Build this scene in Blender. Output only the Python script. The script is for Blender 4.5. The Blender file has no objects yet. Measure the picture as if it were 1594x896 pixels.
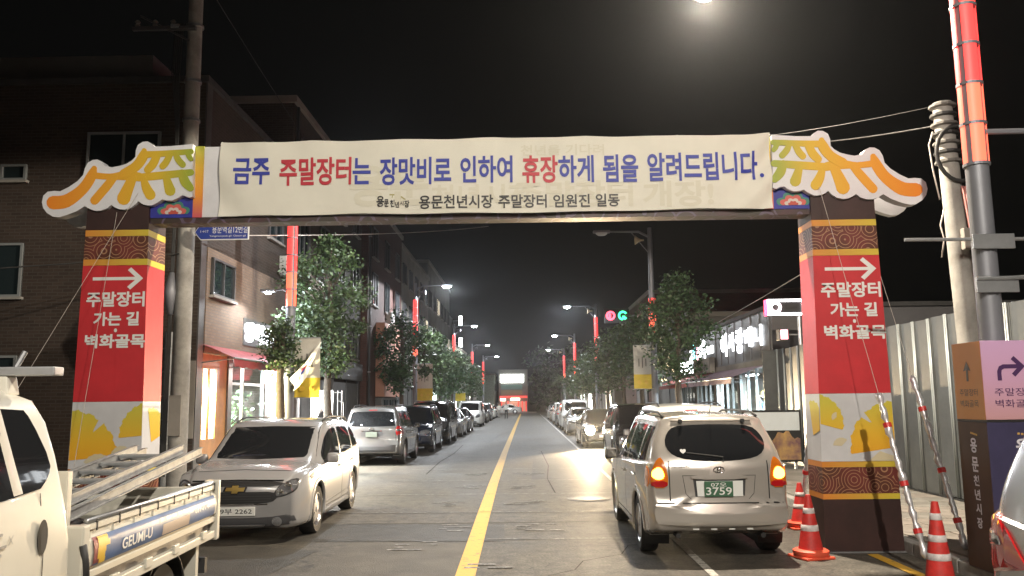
import bpy, bmesh, math, random
from mathutils import Vector, Matrix
from mathutils.bvhtree import BVHTree
R = math.radians
random.seed(7)
SC = bpy.context.scene
COL = SC.collection

# ------------------------------------------------------------------ camera, sky, exposure
CAM_H = 1.8
cam = bpy.data.objects.new('camera', bpy.data.cameras.new('camera'))
COL.objects.link(cam); SC.camera = cam
cam.data.sensor_width = 36.0
F_PX = 1300.0
cam.data.lens = F_PX / 1594 * 36.0
cam.data.clip_start = 0.05; cam.data.clip_end = 3000
CROT = Matrix.Rotation(R(0.88), 3, 'Z') @ Matrix.Rotation(R(90 + 7.75), 3, 'X') @ Matrix.Rotation(R(-0.64), 3, 'Z')
cam.matrix_world = Matrix.Translation((0, 0, CAM_H)) @ CROT.to_4x4()
world = bpy.data.worlds.new('World'); SC.world = world; world.use_nodes = True
wn = world.node_tree.nodes; wl = world.node_tree.links
bgn = wn['Background']
sky = wn.new('ShaderNodeTexSky'); sky.sky_type = 'NISHITA'; sky.sun_disc = False
sky.sun_elevation = R(-4.0); sky.sun_rotation = R(200)
wmix = wn.new('ShaderNodeMixRGB'); wmix.inputs[0].default_value = 0.75; wmix.inputs[2].default_value = (0.045, 0.045, 0.042, 1)
wl.new(sky.outputs[0], wmix.inputs[1]); wl.new(wmix.outputs[0], bgn.inputs[0])
bgn.inputs[1].default_value = 0.05
SC.view_settings.view_transform = 'Standard'; SC.view_settings.look = 'None'
SC.view_settings.gamma = 1.0; SC.view_settings.exposure = 0.2; SC.view_settings.use_curve_mapping = False
SC.cycles.use_denoising = True
SC.cycles.max_bounces = 6; SC.cycles.diffuse_bounces = 3; SC.cycles.glossy_bounces = 3
SC.cycles.transmission_bounces = 4; SC.cycles.transparent_max_bounces = 8
SC.cycles.sample_clamp_indirect = 4.0; SC.cycles.caustics_reflective = False; SC.cycles.caustics_refractive = False

def at(px, py, Y):
    """the point at depth Y on the sight line of a photograph pixel"""
    d = CROT @ Vector(((px - 797) / F_PX, (448 - py) / F_PX, -1.0))
    t = Y / d.y
    return Vector((d.x * t, Y, CAM_H + d.z * t))

def atx(px, py, X):
    d = CROT @ Vector(((px - 797) / F_PX, (448 - py) / F_PX, -1.0))
    t = X / d.x
    return Vector((X, d.y * t, CAM_H + d.z * t))

# ------------------------------------------------------------------ materials
def _nt(name):
    m = bpy.data.materials.new(name); m.use_nodes = True
    return m, m.node_tree.nodes, m.node_tree.links, m.node_tree.nodes['Principled BSDF']

def mat(name, c, rough=0.6, metal=0.0, var=0.0, scale=4.0, bump=0.0, bscale=None, coat=0.0, c2=None, spec=None, rvar=0.0, detail=5):
    m, n, l, b = _nt(name)
    b.inputs['Base Color'].default_value = (*c, 1); b.inputs['Roughness'].default_value = rough
    b.inputs['Metallic'].default_value = metal
    if coat:
        b.inputs['Coat Weight'].default_value = coat; b.inputs['Coat Roughness'].default_value = 0.06
    if spec is not None: b.inputs['Specular IOR Level'].default_value = spec
    if var or bump or c2 or rvar:
        tc = n.new('ShaderNodeTexCoord')
        nz = n.new('ShaderNodeTexNoise'); nz.inputs['Scale'].default_value = scale; nz.inputs['Detail'].default_value = detail
        nz.inputs['Roughness'].default_value = 0.65
        l.new(tc.outputs['Object'], nz.inputs['Vector'])
        if var or c2:
            r = n.new('ShaderNodeValToRGB'); r.color_ramp.elements[0].position = 0.32; r.color_ramp.elements[1].position = 0.68
            a = tuple(x * (1 - var) for x in c); d = c2 or tuple(min(1, x * (1 + var)) for x in c)
            r.color_ramp.elements[0].color = (*a, 1); r.color_ramp.elements[1].color = (*d, 1)
            l.new(nz.outputs['Fac'], r.inputs[0]); l.new(r.outputs[0], b.inputs['Base Color'])
        if rvar:
            mr = n.new('ShaderNodeMapRange'); mr.inputs[1].default_value = 0.3; mr.inputs[2].default_value = 0.7
            mr.inputs[3].default_value = rough - rvar; mr.inputs[4].default_value = rough + rvar
            l.new(nz.outputs['Fac'], mr.inputs[0]); l.new(mr.outputs[0], b.inputs['Roughness'])
        if bump:
            n2 = n.new('ShaderNodeTexNoise'); n2.inputs['Scale'].default_value = bscale or scale * 6; n2.inputs['Detail'].default_value = 4
            l.new(tc.outputs['Object'], n2.inputs['Vector'])
            bp = n.new('ShaderNodeBump'); bp.inputs['Strength'].default_value = bump; bp.inputs['Distance'].default_value = 0.02
            l.new(n2.outputs['Fac'], bp.inputs['Height']); l.new(bp.outputs[0], b.inputs['Normal'])
    return m

def emat(name, c, s):
    m, n, l, b = _nt(name)
    b.inputs['Base Color'].default_value = (*[x * 0.3 for x in c], 1)
    b.inputs['Emission Color'].default_value = (*c, 1); b.inputs['Emission Strength'].default_value = s
    return m

def glassmat(name, c=(0.012, 0.013, 0.015), rough=0.03, alpha=1.0):
    m, n, l, b = _nt(name)
    b.inputs['Base Color'].default_value = (*c, 1); b.inputs['Roughness'].default_value = rough
    b.inputs['IOR'].default_value = 1.52; b.inputs['Alpha'].default_value = alpha
    return m

def clearmat(name, tint=(0.9, 0.95, 0.95), refl=0.10):
    m = bpy.data.materials.new(name); m.use_nodes = True
    n, l = m.node_tree.nodes, m.node_tree.links; n.clear()
    o = n.new('ShaderNodeOutputMaterial'); t = n.new('ShaderNodeBsdfTransparent'); t.inputs[0].default_value = (*tint, 1)
    g = n.new('ShaderNodeBsdfGlossy'); g.inputs['Roughness'].default_value = 0.02
    x = n.new('ShaderNodeMixShader'); x.inputs[0].default_value = refl
    l.new(t.outputs[0], x.inputs[1]); l.new(g.outputs[0], x.inputs[2]); l.new(x.outputs[0], o.inputs[0])
    return m

def brickmat(name, c1, c2, mortar, bw=0.23, bh=0.075, rough=0.85):
    m, n, l, b = _nt(name)
    g = n.new('ShaderNodeNewGeometry'); s = n.new('ShaderNodeSeparateXYZ'); l.new(g.outputs['Position'], s.inputs[0])
    a = n.new('ShaderNodeMath'); l.new(s.outputs[0], a.inputs[0]); l.new(s.outputs[1], a.inputs[1])
    cb = n.new('ShaderNodeCombineXYZ'); l.new(a.outputs[0], cb.inputs[0]); l.new(s.outputs[2], cb.inputs[1])
    t = n.new('ShaderNodeTexBrick'); t.inputs['Scale'].default_value = 1.0
    t.inputs['Brick Width'].default_value = bw; t.inputs['Row Height'].default_value = bh; t.inputs['Mortar Size'].default_value = 0.008
    t.inputs['Color1'].default_value = (*c1, 1); t.inputs['Color2'].default_value = (*c2, 1); t.inputs['Mortar'].default_value = (*mortar, 1)
    l.new(cb.outputs[0], t.inputs['Vector'])
    nz = n.new('ShaderNodeTexNoise'); nz.inputs['Scale'].default_value = 0.8; nz.inputs['Detail'].default_value = 6; l.new(g.outputs['Position'], nz.inputs['Vector'])
    mr = n.new('ShaderNodeMapRange'); mr.inputs[3].default_value = 0.65; mr.inputs[4].default_value = 1.25; l.new(nz.outputs['Fac'], mr.inputs[0])
    mx = n.new('ShaderNodeMixRGB'); mx.blend_type = 'MULTIPLY'; mx.inputs[0].default_value = 1
    l.new(t.outputs['Color'], mx.inputs[1]); l.new(mr.outputs[0], mx.inputs[2]); l.new(mx.outputs[0], b.inputs['Base Color'])
    b.inputs['Roughness'].default_value = rough
    bp = n.new('ShaderNodeBump'); bp.inputs['Strength'].default_value = 0.5; bp.inputs['Distance'].default_value = 0.008; bp.invert = True
    l.new(t.outputs['Fac'], bp.inputs['Height']); l.new(bp.outputs[0], b.inputs['Normal'])
    return m

def rampx(name, stops, x0, x1, axis=0, rough=0.45, var=0.06):
    """print that runs through several inks along one axis of its object"""
    m, n, l, b = _nt(name)
    tc = n.new('ShaderNodeTexCoord'); s = n.new('ShaderNodeSeparateXYZ'); l.new(tc.outputs['Object'], s.inputs[0])
    mr = n.new('ShaderNodeMapRange'); mr.inputs[1].default_value = x0; mr.inputs[2].default_value = x1
    l.new(s.outputs[axis], mr.inputs[0])
    r = n.new('ShaderNodeValToRGB'); e = r.color_ramp.elements
    while len(e) < len(stops): e.new(0.5)
    for k, (p, c) in enumerate(stops): e[k].position = p; e[k].color = (*c, 1)
    l.new(mr.outputs[0], r.inputs[0]); l.new(r.outputs[0], b.inputs['Base Color']); b.inputs['Roughness'].default_value = rough
    return m

def wavemat(name, base, line, scale=5.0, freq=38.0):
    """printed wave pattern: rings round scattered centres"""
    m, n, l, b = _nt(name)
    tc = n.new('ShaderNodeTexCoord'); mp = n.new('ShaderNodeMapping'); mp.inputs['Scale'].default_value = (1, 0.6, 1)
    l.new(tc.outputs['Object'], mp.inputs[0])
    v = n.new('ShaderNodeTexVoronoi'); v.inputs['Scale'].default_value = scale; v.inputs['Randomness'].default_value = 0.8
    l.new(mp.outputs[0], v.inputs['Vector'])
    sn = n.new('ShaderNodeMath'); sn.operation = 'MULTIPLY'; sn.inputs[1].default_value = freq; l.new(v.outputs['Distance'], sn.inputs[0])
    s2 = n.new('ShaderNodeMath'); s2.operation = 'SINE'; l.new(sn.outputs[0], s2.inputs[0])
    g = n.new('ShaderNodeMath'); g.operation = 'GREATER_THAN'; g.inputs[1].default_value = 0.8; l.new(s2.outputs[0], g.inputs[0])
    nz = n.new('ShaderNodeTexNoise'); nz.inputs['Scale'].default_value = 3; l.new(tc.outputs['Object'], nz.inputs[0])
    r = n.new('ShaderNodeValToRGB'); r.color_ramp.elements[0].position = .4; r.color_ramp.elements[1].position = .6
    r.color_ramp.elements[0].color = (*base, 1); r.color_ramp.elements[1].color = (base[0] * .55, base[1] * .9, base[2] * .5, 1)
    l.new(nz.outputs['Fac'], r.inputs[0])
    mx = n.new('ShaderNodeMixRGB'); l.new(g.outputs[0], mx.inputs[0]); l.new(r.outputs[0], mx.inputs[1]); mx.inputs[2].default_value = (*line, 1)
    l.new(mx.outputs[0], b.inputs['Base Color']); b.inputs['Roughness'].default_value = 0.5
    return m

# ------------------------------------------------------------------ mesh building
class MB:
    def __init__(s): s.v = []; s.f = []
    def add(s, vs, fs):
        o = len(s.v); s.v += [tuple(p) for p in vs]; s.f += [tuple(i + o for i in f) for f in fs]; return s
    def box(s, c, d, rz=0, rot=None):
        hx, hy, hz = d[0] / 2, d[1] / 2, d[2] / 2
        P = [Vector((x, y, z)) for x in (-hx, hx) for y in (-hy, hy) for z in (-hz, hz)]
        M = rot or Matrix.Rotation(rz, 3, 'Z')
        return s.add([M @ p + Vector(c) for p in P], [(0, 1, 3, 2), (4, 6, 7, 5), (0, 4, 5, 1), (2, 3, 7, 6), (0, 2, 6, 4), (1, 5, 7, 3)])
    def bx(s, x0, x1, y0, y1, z0, z1):
        return s.box(((x0 + x1) / 2, (y0 + y1) / 2, (z0 + z1) / 2), (abs(x1 - x0), abs(y1 - y0), abs(z1 - z0)))
    def tube(s, pts, r, n=10, cap=True):
        pts = [Vector(p) for p in pts]; k = len(pts)
        rs = r if isinstance(r, (list, tuple)) else [r] * k
        vs = []; fs = []
        prev = None
        for i, p in enumerate(pts):
            t = (pts[min(i + 1, k - 1)] - pts[max(i - 1, 0)]).normalized()
            if prev is None:
                a = Vector((0, 0, 1)) if abs(t.z) < 0.9 else Vector((1, 0, 0)); u = t.cross(a).normalized()
            else:
                u = (prev - t * prev.dot(t)).normalized()
            prev = u; w = t.cross(u)
            for j in range(n):
                an = 2 * math.pi * j / n; vs.append(p + (u * math.cos(an) + w * math.sin(an)) * rs[i])
        for i in range(k - 1):
            for j in range(n): fs.append((i * n + j, i * n + (j + 1) % n, (i + 1) * n + (j + 1) % n, (i + 1) * n + j))
        if cap: fs += [tuple(range(n))[::-1], tuple((k - 1) * n + j for j in range(n))]
        return s.add(vs, fs)
    def lathe(s, prof, n=24, axis='Z', c=(0, 0, 0), cap=True):
        vs = []; fs = []
        for r, h in prof:
            for j in range(n):
                a = 2 * math.pi * j / n; x, y = r * math.cos(a), r * math.sin(a)
                p = (x, y, h) if axis == 'Z' else ((x, h, y) if axis == 'Y' else (h, x, y))
                vs.append((p[0] + c[0], p[1] + c[1], p[2] + c[2]))
        k = len(prof)
        for i in range(k - 1):
            for j in range(n): fs.append((i * n + j, i * n + (j + 1) % n, (i + 1) * n + (j + 1) % n, (i + 1) * n + j))
        if cap: fs += [tuple(range(n))[::-1], tuple((k - 1) * n + j for j in range(n))]
        return s.add(vs, fs)
    def prism(s, poly, fn, d0, d1):
        """polygon (2-D) swept between depths; fn(a, b, d) -> point"""
        n = len(poly)
        vs = [fn(a, b, d0) for a, b in poly] + [fn(a, b, d1) for a, b in poly]
        fs = [tuple(range(n)), tuple(range(2 * n - 1, n - 1, -1))] + [(i, (i + 1) % n, n + (i + 1) % n, n + i) for i in range(n)]
        return s.add(vs, fs)
    def frustum(s, z0, z1, w0, d0, w1, d1, cx=0, cy=0):
        vs = [(cx + sx * w / 2, cy + sy * d / 2, z) for z, w, d in ((z0, w0, d0), (z1, w1, d1)) for sx, sy in ((-1, -1), (1, -1), (1, 1), (-1, 1))]
        return s.add(vs, [(3, 2, 1, 0), (4, 5, 6, 7), (0, 1, 5, 4), (1, 2, 6, 5), (2, 3, 7, 6), (3, 0, 4, 7)])
    def build(s, name, m, parent=None, smooth=False, bevel=0.0, recalc=True, seg=2):
        me = bpy.data.meshes.new(name); me.from_pydata(s.v, [], s.f)
        if recalc or bevel:
            b = bmesh.new(); b.from_mesh(me)
            if recalc: bmesh.ops.recalc_face_normals(b, faces=b.faces)
            if bevel:
                es = [e for e in b.edges if len(e.link_faces) == 2 and e.calc_face_angle(0) > 0.6]
                bmesh.ops.bevel(b, geom=es, offset=bevel, segments=seg, affect='EDGES', profile=0.6, clamp_overlap=True)
            b.to_mesh(me); b.free()
        return mkobj(name, me, m, parent, smooth)

def mkobj(name, me, m, parent=None, smooth=False):
    if m is not None: me.materials.append(m)
    if smooth:
        me.shade_smooth()
        if smooth is not True:
            me.set_sharp_from_angle(angle=smooth)
    o = bpy.data.objects.new(name, me); COL.objects.link(o)
    if parent is not None: o.parent = parent
    return o

def tag(o, label=None, cat=None, group=None, kind=None):
    if label: o['label'] = label
    if cat: o['category'] = cat
    if group: o['group'] = group
    if kind: o['kind'] = kind
    return o

def thing(name, label, cat, loc=(0, 0, 0), rz=0, group=None):
    o = bpy.data.objects.new(name, None); COL.objects.link(o); o.empty_display_size = 0.2
    o.location = loc; o.rotation_euler = (0, 0, rz)
    return tag(o, label, cat, group)

def dup(root, loc=None, rz=None, label=None, group=None, swap=None):
    """a copy of a thing with its parts and sub-parts; swap = {old material: new material}"""
    def cp(o, par):
        c = o.copy(); COL.objects.link(c); c.parent = par
        if swap and c.type == 'MESH':
            for k in range(len(c.material_slots)):
                mm = o.material_slots[k].material
                if mm in swap:
                    c.material_slots[k].link = 'OBJECT'; c.material_slots[k].material = swap[mm]
        for ch in list(o.children): cp(ch, c)
        return c
    r = cp(root, None)
    if loc is not None: r.location = loc
    if rz is not None: r.rotation_euler = (0, 0, rz)
    if label: r['label'] = label
    if group: r['group'] = group
    return r

_tc = {}
def textmesh(body, bold):
    k = (body, bold)
    if k not in _tc:
        cu = bpy.data.curves.new('lettering', 'FONT'); cu.body = body; cu.offset = bold; cu.resolution_u = 3
        cu.align_x = 'CENTER'
        o = bpy.data.objects.new('lettering', cu)
        me = bpy.data.meshes.new_from_object(o)
        vs = [(v.co.x, v.co.y) for v in me.vertices]; fs = [tuple(p.vertices) for p in me.polygons]
        bpy.data.objects.remove(o); bpy.data.curves.remove(cu); bpy.data.meshes.remove(me)
        xs = [v[0] for v in vs]; ys = [v[1] for v in vs]
        x0, x1, y0, y1 = min(xs), max(xs), min(ys), max(ys)
        _tc[k] = ([((x - x0) / (x1 - x0) - .5, (y - y0) / (y1 - y0) - .5) for x, y in vs], fs, (x1 - x0) / (y1 - y0))
    return _tc[k]

def text(body, m, parent, c, right, up, w, h, bold=0.0, fn=None, name='lettering', depth=0.0, fat=0.0):
    """flat lettering fitted to a w x h box centred on c"""
    vs, fs, ar = textmesh(body, bold)
    if h is None: h = w / ar
    if w is None: w = h * ar
    c, right, up = Vector(c), Vector(right), Vector(up); nrm = right.cross(up)
    if fn:                                     # fine enough to follow a bulging or creased surface
        bm = bmesh.new(); bv = [bm.verts.new((a * w, b * h, 0)) for a, b in vs]
        for f in fs:
            try: bm.faces.new([bv[i] for i in f])
            except ValueError: pass
        for _ in range(5):
            bmesh.ops.triangulate(bm, faces=bm.faces)
            le = [e for e in bm.edges if e.calc_length() > .06]
            if not le: break
            bmesh.ops.subdivide_edges(bm, edges=le, cuts=1)
        bm.verts.index_update(); vs = [(v.co.x / w, v.co.y / h) for v in bm.verts]; fs = [tuple(v.index for v in f.verts) for f in bm.faces]; bm.free()
    P = [(fn(a * w, b * h) if fn else c + right * (a * w) + up * (b * h)) for a, b in vs]
    mb = MB()
    if depth:
        n = len(P); Q = [p + nrm * depth for p in P]
        cnt = {}
        for f in fs:
            for i in range(len(f)):
                e = (f[i], f[(i + 1) % len(f)]); cnt[e] = 1
        side = [(a, b, b + n, a + n) for (a, b) in cnt if (b, a) not in cnt]
        mb.add(P + Q, [tuple(i + n for i in f) for f in fs] + side)
        return mb.build(name, m, parent)
    mb.add(P, fs)
    if fat:                                     # heavier strokes: shifted copies, each a hair deeper
        for k, (dx, dz) in enumerate(((1, 0), (-1, 0), (0, 1), (0, -1), (.7, .7), (-.7, .7), (.7, -.7), (-.7, -.7))):
            mb.add([p + right * (dx * fat) + up * (dz * fat) - nrm * (.0003 * (k + 1)) for p in P], fs)
    return mb.build(name, m, parent, recalc=False)

def lamp(parent, kind, loc, power, color, radius=0.05, direction=None, size=None, blend=0.4, sy=None):
    d = bpy.data.lights.new('lamp_light', kind); d.energy = power; d.color = color
    if kind == 'AREA':
        d.shape = 'RECTANGLE'; d.size = radius; d.size_y = sy or radius
    else: d.shadow_soft_size = radius
    if kind == 'SPOT': d.spot_size = size or R(150); d.spot_blend = blend
    o = bpy.data.objects.new('lamp_light', d); COL.objects.link(o); o.parent = parent; o.location = loc
    if direction is not None: o.rotation_euler = Vector(direction).to_track_quat('-Z', 'Y').to_euler()
    return o

def arc(cx, cy, r, a0, a1, n): return [(cx + r * math.cos(R(a0 + (a1 - a0) * k / n)), cy + r * math.sin(R(a0 + (a1 - a0) * k / n))) for k in range(n + 1)]

def chaikin(p, it=2):
    for _ in range(it):
        q = []
        for i in range(len(p)):
            a, b = p[i], p[(i + 1) % len(p)]
            q += [(a[0] * .75 + b[0] * .25, a[1] * .75 + b[1] * .25), (a[0] * .25 + b[0] * .75, a[1] * .25 + b[1] * .75)]
        p = q
    return p

def ip(tab, x):
    """smooth interpolation in a table of (x, value)"""
    if x <= tab[0][0]: return tab[0][1]
    if x >= tab[-1][0]: return tab[-1][1]
    for i in range(len(tab) - 1):
        if tab[i][0] <= x <= tab[i + 1][0]:
            x0, y0 = tab[i]; x1, y1 = tab[i + 1]; h = x1 - x0; t = (x - x0) / h
            def sl(j):
                if j <= 0 or j >= len(tab) - 1: return None
                a = (tab[j][1] - tab[j - 1][1]) / (tab[j][0] - tab[j - 1][0]); b = (tab[j + 1][1] - tab[j][1]) / (tab[j + 1][0] - tab[j][0])
                return 0.0 if a * b <= 0 else 2 * a * b / (a + b)
            d = (y1 - y0) / h; m0 = sl(i); m1 = sl(i + 1); m0 = d if m0 is None else m0; m1 = d if m1 is None else m1
            return (2 * t**3 - 3 * t**2 + 1) * y0 + (t**3 - 2 * t**2 + t) * h * m0 + (-2 * t**3 + 3 * t**2) * y1 + (t**3 - t**2) * h * m1

M = {}
M['asphalt'] = None
M['steel'] = mat('galvanised_steel', (0.42, 0.43, 0.45), 0.42, 0.85, var=.15, scale=3)
M['pole'] = mat('grey_painted_steel', (0.19, 0.195, 0.22), 0.5, 0.3, var=.1, scale=2)
M['black'] = mat('black_plastic', (0.012, 0.012, 0.013), 0.55)
M['rubber'] = mat('tyre_rubber', (0.016, 0.016, 0.016), 0.8, var=.2, scale=20)
M['white'] = mat('white_print', (0.78, 0.78, 0.76), 0.5)
M['chrome'] = mat('chrome', (0.75, 0.75, 0.76), 0.12, 1.0)
M['tint'] = glassmat('tinted_glass')
M['darkglass'] = glassmat('dark_window_glass', (0.02, 0.03, 0.034), 0.05)
M['concrete'] = mat('weathered_concrete', (0.3, 0.29, 0.27), 0.85, var=.25, scale=3, bump=.25)
M['clear'] = clearmat('shop_glass')
M['plate_white'] = mat('plate_white', (0.75, 0.76, 0.74), 0.4)
M['plate_green'] = mat('plate_green', (0.045, 0.13, 0.07), 0.45)
M['ink'] = mat('black_ink', (0.02, 0.018, 0.02), 0.5)
M['wire'] = mat('cable_sheath', (0.02, 0.02, 0.02), 0.6)
# ------------------------------------------------------------------ ground and road
def asphalt():
    m, n, l, b = _nt('worn_asphalt')
    g = n.new('ShaderNodeNewGeometry')
    n1 = n.new('ShaderNodeTexNoise'); n1.inputs['Scale'].default_value = 0.55; n1.inputs['Detail'].default_value = 8; n1.inputs['Roughness'].default_value = .7
    mp = n.new('ShaderNodeMapping'); mp.inputs['Scale'].default_value = (1, .35, 1); l.new(g.outputs['Position'], mp.inputs[0]); l.new(mp.outputs[0], n1.inputs[0])
    n2 = n.new('ShaderNodeTexNoise'); n2.inputs['Scale'].default_value = 34; n2.inputs['Detail'].default_value = 3; l.new(g.outputs['Position'], n2.inputs[0])
    r = n.new('ShaderNodeValToRGB'); r.color_ramp.elements[0].position = .3; r.color_ramp.elements[1].position = .72
    r.color_ramp.elements[0].color = (.034, .031, .026, 1); r.color_ramp.elements[1].color = (.112, .101, .084, 1)
    l.new(n1.outputs['Fac'], r.inputs[0])
    mr = n.new('ShaderNodeMapRange'); mr.inputs[1].default_value = .3; mr.inputs[2].default_value = .7; mr.inputs[3].default_value = .55; mr.inputs[4].default_value = 1.45
    l.new(n2.outputs['Fac'], mr.inputs[0])
    mx = n.new('ShaderNodeMixRGB'); mx.blend_type = 'MULTIPLY'; mx.inputs[0].default_value = 1; l.new(r.outputs[0], mx.inputs[1]); l.new(mr.outputs[0], mx.inputs[2])
    # cracks
    v = n.new('ShaderNodeTexVoronoi'); v.feature = 'DISTANCE_TO_EDGE'; v.inputs['Scale'].default_value = .33
    nw = n.new('ShaderNodeTexNoise'); nw.inputs['Scale'].default_value = 1.4; nw.inputs['Detail'].default_value = 6; l.new(g.outputs['Position'], nw.inputs[0])
    va = n.new('ShaderNodeVectorMath'); va.operation = 'MULTIPLY_ADD'; va.inputs[1].default_value = (1.3, 1.3, 0); l.new(nw.outputs['Color'], va.inputs[0]); l.new(g.outputs['Position'], va.inputs[2])
    l.new(va.outputs[0], v.inputs[0])
    lt = n.new('ShaderNodeMath'); lt.operation = 'LESS_THAN'; lt.inputs[1].default_value = .0035; l.new(v.outputs['Distance'], lt.inputs[0])
    cm = n.new('ShaderNodeMath'); cm.operation = 'MULTIPLY'; cm.inputs[1].default_value = .55; l.new(lt.outputs[0], cm.inputs[0])
    m2 = n.new('ShaderNodeMixRGB'); l.new(cm.outputs[0], m2.inputs[0]); l.new(mx.outputs[0], m2.inputs[1]); m2.inputs[2].default_value = (.02, .019, .018, 1)
    n5 = n.new('ShaderNodeTexNoise'); n5.inputs['Scale'].default_value = 5.5; n5.inputs['Detail'].default_value = 5; n5.inputs['Roughness'].default_value = .7; l.new(g.outputs['Position'], n5.inputs[0])
    m5 = n.new('ShaderNodeMapRange'); m5.inputs[1].default_value = .3; m5.inputs[2].default_value = .7; m5.inputs[3].default_value = .5; m5.inputs[4].default_value = 1.55; l.new(n5.outputs['Fac'], m5.inputs[0])
    m6 = n.new('ShaderNodeMixRGB'); m6.blend_type = 'MULTIPLY'; m6.inputs[0].default_value = 1; l.new(m2.outputs[0], m6.inputs[1]); l.new(m5.outputs[0], m6.inputs[2])
    l.new(m6.outputs[0], b.inputs['Base Color'])
    rr = n.new('ShaderNodeMapRange'); rr.inputs[1].default_value = .3; rr.inputs[2].default_value = .7; rr.inputs[3].default_value = .56; rr.inputs[4].default_value = .8; l.new(n1.outputs['Fac'], rr.inputs[0])
    l.new(rr.outputs[0], b.inputs['Roughness'])
    bp = n.new('ShaderNodeBump'); bp.inputs['Strength'].default_value = .55; bp.inputs['Distance'].default_value = .01; l.new(n2.outputs['Fac'], bp.inputs['Height']); l.new(bp.outputs[0], b.inputs['Normal'])
    return m
M['asphalt'] = asphalt()
M['ground'] = mat('rough_ground', (.06, .055, .05), .9, var=.3, scale=.8, bump=.3)
M['patch_dark'] = mat('asphalt_and_shadow_dark', (.042, .039, .034), .62, var=.3, scale=2.5, bump=.5, bscale=55)  # serves asphalt repairs and the painted beam shadow
M['patch_light'] = mat('asphalt_patch_pale', (.085, .078, .067), .7, var=.25, scale=2.0, bump=.5, bscale=55)
M['paving'] = mat('sidewalk_paving', (.2, .19, .17), .85, var=.28, scale=1.6, bump=.25, bscale=30)
M['kerb'] = mat('kerb_granite', (.3, .29, .275), .8, var=.25, scale=6, bump=.2)

def paint(name, c, wear, rough=.6):
    m, n, l, b = _nt(name)
    g = n.new('ShaderNodeNewGeometry'); nz = n.new('ShaderNodeTexNoise'); nz.inputs['Scale'].default_value = 9; nz.inputs['Detail'].default_value = 9; nz.inputs['Roughness'].default_value = .8
    l.new(g.outputs['Position'], nz.inputs[0])
    r = n.new('ShaderNodeValToRGB'); r.color_ramp.elements[0].position = wear; r.color_ramp.elements[1].position = wear + .1
    r.color_ramp.elements[0].color = (.075, .07, .062, 1); r.color_ramp.elements[1].color = (*c, 1)
    l.new(nz.outputs['Fac'], r.inputs[0]); l.new(r.outputs[0], b.inputs['Base Color']); b.inputs['Roughness'].default_value = rough
    return m
M['paint_yellow'] = paint('road_paint_yellow', (.58, .34, .035), .35)
M['paint_white'] = paint('road_paint_white', (.42, .41, .38), .4)
M['paint_faded'] = paint('road_paint_faded', (.3, .29, .27), .48)

KL, KR, YEND = -5.05, 4.42, 128.0
def sheet(name, x0, x1, y0, y1, z, m, kind='structure', parent=None, nx=1, ny=1):
    mb = MB()
    for i in range(nx):
        for j in range(ny):
            a, b_ = x0 + (x1 - x0) * i / nx, x0 + (x1 - x0) * (i + 1) / nx; c, d = y0 + (y1 - y0) * j / ny, y0 + (y1 - y0) * (j + 1) / ny
            mb.add([(a, c, z), (b_, c, z), (b_, d, z), (a, d, z)], [(0, 1, 2, 3)])
    o = mb.build(name, m, parent, recalc=False)
    if kind and parent is None: tag(o, kind=kind)
    return o
sheet('ground', -900, 900, -500, 1600, -0.012, M['ground'])
road = sheet('road', KL, KR, -40, YEND + 9, 0.0, M['asphalt'])
side_street = sheet('side_street', -45, KL, 5.0, 16.6, 0.0, M['asphalt'])
cross_street = sheet('cross_street', -70, 70, YEND - 2, YEND + 9, 0.002, M['asphalt'])
# repairs in the asphalt and one painted beam shadow: sheets of another mix laid 4 mm proud
def rpatch(name, pts, m, z=.004):
    o = MB().add([(x, y, z) for x, y in pts], [tuple(range(len(pts)))]).build(name, m, road, recalc=False); return o
rpatch('repair_and_shadow_patch', [(-3.3, 11.3), (-.3, 11.2), (-.35, 12.7), (-3.4, 12.9)], M['patch_dark'])  # dark band painted in place of the arch beam's cast shadow
rpatch('repair_and_shadow_patch', [(-4.9, 7.2), (-2.9, 8.0), (-2.6, 10.6), (-3.5, 11.0), (-4.9, 10.9)], M['patch_dark'], .0045)
rpatch('repair_and_shadow_patch', [(-2.4, 8.6), (-.6, 8.7), (-.65, 11.1), (-2.3, 11.2)], M['patch_light'], .0038)
rpatch('repair_and_shadow_patch', [(-2.2, 22), (-.75, 21.6), (-.8, 34), (-1.9, 35)], M['patch_light'])
rpatch('repair_and_shadow_patch', [(-3.4, 38), (-1.6, 38), (-1.4, 47), (-3.2, 47)], M['patch_dark'])
rpatch('repair_and_shadow_patch', [(0.1, 19.8), (1.8, 19.8), (1.8, 27), (0.2, 27)], M['patch_dark'])
rpatch('repair_and_shadow_patch', [(-2.8, 50), (-.9, 50), (-.9, 64), (-2.7, 64)], M['patch_light'])
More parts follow.
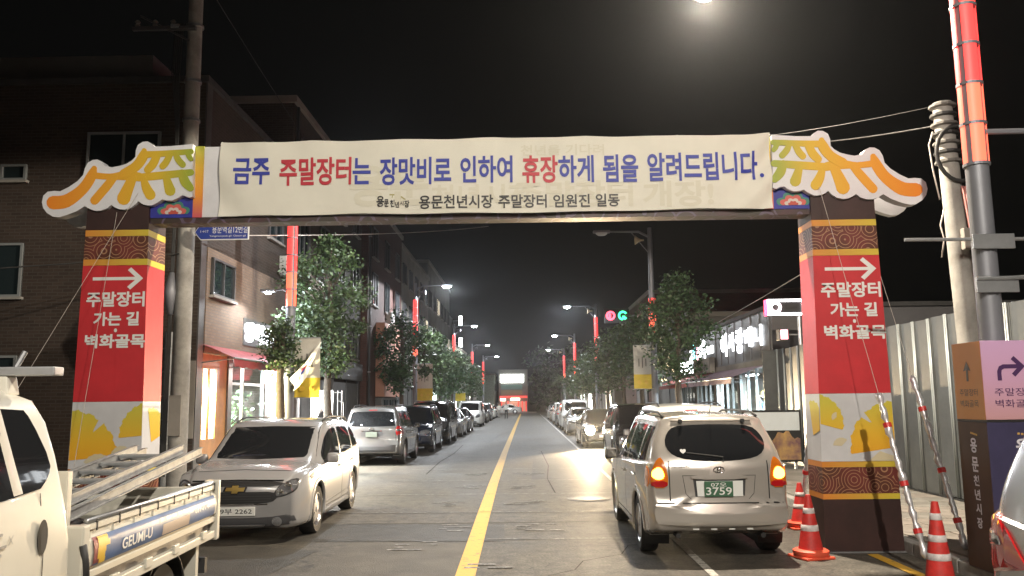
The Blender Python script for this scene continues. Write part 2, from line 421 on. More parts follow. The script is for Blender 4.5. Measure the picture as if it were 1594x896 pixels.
# tar seams and painted markings
def strip(name, pts, w, m, z=.008, parent=road):
    mb = MB(); vs = []; fs = []
    for i, p in enumerate(pts):
        a = Vector(pts[max(i - 1, 0)]); b_ = Vector(pts[min(i + 1, len(pts) - 1)]); t = (b_ - a).normalized(); nn = Vector((-t.y, t.x))
        vs += [(p[0] + nn.x * w / 2, p[1] + nn.y * w / 2, z), (p[0] - nn.x * w / 2, p[1] - nn.y * w / 2, z)]
    for i in range(len(pts) - 1): fs.append((2 * i, 2 * i + 1, 2 * i + 3, 2 * i + 2))
    return mb.add(vs, fs).build(name, m, parent, recalc=False)
M['tar'] = mat('tar_seam', (.042, .039, .034), .9, spec=.1, var=.5, scale=3)
for pts, wd in (([(-2.55, 21.5), (-2.66, 26), (-2.58, 30), (-2.7, 36)], .03), ([(.55, 16.9), (.47, 20), (.6, 24), (.52, 31)], .025), ([(-4.8, 12.95), (-1.5, 12.85), (.5, 12.9), (1.9, 12.8)], .03), ([(-4.9, 34.8), (1.9, 35.1)], .04), ([(.2, 9.0), (.5, 9.3), (.62, 9.8), (1.1, 10.2), (1.25, 10.8), (1.7, 11.0)], .014)):
    strip('tar_seam', pts, wd, M['tar'], .0055)
strip('centre_line', [(-.55, 3), (-.66, 9), (-.71, 14), (-.75, 19), (-.79, 30), (-.82, 60), (-.85, YEND - 4)], .21, M['paint_yellow'])
strip('parking_line', [(1.9, 4.5), (1.92, 12), (1.95, 30), (1.95, YEND - 8)], .09, M['paint_white'])
strip('edge_line', [(3.98, 4.0), (3.98, 10.05)], .13, M['paint_yellow'])
for yy, xa, xb in ((11.35, -.55, 2.3), (14.1, -3.2, 1.9), (16.8, -3.2, 1.9), (19.7, -3.2, 1.9), (23, -3.2, 1.9)):
    strip('stall_line', [(xa, yy + .02), (xb, yy)], .05, M['paint_faded'])
for yy, xs in ((9.75, (-.33,)), (12.4, (-1.15, .1)), (15.3, (-1.35, -.1)), (18.2, (-1.2, .05)), (10.9, (-1.5,)), (21.4, (-1.3, .0))):
    for xx in xs:                                   # worn painted marks beside the centre line
        mb = MB()
        for q in range(7):
            a = xx + random.uniform(-.32, .32); c = yy + random.choice((-.3, -.12, .08, .28)); w = random.uniform(.1, .28)
            mb.bx(a - w / 2, a + w / 2, c - .035, c + .035, .006 + q * .0003, .0085 + q * .0003)
        tag(mb.build('worn_marking', M['paint_faded'], road), kind='stuff')
# manhole cover
mh = thing('manhole_cover', 'round iron manhole cover set in the lane left of the silver SUV with amber lights', 'manhole', (1.12, 15.9, .003))
M['iron'] = mat('cast_iron', (.06, .057, .05), .55, .4, var=.3, scale=14)
MB().lathe([(.40, .001), (.39, .0035), (.36, .0035), (.355, .002), (.0, .002)], 36, cap=False).build('rim', M['iron'], mh)
mb = MB(); mb.lathe([(.33, .003), (.325, .0045), (0, .0045)], 36, cap=False); mb.build('lid', M['iron'], mh)
# sidewalks with kerb stones
walk_r = tag(MB().bx(KR + .16, 7.3, -40, YEND - 8, -.05, .13).build('sidewalk_right', M['paving']), kind='structure')
walk_l = tag(MB().bx(-7.4, KL - .16, 16.6, YEND - 8, -.05, .13).build('sidewalk_left', M['paving']), kind='structure')
walk_n = tag(MB().bx(-45, KL - .16, -40, 5.0, -.05, .13).build('sidewalk_near', M['paving']), kind='structure')
stone = MB().bx(-.075, .075, -.492, .492, -.06, .135).build('kerb_stone', M['kerb'], None, bevel=.015)
sd = stone.data; bpy.data.objects.remove(stone)
def kerb_run(parent, x, y0, y1):
    y = y0 + .5
    while y < y1:
        o = bpy.data.objects.new('kerb_stone', sd); COL.objects.link(o); o.parent = parent; o.location = (x, y, random.uniform(-.006, .004)); o.rotation_euler = (0, 0, random.uniform(-.006, .006)); y += 1.0
kerb_run(walk_r, KR + .08, 2, 70); kerb_run(walk_l, KL - .08, 16.7, 80)
# slabs of the pavement beside the hoarding: joints between real slabs
slab = MB().bx(-.292, .292, -.292, .292, -.02, .022).build('paving_slab', M['paving'], None, bevel=.006, seg=1)
M['paving2'] = mat('sidewalk_paving_warm', (.23, .205, .18), .85, var=.25, scale=3, bump=.25, bscale=30)
sl = slab.data; bpy.data.objects.remove(slab)
for i in range(4):
    for j in range(20):
        o = bpy.data.objects.new('paving_slab', sl); COL.objects.link(o); o.parent = walk_r
        o.location = (KR + .48 + i * .6, 5.6 + j * .6, .13 + random.uniform(-.003, .003)); o.rotation_euler = (random.uniform(-.006, .006), random.uniform(-.006, .006), 0)
        if random.random() < .35: o.material_slots[0].link = 'OBJECT'; o.material_slots[0].material = M['paving2']

# ------------------------------------------------------------------ festival arch
AY = 10.2
arch = thing('market_arch', 'festival arch spanning the street with red printed pillars and orange tiled roof shapes', 'arch', (0, AY, 0))
M['cream'] = mat('cream_banner_cloth', (.78, .755, .66), .75, var=.06, scale=1.2, bump=.35, bscale=3.2)
M['board'] = mat('white_board', (.72, .72, .75), .55, var=.09, scale=1.5, bump=.12, bscale=5)
M['board_edge'] = mat('board_edge_grey', (.32, .31, .36), .6)
M['red'] = mat('red_print', (.54, .026, .034), .5, var=.12, scale=1.6, bump=.25, bscale=3.5)
M['maroon'] = mat('dark_maroon_panel', (.035, .014, .012), .55, var=.3, scale=3)
M['navy'] = mat('blue_dancheong', (.03, .035, .30), .5, var=.2, scale=6)
M['fascia'] = wavemat('dancheong_fascia', (.07, .03, .035), (.11, .08, .12), 3.5, 16)
M['wave'] = wavemat('wave_print', (.15, .026, .02), (.36, .2, .11), 4.2, 42)
M['txt_blue'] = mat('blue_ink', (.035, .05, .36), .55)
M['txt_red'] = mat('red_ink', (.52, .03, .05), .55)
ORG, AMB, YEL, GRN = (.80, .22, .02), (.78, .36, .03), (.70, .46, .03), (.34, .40, .04)
def W(px, py): p = at(px, py, AY); return (p.x, p.z)
XC = (W(72, 300)[0] + W(1438, 290)[0]) / 2
M['gold'] = [rampx('gold_band_print', [(0, (.66, .24, .04)), (.5, (.62, .36, .05)), (1, (.62, .5, .05))], -.46, .46) for _ in (0,)][0]
# beam
xl, xr_ = W(238, 330)[0], W(1272, 325)[0]
zt, zb_ = W(753, 219)[1], W(753, 330)[1]
MB().bx(xl - .2, xr_ + .2, .06, .3, zb_, zt).build('beam', M['board'], arch, bevel=.01)
MB().bx(xl - .1, xr_ + .1, .052, .308, zb_ - .075, zb_ - .002).build('beam_fascia', M['fascia'], arch)
# printed face: blue end panels, rainbow bars
for sgn in (-1, 1):
    fx = lambda x: x if sgn < 0 else 2 * XC - x
    a, b_ = W(232, 320)[0], W(300, 320)[0]
    z0, z1 = zb_ - .004, W(270, 303)[1]
    MB().bx(fx(a), fx(b_), .04, .058, z0, z1).build('blue_panel', M['navy'], arch)
    cxm = fx((a + b_) / 2 + .02)
    for rr, cc, ph in ((.19, (.05, .22, .16), 0), (.15, (.6, .12, .1), 0), (.10, (.62, .55, .5), 0), (.06, (.5, .08, .06), 0)):
        poly = []
        for k in range(49):
            an = math.pi * k / 48; q = rr * (.8 + .2 * abs(math.sin(an * 4))); poly.append((cxm + q * math.cos(an) * 1.15, W(270, 332)[1] + q * math.sin(an) * .9))
        dd = .036 - (.2 - rr) * .02
        MB().prism(poly, lambda p, q, d: (p, d, q), dd, .0395).build('flower_print', mat('flower_ink', cc, .5), arch)
    a, b_ = W(300, 280)[0], W(314, 280)[0]
    xs = sorted((fx(a), fx(b_)))
    o = MB().bx(xs[0], xs[1], .035, .059, zb_ - .004, zt).build('rainbow_bar', rampx('rainbow_print', [(0, (.62, .1, .12)), (.3, (.8, .3, .03)), (.7, (.7, .42, .04)), (1, (.4, .42, .05))], zb_, zt, axis=2), arch)
# cloth banner over the old one, with creases
bx0, bx1 = W(343, 280)[0], W(1199, 270)[0]
bz0, bz1 = zb_ - .012, zt + .03
def cloth_y(x, z):
    u = (x - bx0) / (bx1 - bx0); v = (z - bz0) / (bz1 - bz0)
    y = .016 * math.sin(u * 3.1 * math.pi) + .008 * math.sin(u * 11 + 3 * v) + .006 * math.sin(u * 41 + 4 * v)
    e = max(0, 1 - u * 7); e2 = max(0, 1 - (1 - u) * 6)
    y += .032 * e * math.sin((v * 2.2 + u * 16) * math.pi) * e + .034 * e2 * math.sin((v * 3.4 - u * 26) * math.pi) * e2
    y += .007 * max(0, v - .72) / .28 * math.sin(u * 63)
    return -.035 + y
mb = MB(); NX, NZ = 520, 30
for i in range(NX + 1):
    for j in range(NZ + 1):
        x = bx0 + (bx1 - bx0) * i / NX; z = bz0 + (bz1 - bz0) * j / NZ
        zz = z + (.010 * math.sin(i / NX * 9) + .006 * math.sin(i / NX * 31)) * (1 - j / NZ) ** 2 - .012 * math.sin(math.pi * ((i / NX * 6) % 1)) * (j / NZ) ** 6
        mb.v.append((x, cloth_y(x, z), zz))
for i in range(NX):
    for j in range(NZ):
        a = i * (NZ + 1) + j; mb.f.append((a, a + NZ + 1, a + NZ + 2, a + 1))
ban = mb.build('notice_banner', M['cream'], None, smooth=True); ban.location = (0, AY, 0)
tag(ban, 'long cream cloth banner with blue and red Korean lettering stretched across the arch', 'banner')
def bt(body, m, px0, px1, py0, py1, bold=.018, gap=.011):
    a, b_ = W(px0, (py0 + py1) / 2), W(px1, (py0 + py1) / 2)
    z0, z1 = W((px0 + px1) / 2, py1)[1], W((px0 + px1) / 2, py0)[1]
    cx, cz = (a[0] + b_[0]) / 2, (z0 + z1) / 2
    text(body, m, ban, (0, 0, 0), (1, 0, 0), (0, 0, 1), b_[0] - a[0], z1 - z0, bold,
         fn=lambda p, q: (cx + p, cloth_y(cx + p, cz + q) - gap, cz + q))
B_, R_ = M['txt_blue'], M['txt_red']
for w_, m_, p0, p1, q0, q1 in (('금주', B_, 365, 421, 247, 288), ('주말장터', R_, 436, 548, 246, 289), ('는', B_, 550, 578, 247, 288), ('장맛비로', B_, 592, 703, 246, 289),
        ('인하여', B_, 717, 798, 244, 286), ('휴장', R_, 813, 868, 243, 286), ('하게', B_, 869, 924, 243, 285), ('됨을', B_, 938, 993, 241, 284),
        ('알려드립니다', B_, 1007, 1178, 238, 282), ('.', B_, 1181, 1187, 271, 278)):
    bt(w_, m_, p0, p1, q0, q1, .024)
for w_, p0, p1, q0, q1 in (('용문천년시장', 653, 768, 305, 326), ('주말장터', 776, 851, 304, 325), ('임원진', 861, 918, 303, 323), ('일동', 927, 964, 302, 322)):
    bt(w_, M['ink'], p0, p1, q0, q1, .02)
# brush-written market emblem: sloping characters under a little roof
for w_, p0, p1, q0, q1 in (('용', 587, 599, 306, 323), ('문', 599, 606, 311, 323), ('천', 608, 615, 312, 323), ('년', 616, 622, 315, 324), ('시', 623, 629, 314, 321), ('장', 630, 638, 313, 324)):
    bt(w_, M['ink'], p0, p1, q0, q1, .03)
M['olive'] = mat('olive_ink', (.42, .38, .16), .6)
def bline(pts, m, wd):
    mb = MB(); P = [W(*p) for p in pts]
    for i in range(len(P) - 1):
        a, b_ = Vector(P[i]), Vector(P[i + 1]); t = (b_ - a).normalized(); nn = Vector((-t.y, t.x)) * wd / 2
        mb.add([(q.x, cloth_y(q.x, q.y) - .004, q.y) for q in (a + nn, a - nn, b_ - nn, b_ + nn)], [(0, 1, 2, 3)])
    tag(mb.build('emblem_roof', m, ban), kind='stuff')
bline([(607, 304), (618, 304), (620, 307), (625, 307), (632, 312)], M['olive'], .018)
bline([(612, 305), (611, 309)], M['olive'], .01); bline([(616, 305), (616, 311)], M['olive'], .01); bline([(619, 307), (621, 312)], M['olive'], .01); bline([(623, 308), (625, 311)], M['olive'], .01)
# old banner showing through the thin cloth, very faint
M['ghost'] = mat('cloth_show_through', (.715, .685, .57), .75)
bt('용문', M['ghost'], 545, 668, 258, 322, .03, .0055); bt('천년시장', M['ghost'], 672, 830, 288, 326, .02, .0055); bt('주말장터', M['ghost'], 800, 985, 282, 322, .03, .0055); bt('개장!', M['ghost'], 1000, 1110, 282, 322, .03, .0055)
bt('천년을 기다려', M['ghost'], 810, 940, 226, 243, .02, .0055)
for u_ in range(7):                               # cord loops tying the cloth to the beam
    xx = bx0 + (bx1 - bx0) * u_ / 6
    MB().tube([(xx, cloth_y(xx, bz1) - .004, bz1 - .03), (xx + .01, .0, zt + .035), (xx + .015, .10, zt + .012)], .006, 6).build('tie_cord', M['white'], ban)
# roof shapes at both ends
Z1 = 1 / 2.9875
def zp(x, y): return W(x * Z1, 150 + y * Z1)
OUT = [(205, 495), (212, 465), (232, 447), (262, 443), (290, 445), (330, 425), (370, 398), (396, 370), (404, 338), (418, 313), (440, 300), (462, 298), (482, 307), (498, 328), (530, 334), (562, 328), (596, 318), (622, 302), (638, 285),
       (640, 255), (650, 230), (672, 216), (695, 214), (714, 225), (728, 238), (800, 236), (904, 226), (902, 470), (885, 474), (868, 466), (852, 464), (835, 476), (808, 488), (780, 487), (762, 482), (742, 496), (715, 510), (690, 510),
       (668, 503), (652, 490), (635, 508), (612, 524), (588, 530), (560, 527), (540, 518), (526, 508), (508, 524), (480, 534), (450, 535), (425, 526), (404, 513), (370, 535), (330, 552), (285, 565), (255, 562), (228, 545), (211, 522)]
def ribbon(pts, ws):
    """outline of a brush stroke with round ends (screen-free 2-D points)"""
    P = [Vector(p) for p in pts]; L_ = []; Rr = []
    for i, p in enumerate(P):
        t = (P[min(i + 1, len(P) - 1)] - P[max(i - 1, 0)]).normalized(); nn = Vector((-t.y, t.x)); w = ws[i] / 2
        L_.append(p + nn * w); Rr.append(p - nn * w)
    def cap(c, frm, n=5):
        a0 = math.atan2((frm - c).y, (frm - c).x); r = (frm - c).length
        return [c + Vector((math.cos(a0 - math.pi * k / n), math.sin(a0 - math.pi * k / n))) * r for k in range(1, n)]
    return [tuple(p) for p in L_ + cap(P[-1], L_[-1]) + Rr[::-1] + cap(P[0], Rr[0])]
def sm(pts, n=4):
    out = []
    for i in range(len(pts) - 1):
        p0, p1, p2, p3 = (Vector(pts[max(i - 1, 0)]), Vector(pts[i]), Vector(pts[i + 1]), Vector(pts[min(i + 2, len(pts) - 1)]))
        for k in range(n):
            t = k / n; out.append(tuple(.5 * ((2 * p1) + (p2 - p0) * t + (2 * p0 - 5 * p1 + 4 * p2 - p3) * t * t + (3 * p1 - p0 - 3 * p2 + p3) * t**3)))
    return out + [tuple(pts[-1])]
STK = [([(258, 498), (320, 490), (390, 440), (430, 385), (448, 340)], (62, 60, 50, 48, 26)),
       ([(448, 372), (520, 378), (600, 372), (660, 380)], (30, 28, 44, 40)),
       ([(655, 382), (760, 372), (896, 358)], (36, 36, 30)),
       ([(540, 380), (500, 430), (450, 488)], (34, 40, 40)),
       ([(625, 385), (605, 430), (585, 478)], (40, 50, 62)),
       ([(675, 385), (690, 430), (708, 462)], (24, 42, 48)),
       ([(780, 375), (790, 410), (800, 442)], (30, 40, 50)),
       ([(855, 362), (868, 400), (893, 430)], (36, 44, 34)),
       ([(585, 366), (640, 332), (672, 290), (680, 258)], (44, 44, 46, 24)),
       ([(684, 276), (760, 272), (898, 262)], (32, 28, 24)),
       ([(740, 280), (720, 320), (696, 346)], (34, 38, 34)),
       ([(800, 276), (782, 310), (765, 330)], (26, 30, 30)),
       ([(826, 274), (838, 300), (858, 322)], (22, 30, 30)),
       ([(880, 266), (888, 285), (896, 296)], (24, 24, 22))]
for sgn in (-1, 1):
    fx = lambda x: x if sgn < 0 else 2 * XC - x
    poly = [zp(*p) for p in OUT]
    if sgn > 0: poly = [(fx(x), z) for x, z in poly][::-1]
    o = MB().prism(poly, lambda p, q, d: (p, d, q), -.05, .10).build('roof_board', M['board'], arch)
    # thick edge behind the face, and the second board at the back of the pillar
    MB().prism([(p + (0.02 if sgn < 0 else -.02), q - .03) for p, q in poly], lambda p, q, d: (p, d, q), .42, .52).build('rear_roof_board', M['board'], arch)
    x0, x1 = fx(zp(220, 0)[0]), fx(zp(904, 0)[0])
    gm = rampx('roof_tile_print', [(0, ORG), (.42, AMB), (.78, YEL), (1, GRN)], x0, x1)
    for k, (pts, ws) in enumerate(STK):
        sp = sm(pts); wss = [ip([(i / (len(ws) - 1), w) for i, w in enumerate(ws)], j / (len(sp) - 1)) for j in range(len(sp))]
        rb = [zp(*p) for p in ribbon(sp, wss)]
        if sgn > 0: rb = [(fx(x), z) for x, z in rb][::-1]
        MB().prism(rb, lambda p, q, d: (p, d, q), -.0555 - k * .0006, -.0502).build('roof_tile_print', gm, arch)
# pillars
ZS = [W(1325, y)[1] for y in (858, 777, 768, 727, 718, 612, 397, 387, 351, 341, 300)]; ZS[0] = .015
def pw(z): return .925 - .033 * z
PD = .5
M['pale_print'] = mat('pale_print', (.58, .58, .60), .5, var=.1, scale=1.8, bump=.2, bscale=4)
M['leaf_print'] = rampx('ginkgo_print', [(0, (.80, .36, .02)), (.45, (.78, .45, .03)), (1, (.60, .52, .06))], ZS[4], ZS[5] - .1, axis=2)
M['leaf_pale'] = mat('pale_leaf_print', (.62, .54, .36), .5)
def ginkgo(cx, cz, r, rot, spread=150, notch=True, k=0):
    pts = [(0, 0)]
    for i in range(41):
        a = -spread / 2 + spread * i / 40; q = r * (1 + .02 * math.sin(i * .9) + .012 * math.sin(i * 2.3))
        if notch: q *= 1 - .4 * max(0, 1 - abs(a - 4) / 3)
        pts.append((q * math.sin(R(a)), q * math.cos(R(a))))
    c, s = math.cos(R(rot)), math.sin(R(rot))
    return [(cx + x * c - z * s, cz + x * s + z * c) for x, z in pts]
def clip(poly, f):
    out = []
    for i in range(len(poly)):
        a, b_ = poly[i], poly[(i + 1) % len(poly)]; fa, fb = f(a), f(b_)
        if fa >= 0: out.append(a)
        if fa * fb < 0: t = fa / (fa - fb); out.append((a[0] + (b_[0] - a[0]) * t, a[1] + (b_[1] - a[1]) * t))
    return out
for sgn in (-1, 1):
    cx = (W(1283, 857)[0] + W(1411, 857)[0]) / 2
    if sgn < 0: cx = 2 * XC - cx - .09
    pil = bpy.data.objects.new('pillar', None); COL.objects.link(pil); pil.parent = arch; pil.location = (cx, PD / 2, 0)
    mats = [M['maroon'], M['gold'], M['wave'], M['gold'], M['pale_print'], M['red'], M['gold'], M['wave'], M['gold'], M['maroon']]
    nms = ['plinth', 'gold_band', 'wave_band', 'gold_band', 'leaf_panel', 'red_panel', 'gold_band', 'wave_band', 'gold_band', 'pillar_head']
    for k in range(10):
        z0, z1 = ZS[k] + (.0015 if k else 0), ZS[k + 1] - .0015
        MB().frustum(z0, z1, pw(z0), PD, pw(z1), PD).build(nms[k], mats[k], pil)
    MB().bx(-pw(0) / 2 - .04, pw(0) / 2 + .04, -PD / 2 - .03, PD / 2 + .03, 0.0, .013).build('base_plate', M['steel'], pil)
    fy = -PD / 2 - .003
    def dec(poly, m, name, k=0):
        poly = clip(clip(clip(poly, lambda p: pw(p[1]) / 2 - .004 - p[0]), lambda p: p[0] + pw(p[1]) / 2 - .004), lambda p: p[1] - ZS[4] - .004)
        if len(poly) > 2: MB().add([(x, fy - k * .0012, z) for x, z in poly], [tuple(range(len(poly)))]).build(name, m, pil)
    zm = (ZS[4] + ZS[5]) / 2
    if sgn > 0:
        dec(ginkgo(.45, zm - .24, .54, 48, 100), M['leaf_print'], 'leaf_print'); dec(ginkgo(-.50, zm + .06, .34, -58, 95, False), M['leaf_print'], 'leaf_print', 1)
        dec(ginkgo(.25, ZS[4] + .12, .2, -170, 120, False), M['leaf_pale'], 'leaf_print', 2); dec(ginkgo(-.2, zm - .22, .1, 20, 130, False), M['leaf_pale'], 'leaf_print', 3); dec(ginkgo(-.24, zm + .12, .06, 60, 130, False), M['leaf_pale'], 'leaf_print', 4)
    else:
        dec(ginkgo(-.45, zm - .30, .60, -36, 98), M['leaf_print'], 'leaf_print'); dec(ginkgo(.56, zm + .0, .40, 55, 80, False), M['leaf_print'], 'leaf_print', 1)
        dec(ginkgo(-.08, ZS[4] - .02, .2, 0, 120, False), M['leaf_pale'], 'leaf_print', 2); dec(ginkgo(.2, zm - .26, .13, 20, 150, False), M['leaf_pale'], 'leaf_print', 3)
    # leaf on the side that faces the road
    sx = -sgn; zc = (zm + .08)
    mb = MB(); pp = clip(ginkgo(0, zc - .18, .42, 30 * sgn, 90, False), lambda p: .24 - abs(p[0]))
    mb.add([(sx * (pw(z) / 2 + .003), a, z) for a, z in pp], [tuple(range(len(pp)))]); mb.build('leaf_print', M['leaf_print'], pil)
    # arrow and lettering
    def pz(py): return W(1325, py)[1]
    za = pz(418); h = .02
    ar = [(-.30, za + h), (.23, za + h), (.135, za + .105), (.175, za + .14), (.33, za), (.175, za - .14), (.135, za - .105), (.23, za - h), (-.30, za - h)]
    ar = [(x + .03, z) for x, z in ar]
    MB().add([(x, fy - .001, z) for x, z in ar], [tuple(range(len(ar)))]).build('arrow', M['white'], pil, recalc=True)
    for body, y0, y1, w_, dx in (('주말장터', 439, 462, .72, .03), ('가는 길', 471, 492, .56, .05), ('·', 497, 502, .03, .05), ('벽화골목', 506, 527, .74, .05)):
        text(body, M['white'], pil, (dx, fy - .005, (pz(y0) + pz(y1)) / 2), (1, 0, 0), (0, 0, 1), w_, pz(y0) - pz(y1), .01, fat=.0045)

# ------------------------------------------------------------------ guy ropes with reflective sleeves
M['rope'] = mat('nylon_rope', (.55, .5, .45), .7)
M['foil'] = mat('reflective_sleeve', (.68, .67, .70), .38, .55, var=.15, scale=25)
M['redband'] = mat('red_reflective_band', (.62, .03, .03), .45)
def guy(label, top, end, frac, bands=True):
    top, end = Vector(top), Vector(end); g = thing('guy_rope', label, 'rope', end, group='guy ropes staying the arch')
    t = top - end; k0 = frac
    MB().tube([t * k0, t], .003, 6).build('rope', M['rope'], g)
    if not bands: return
    n = int(t.length * k0 / .045); pts = []; rs = []
    for i in range(n + 1):
        pts.append(t * (k0 * i / n) + Vector((random.uniform(-.006, .006), random.uniform(-.006, .006), 0)))
        rs.append(random.choice((.030, .036, .04)) if i % 4 else .022)
    MB().tube(pts, rs, 10).build('sleeve', M['foil'], g, smooth=True)
    for q in (.14, .42, .78):
        MB().tube([t * (k0 * q), t * (k0 * q + .012)], .044, 12).build('red_band', M['redband'], g)
guy('silver sleeved guy rope with red bands beside the traffic cone right of the arch pillar', at(1275, 290, AY - .1), (at(1441, 872, 9.0).x, 9.0, .15), .40)
guy('silver sleeved guy rope with red bands leaning in front of the metal hoarding', at(1330, 300, AY + .6), (at(1512, 857, 9.4).x, 9.5, .15), .44)
guy('silver sleeved guy rope behind the traffic cones between silver SUV and pillar', at(1290, 330, AY + .6), (at(1246, 800, 12.4).x, 12.4, .0), .42)
guy('thin guy rope slanting down in front of the left arch pillar', at(182, 330, AY - .06), (at(150, 735, AY - 1.2).x - .3, 8.9, .2), .02, False)
guy('thin guy rope running from the left roof shape down behind the truck cab', at(215, 300, AY - .06), (-6.6, 9.0, .02), .02, False)
# ------------------------------------------------------------------ cars
M['lampglass'] = mat('headlamp_glass', (.42, .43, .46), .08, .75, var=.4, scale=18, coat=1)
M['redlens'] = mat('red_lamp_lens', (.42, .012, .015), .12, 0, coat=1)
M['amberlens'] = mat('amber_lamp_lens', (.62, .16, .012), .15, 0, coat=1)
M['trim'] = mat('dark_trim', (.03, .03, .032), .6)
M['cladding'] = mat('grey_cladding', (.055, .055, .06), .6)
M['rim'] = mat('alloy_rim', (.55, .55, .57), .28, .9)
M['seam'] = mat('panel_gap', (.012, .012, .012), .8)
M['amber_on'] = emat('amber_lamp_lit', (1.0, .42, .04), 14.0)
M['head_on'] = emat('headlamp_lit', (1.0, .88, .68), 200.0)
M['tail_dim'] = mat('clear_red_lens', (.5, .02, .02), .1, coat=1)
def paintmat(name, c, metal=.5, rough=.26): return mat(name, c, rough, metal, coat=.8)
PAINT = {'silver_beige': paintmat('beige_silver_paint', (.52, .485, .445)), 'pearl': paintmat('pearl_white_paint', (.36, .36, .368), .3),
         'silver': paintmat('silver_paint', (.40, .40, .405)), 'black': paintmat('black_paint', (.013, .013, .016), .2, .2), 'navy': paintmat('navy_paint', (.012, .018, .035), .3, .2),
         'white': paintmat('white_paint', (.6, .6, .58), .0, .35), 'dull_silver': paintmat('dull_silver_paint', (.2, .2, .205)), 'grey': paintmat('grey_paint', (.13, .135, .145), .5)}

def car_mesh(P):
    L2 = P['L'] / 2
    NS = 64
    xs = []
    for i in range(NS + 1):
        u = i / NS; e = .5 - .5 * math.cos(math.pi * u); xs.append(-L2 + P['L'] * (.45 * u + .55 * e))
    rear0 = P['rear']; front0 = P['front']
    def sh(x, z):
        ar = max(0, min(1, 1 - (x + L2) / P.get('rlen', 1.0))); af = max(0, min(1, 1 - (L2 - x) / P.get('flen', .7)))
        return x + ar * ar * ip(rear0, z) + af * af * ip(front0, z)
    def section(x):
        zb = ip(P['zb'], x); w = ip(P['w'], x); zt = ip(P['top'], x); bl = min(ip(P['belt'], x), zt - .04); wr = ip(P['wr'], x)
        pts = [(w * .9 * k / 4, zb) for k in range(5)]
        pts += [(w * .955, zb + .025), (w * .978, zb + .07)]
        zm = zb + .07; hm = bl - zm
        for k in range(1, 11):
            t = k / 10; y = w * (.978 + .022 * math.sin(min(1, t * 1.55) * math.pi / 2) - .05 * max(0, t - .55) ** 1.3)
            pts.append((y, zm + hm * t))
        ys = pts[-1][0]; sh_y = ys - .022; pts.append((sh_y, bl + .012))
        zc = max(zt - .075, bl + .5 * (zt - bl)); wr2 = min(wr + .02, sh_y - .01)
        for k in range(1, 8):
            t = k / 7; pts.append((sh_y + (wr2 - sh_y) * t + .018 * math.sin(math.pi * t) * min(1, (zc - bl) * 4), bl + .012 + (zc - bl - .012) * t))
        hz = zt - zc
        for k in range(1, 5):
            a = math.pi / 2 * k / 4; pts.append((wr2 - .10 * (1 - math.cos(a)), zc + hz * math.sin(a)))
        ye = pts[-1][0]
        for k in range(1, 6):
            t = k / 5; pts.append((ye * (1 - t), zt + .03 * (1 - (1 - t) ** 2) * P.get('crown', 1)))
        return pts
    secs = [section(x) for x in xs]; nh = len(secs[0])
    V = []; Fc = []
    full = list(range(nh)) + [-k for k in range(nh - 2, 0, -1)]
    nf = len(full)
    for i, x in enumerate(xs):
        for k in full:
            y, z = secs[i][abs(k)]; V.append([sh(x, z), y if k >= 0 else -y, z])
    # round plate: index 0 bottom centre, positive y first
    for i in range(NS):
        for j in range(nf):
            a, b_ = i * nf + j, i * nf + (j + 1) % nf; Fc.append((a, b_, b_ + nf, a + nf))
    # caps
    for end, i in ((-1, 0), (1, NS)):
        sec = secs[i]; zc = (sec[0][1] + sec[-1][1]) / 2; prev = [i * nf + j for j in range(nf)]; S = (.97, .85, .7, .52, .34, .16)
        for s in S:
            cur = []
            for k in full:
                y, z = sec[abs(k)]; y = y if k >= 0 else -y; y *= s; z = zc + (z - zc) * s
                w = max(.3, max(p[0] for p in sec)); bul = P.get('bulge', .05) * (1 - (y / w) ** 2) * min(1, (1 - s) * 8)
                x = sh(xs[i], z) + end * bul
                V.append([x, y, z]); cur.append(len(V) - 1)
            for j in range(nf):
                f = (prev[j], prev[(j + 1) % nf], cur[(j + 1) % nf], cur[j]); Fc.append(f if end > 0 else f[::-1])
            prev = cur
        Fc.append(tuple(prev) if end > 0 else tuple(prev[::-1]))
    # wheel openings
    for wx in P['axles']:
        Rw = P['arch_r']
        for v in V:
            if abs(v[1]) > .45:
                d = math.hypot(v[0] - wx, v[2] - P['wz'])
                if Rw - .05 < d < Rw + .05 and d > 0:
                    v[0] = wx + (v[0] - wx) * Rw / d; v[2] = P['wz'] + (v[2] - P['wz']) * Rw / d
    keep = []
    for f in Fc:
        c = [sum(V[i][q] for i in f) / len(f) for q in range(3)]
        if any(abs(c[1]) > .45 and math.hypot(c[0] - wx, c[2] - P['wz']) < P['arch_r'] - .012 for wx in P['axles']): continue
        keep.append(f)
    return V, Fc, keep

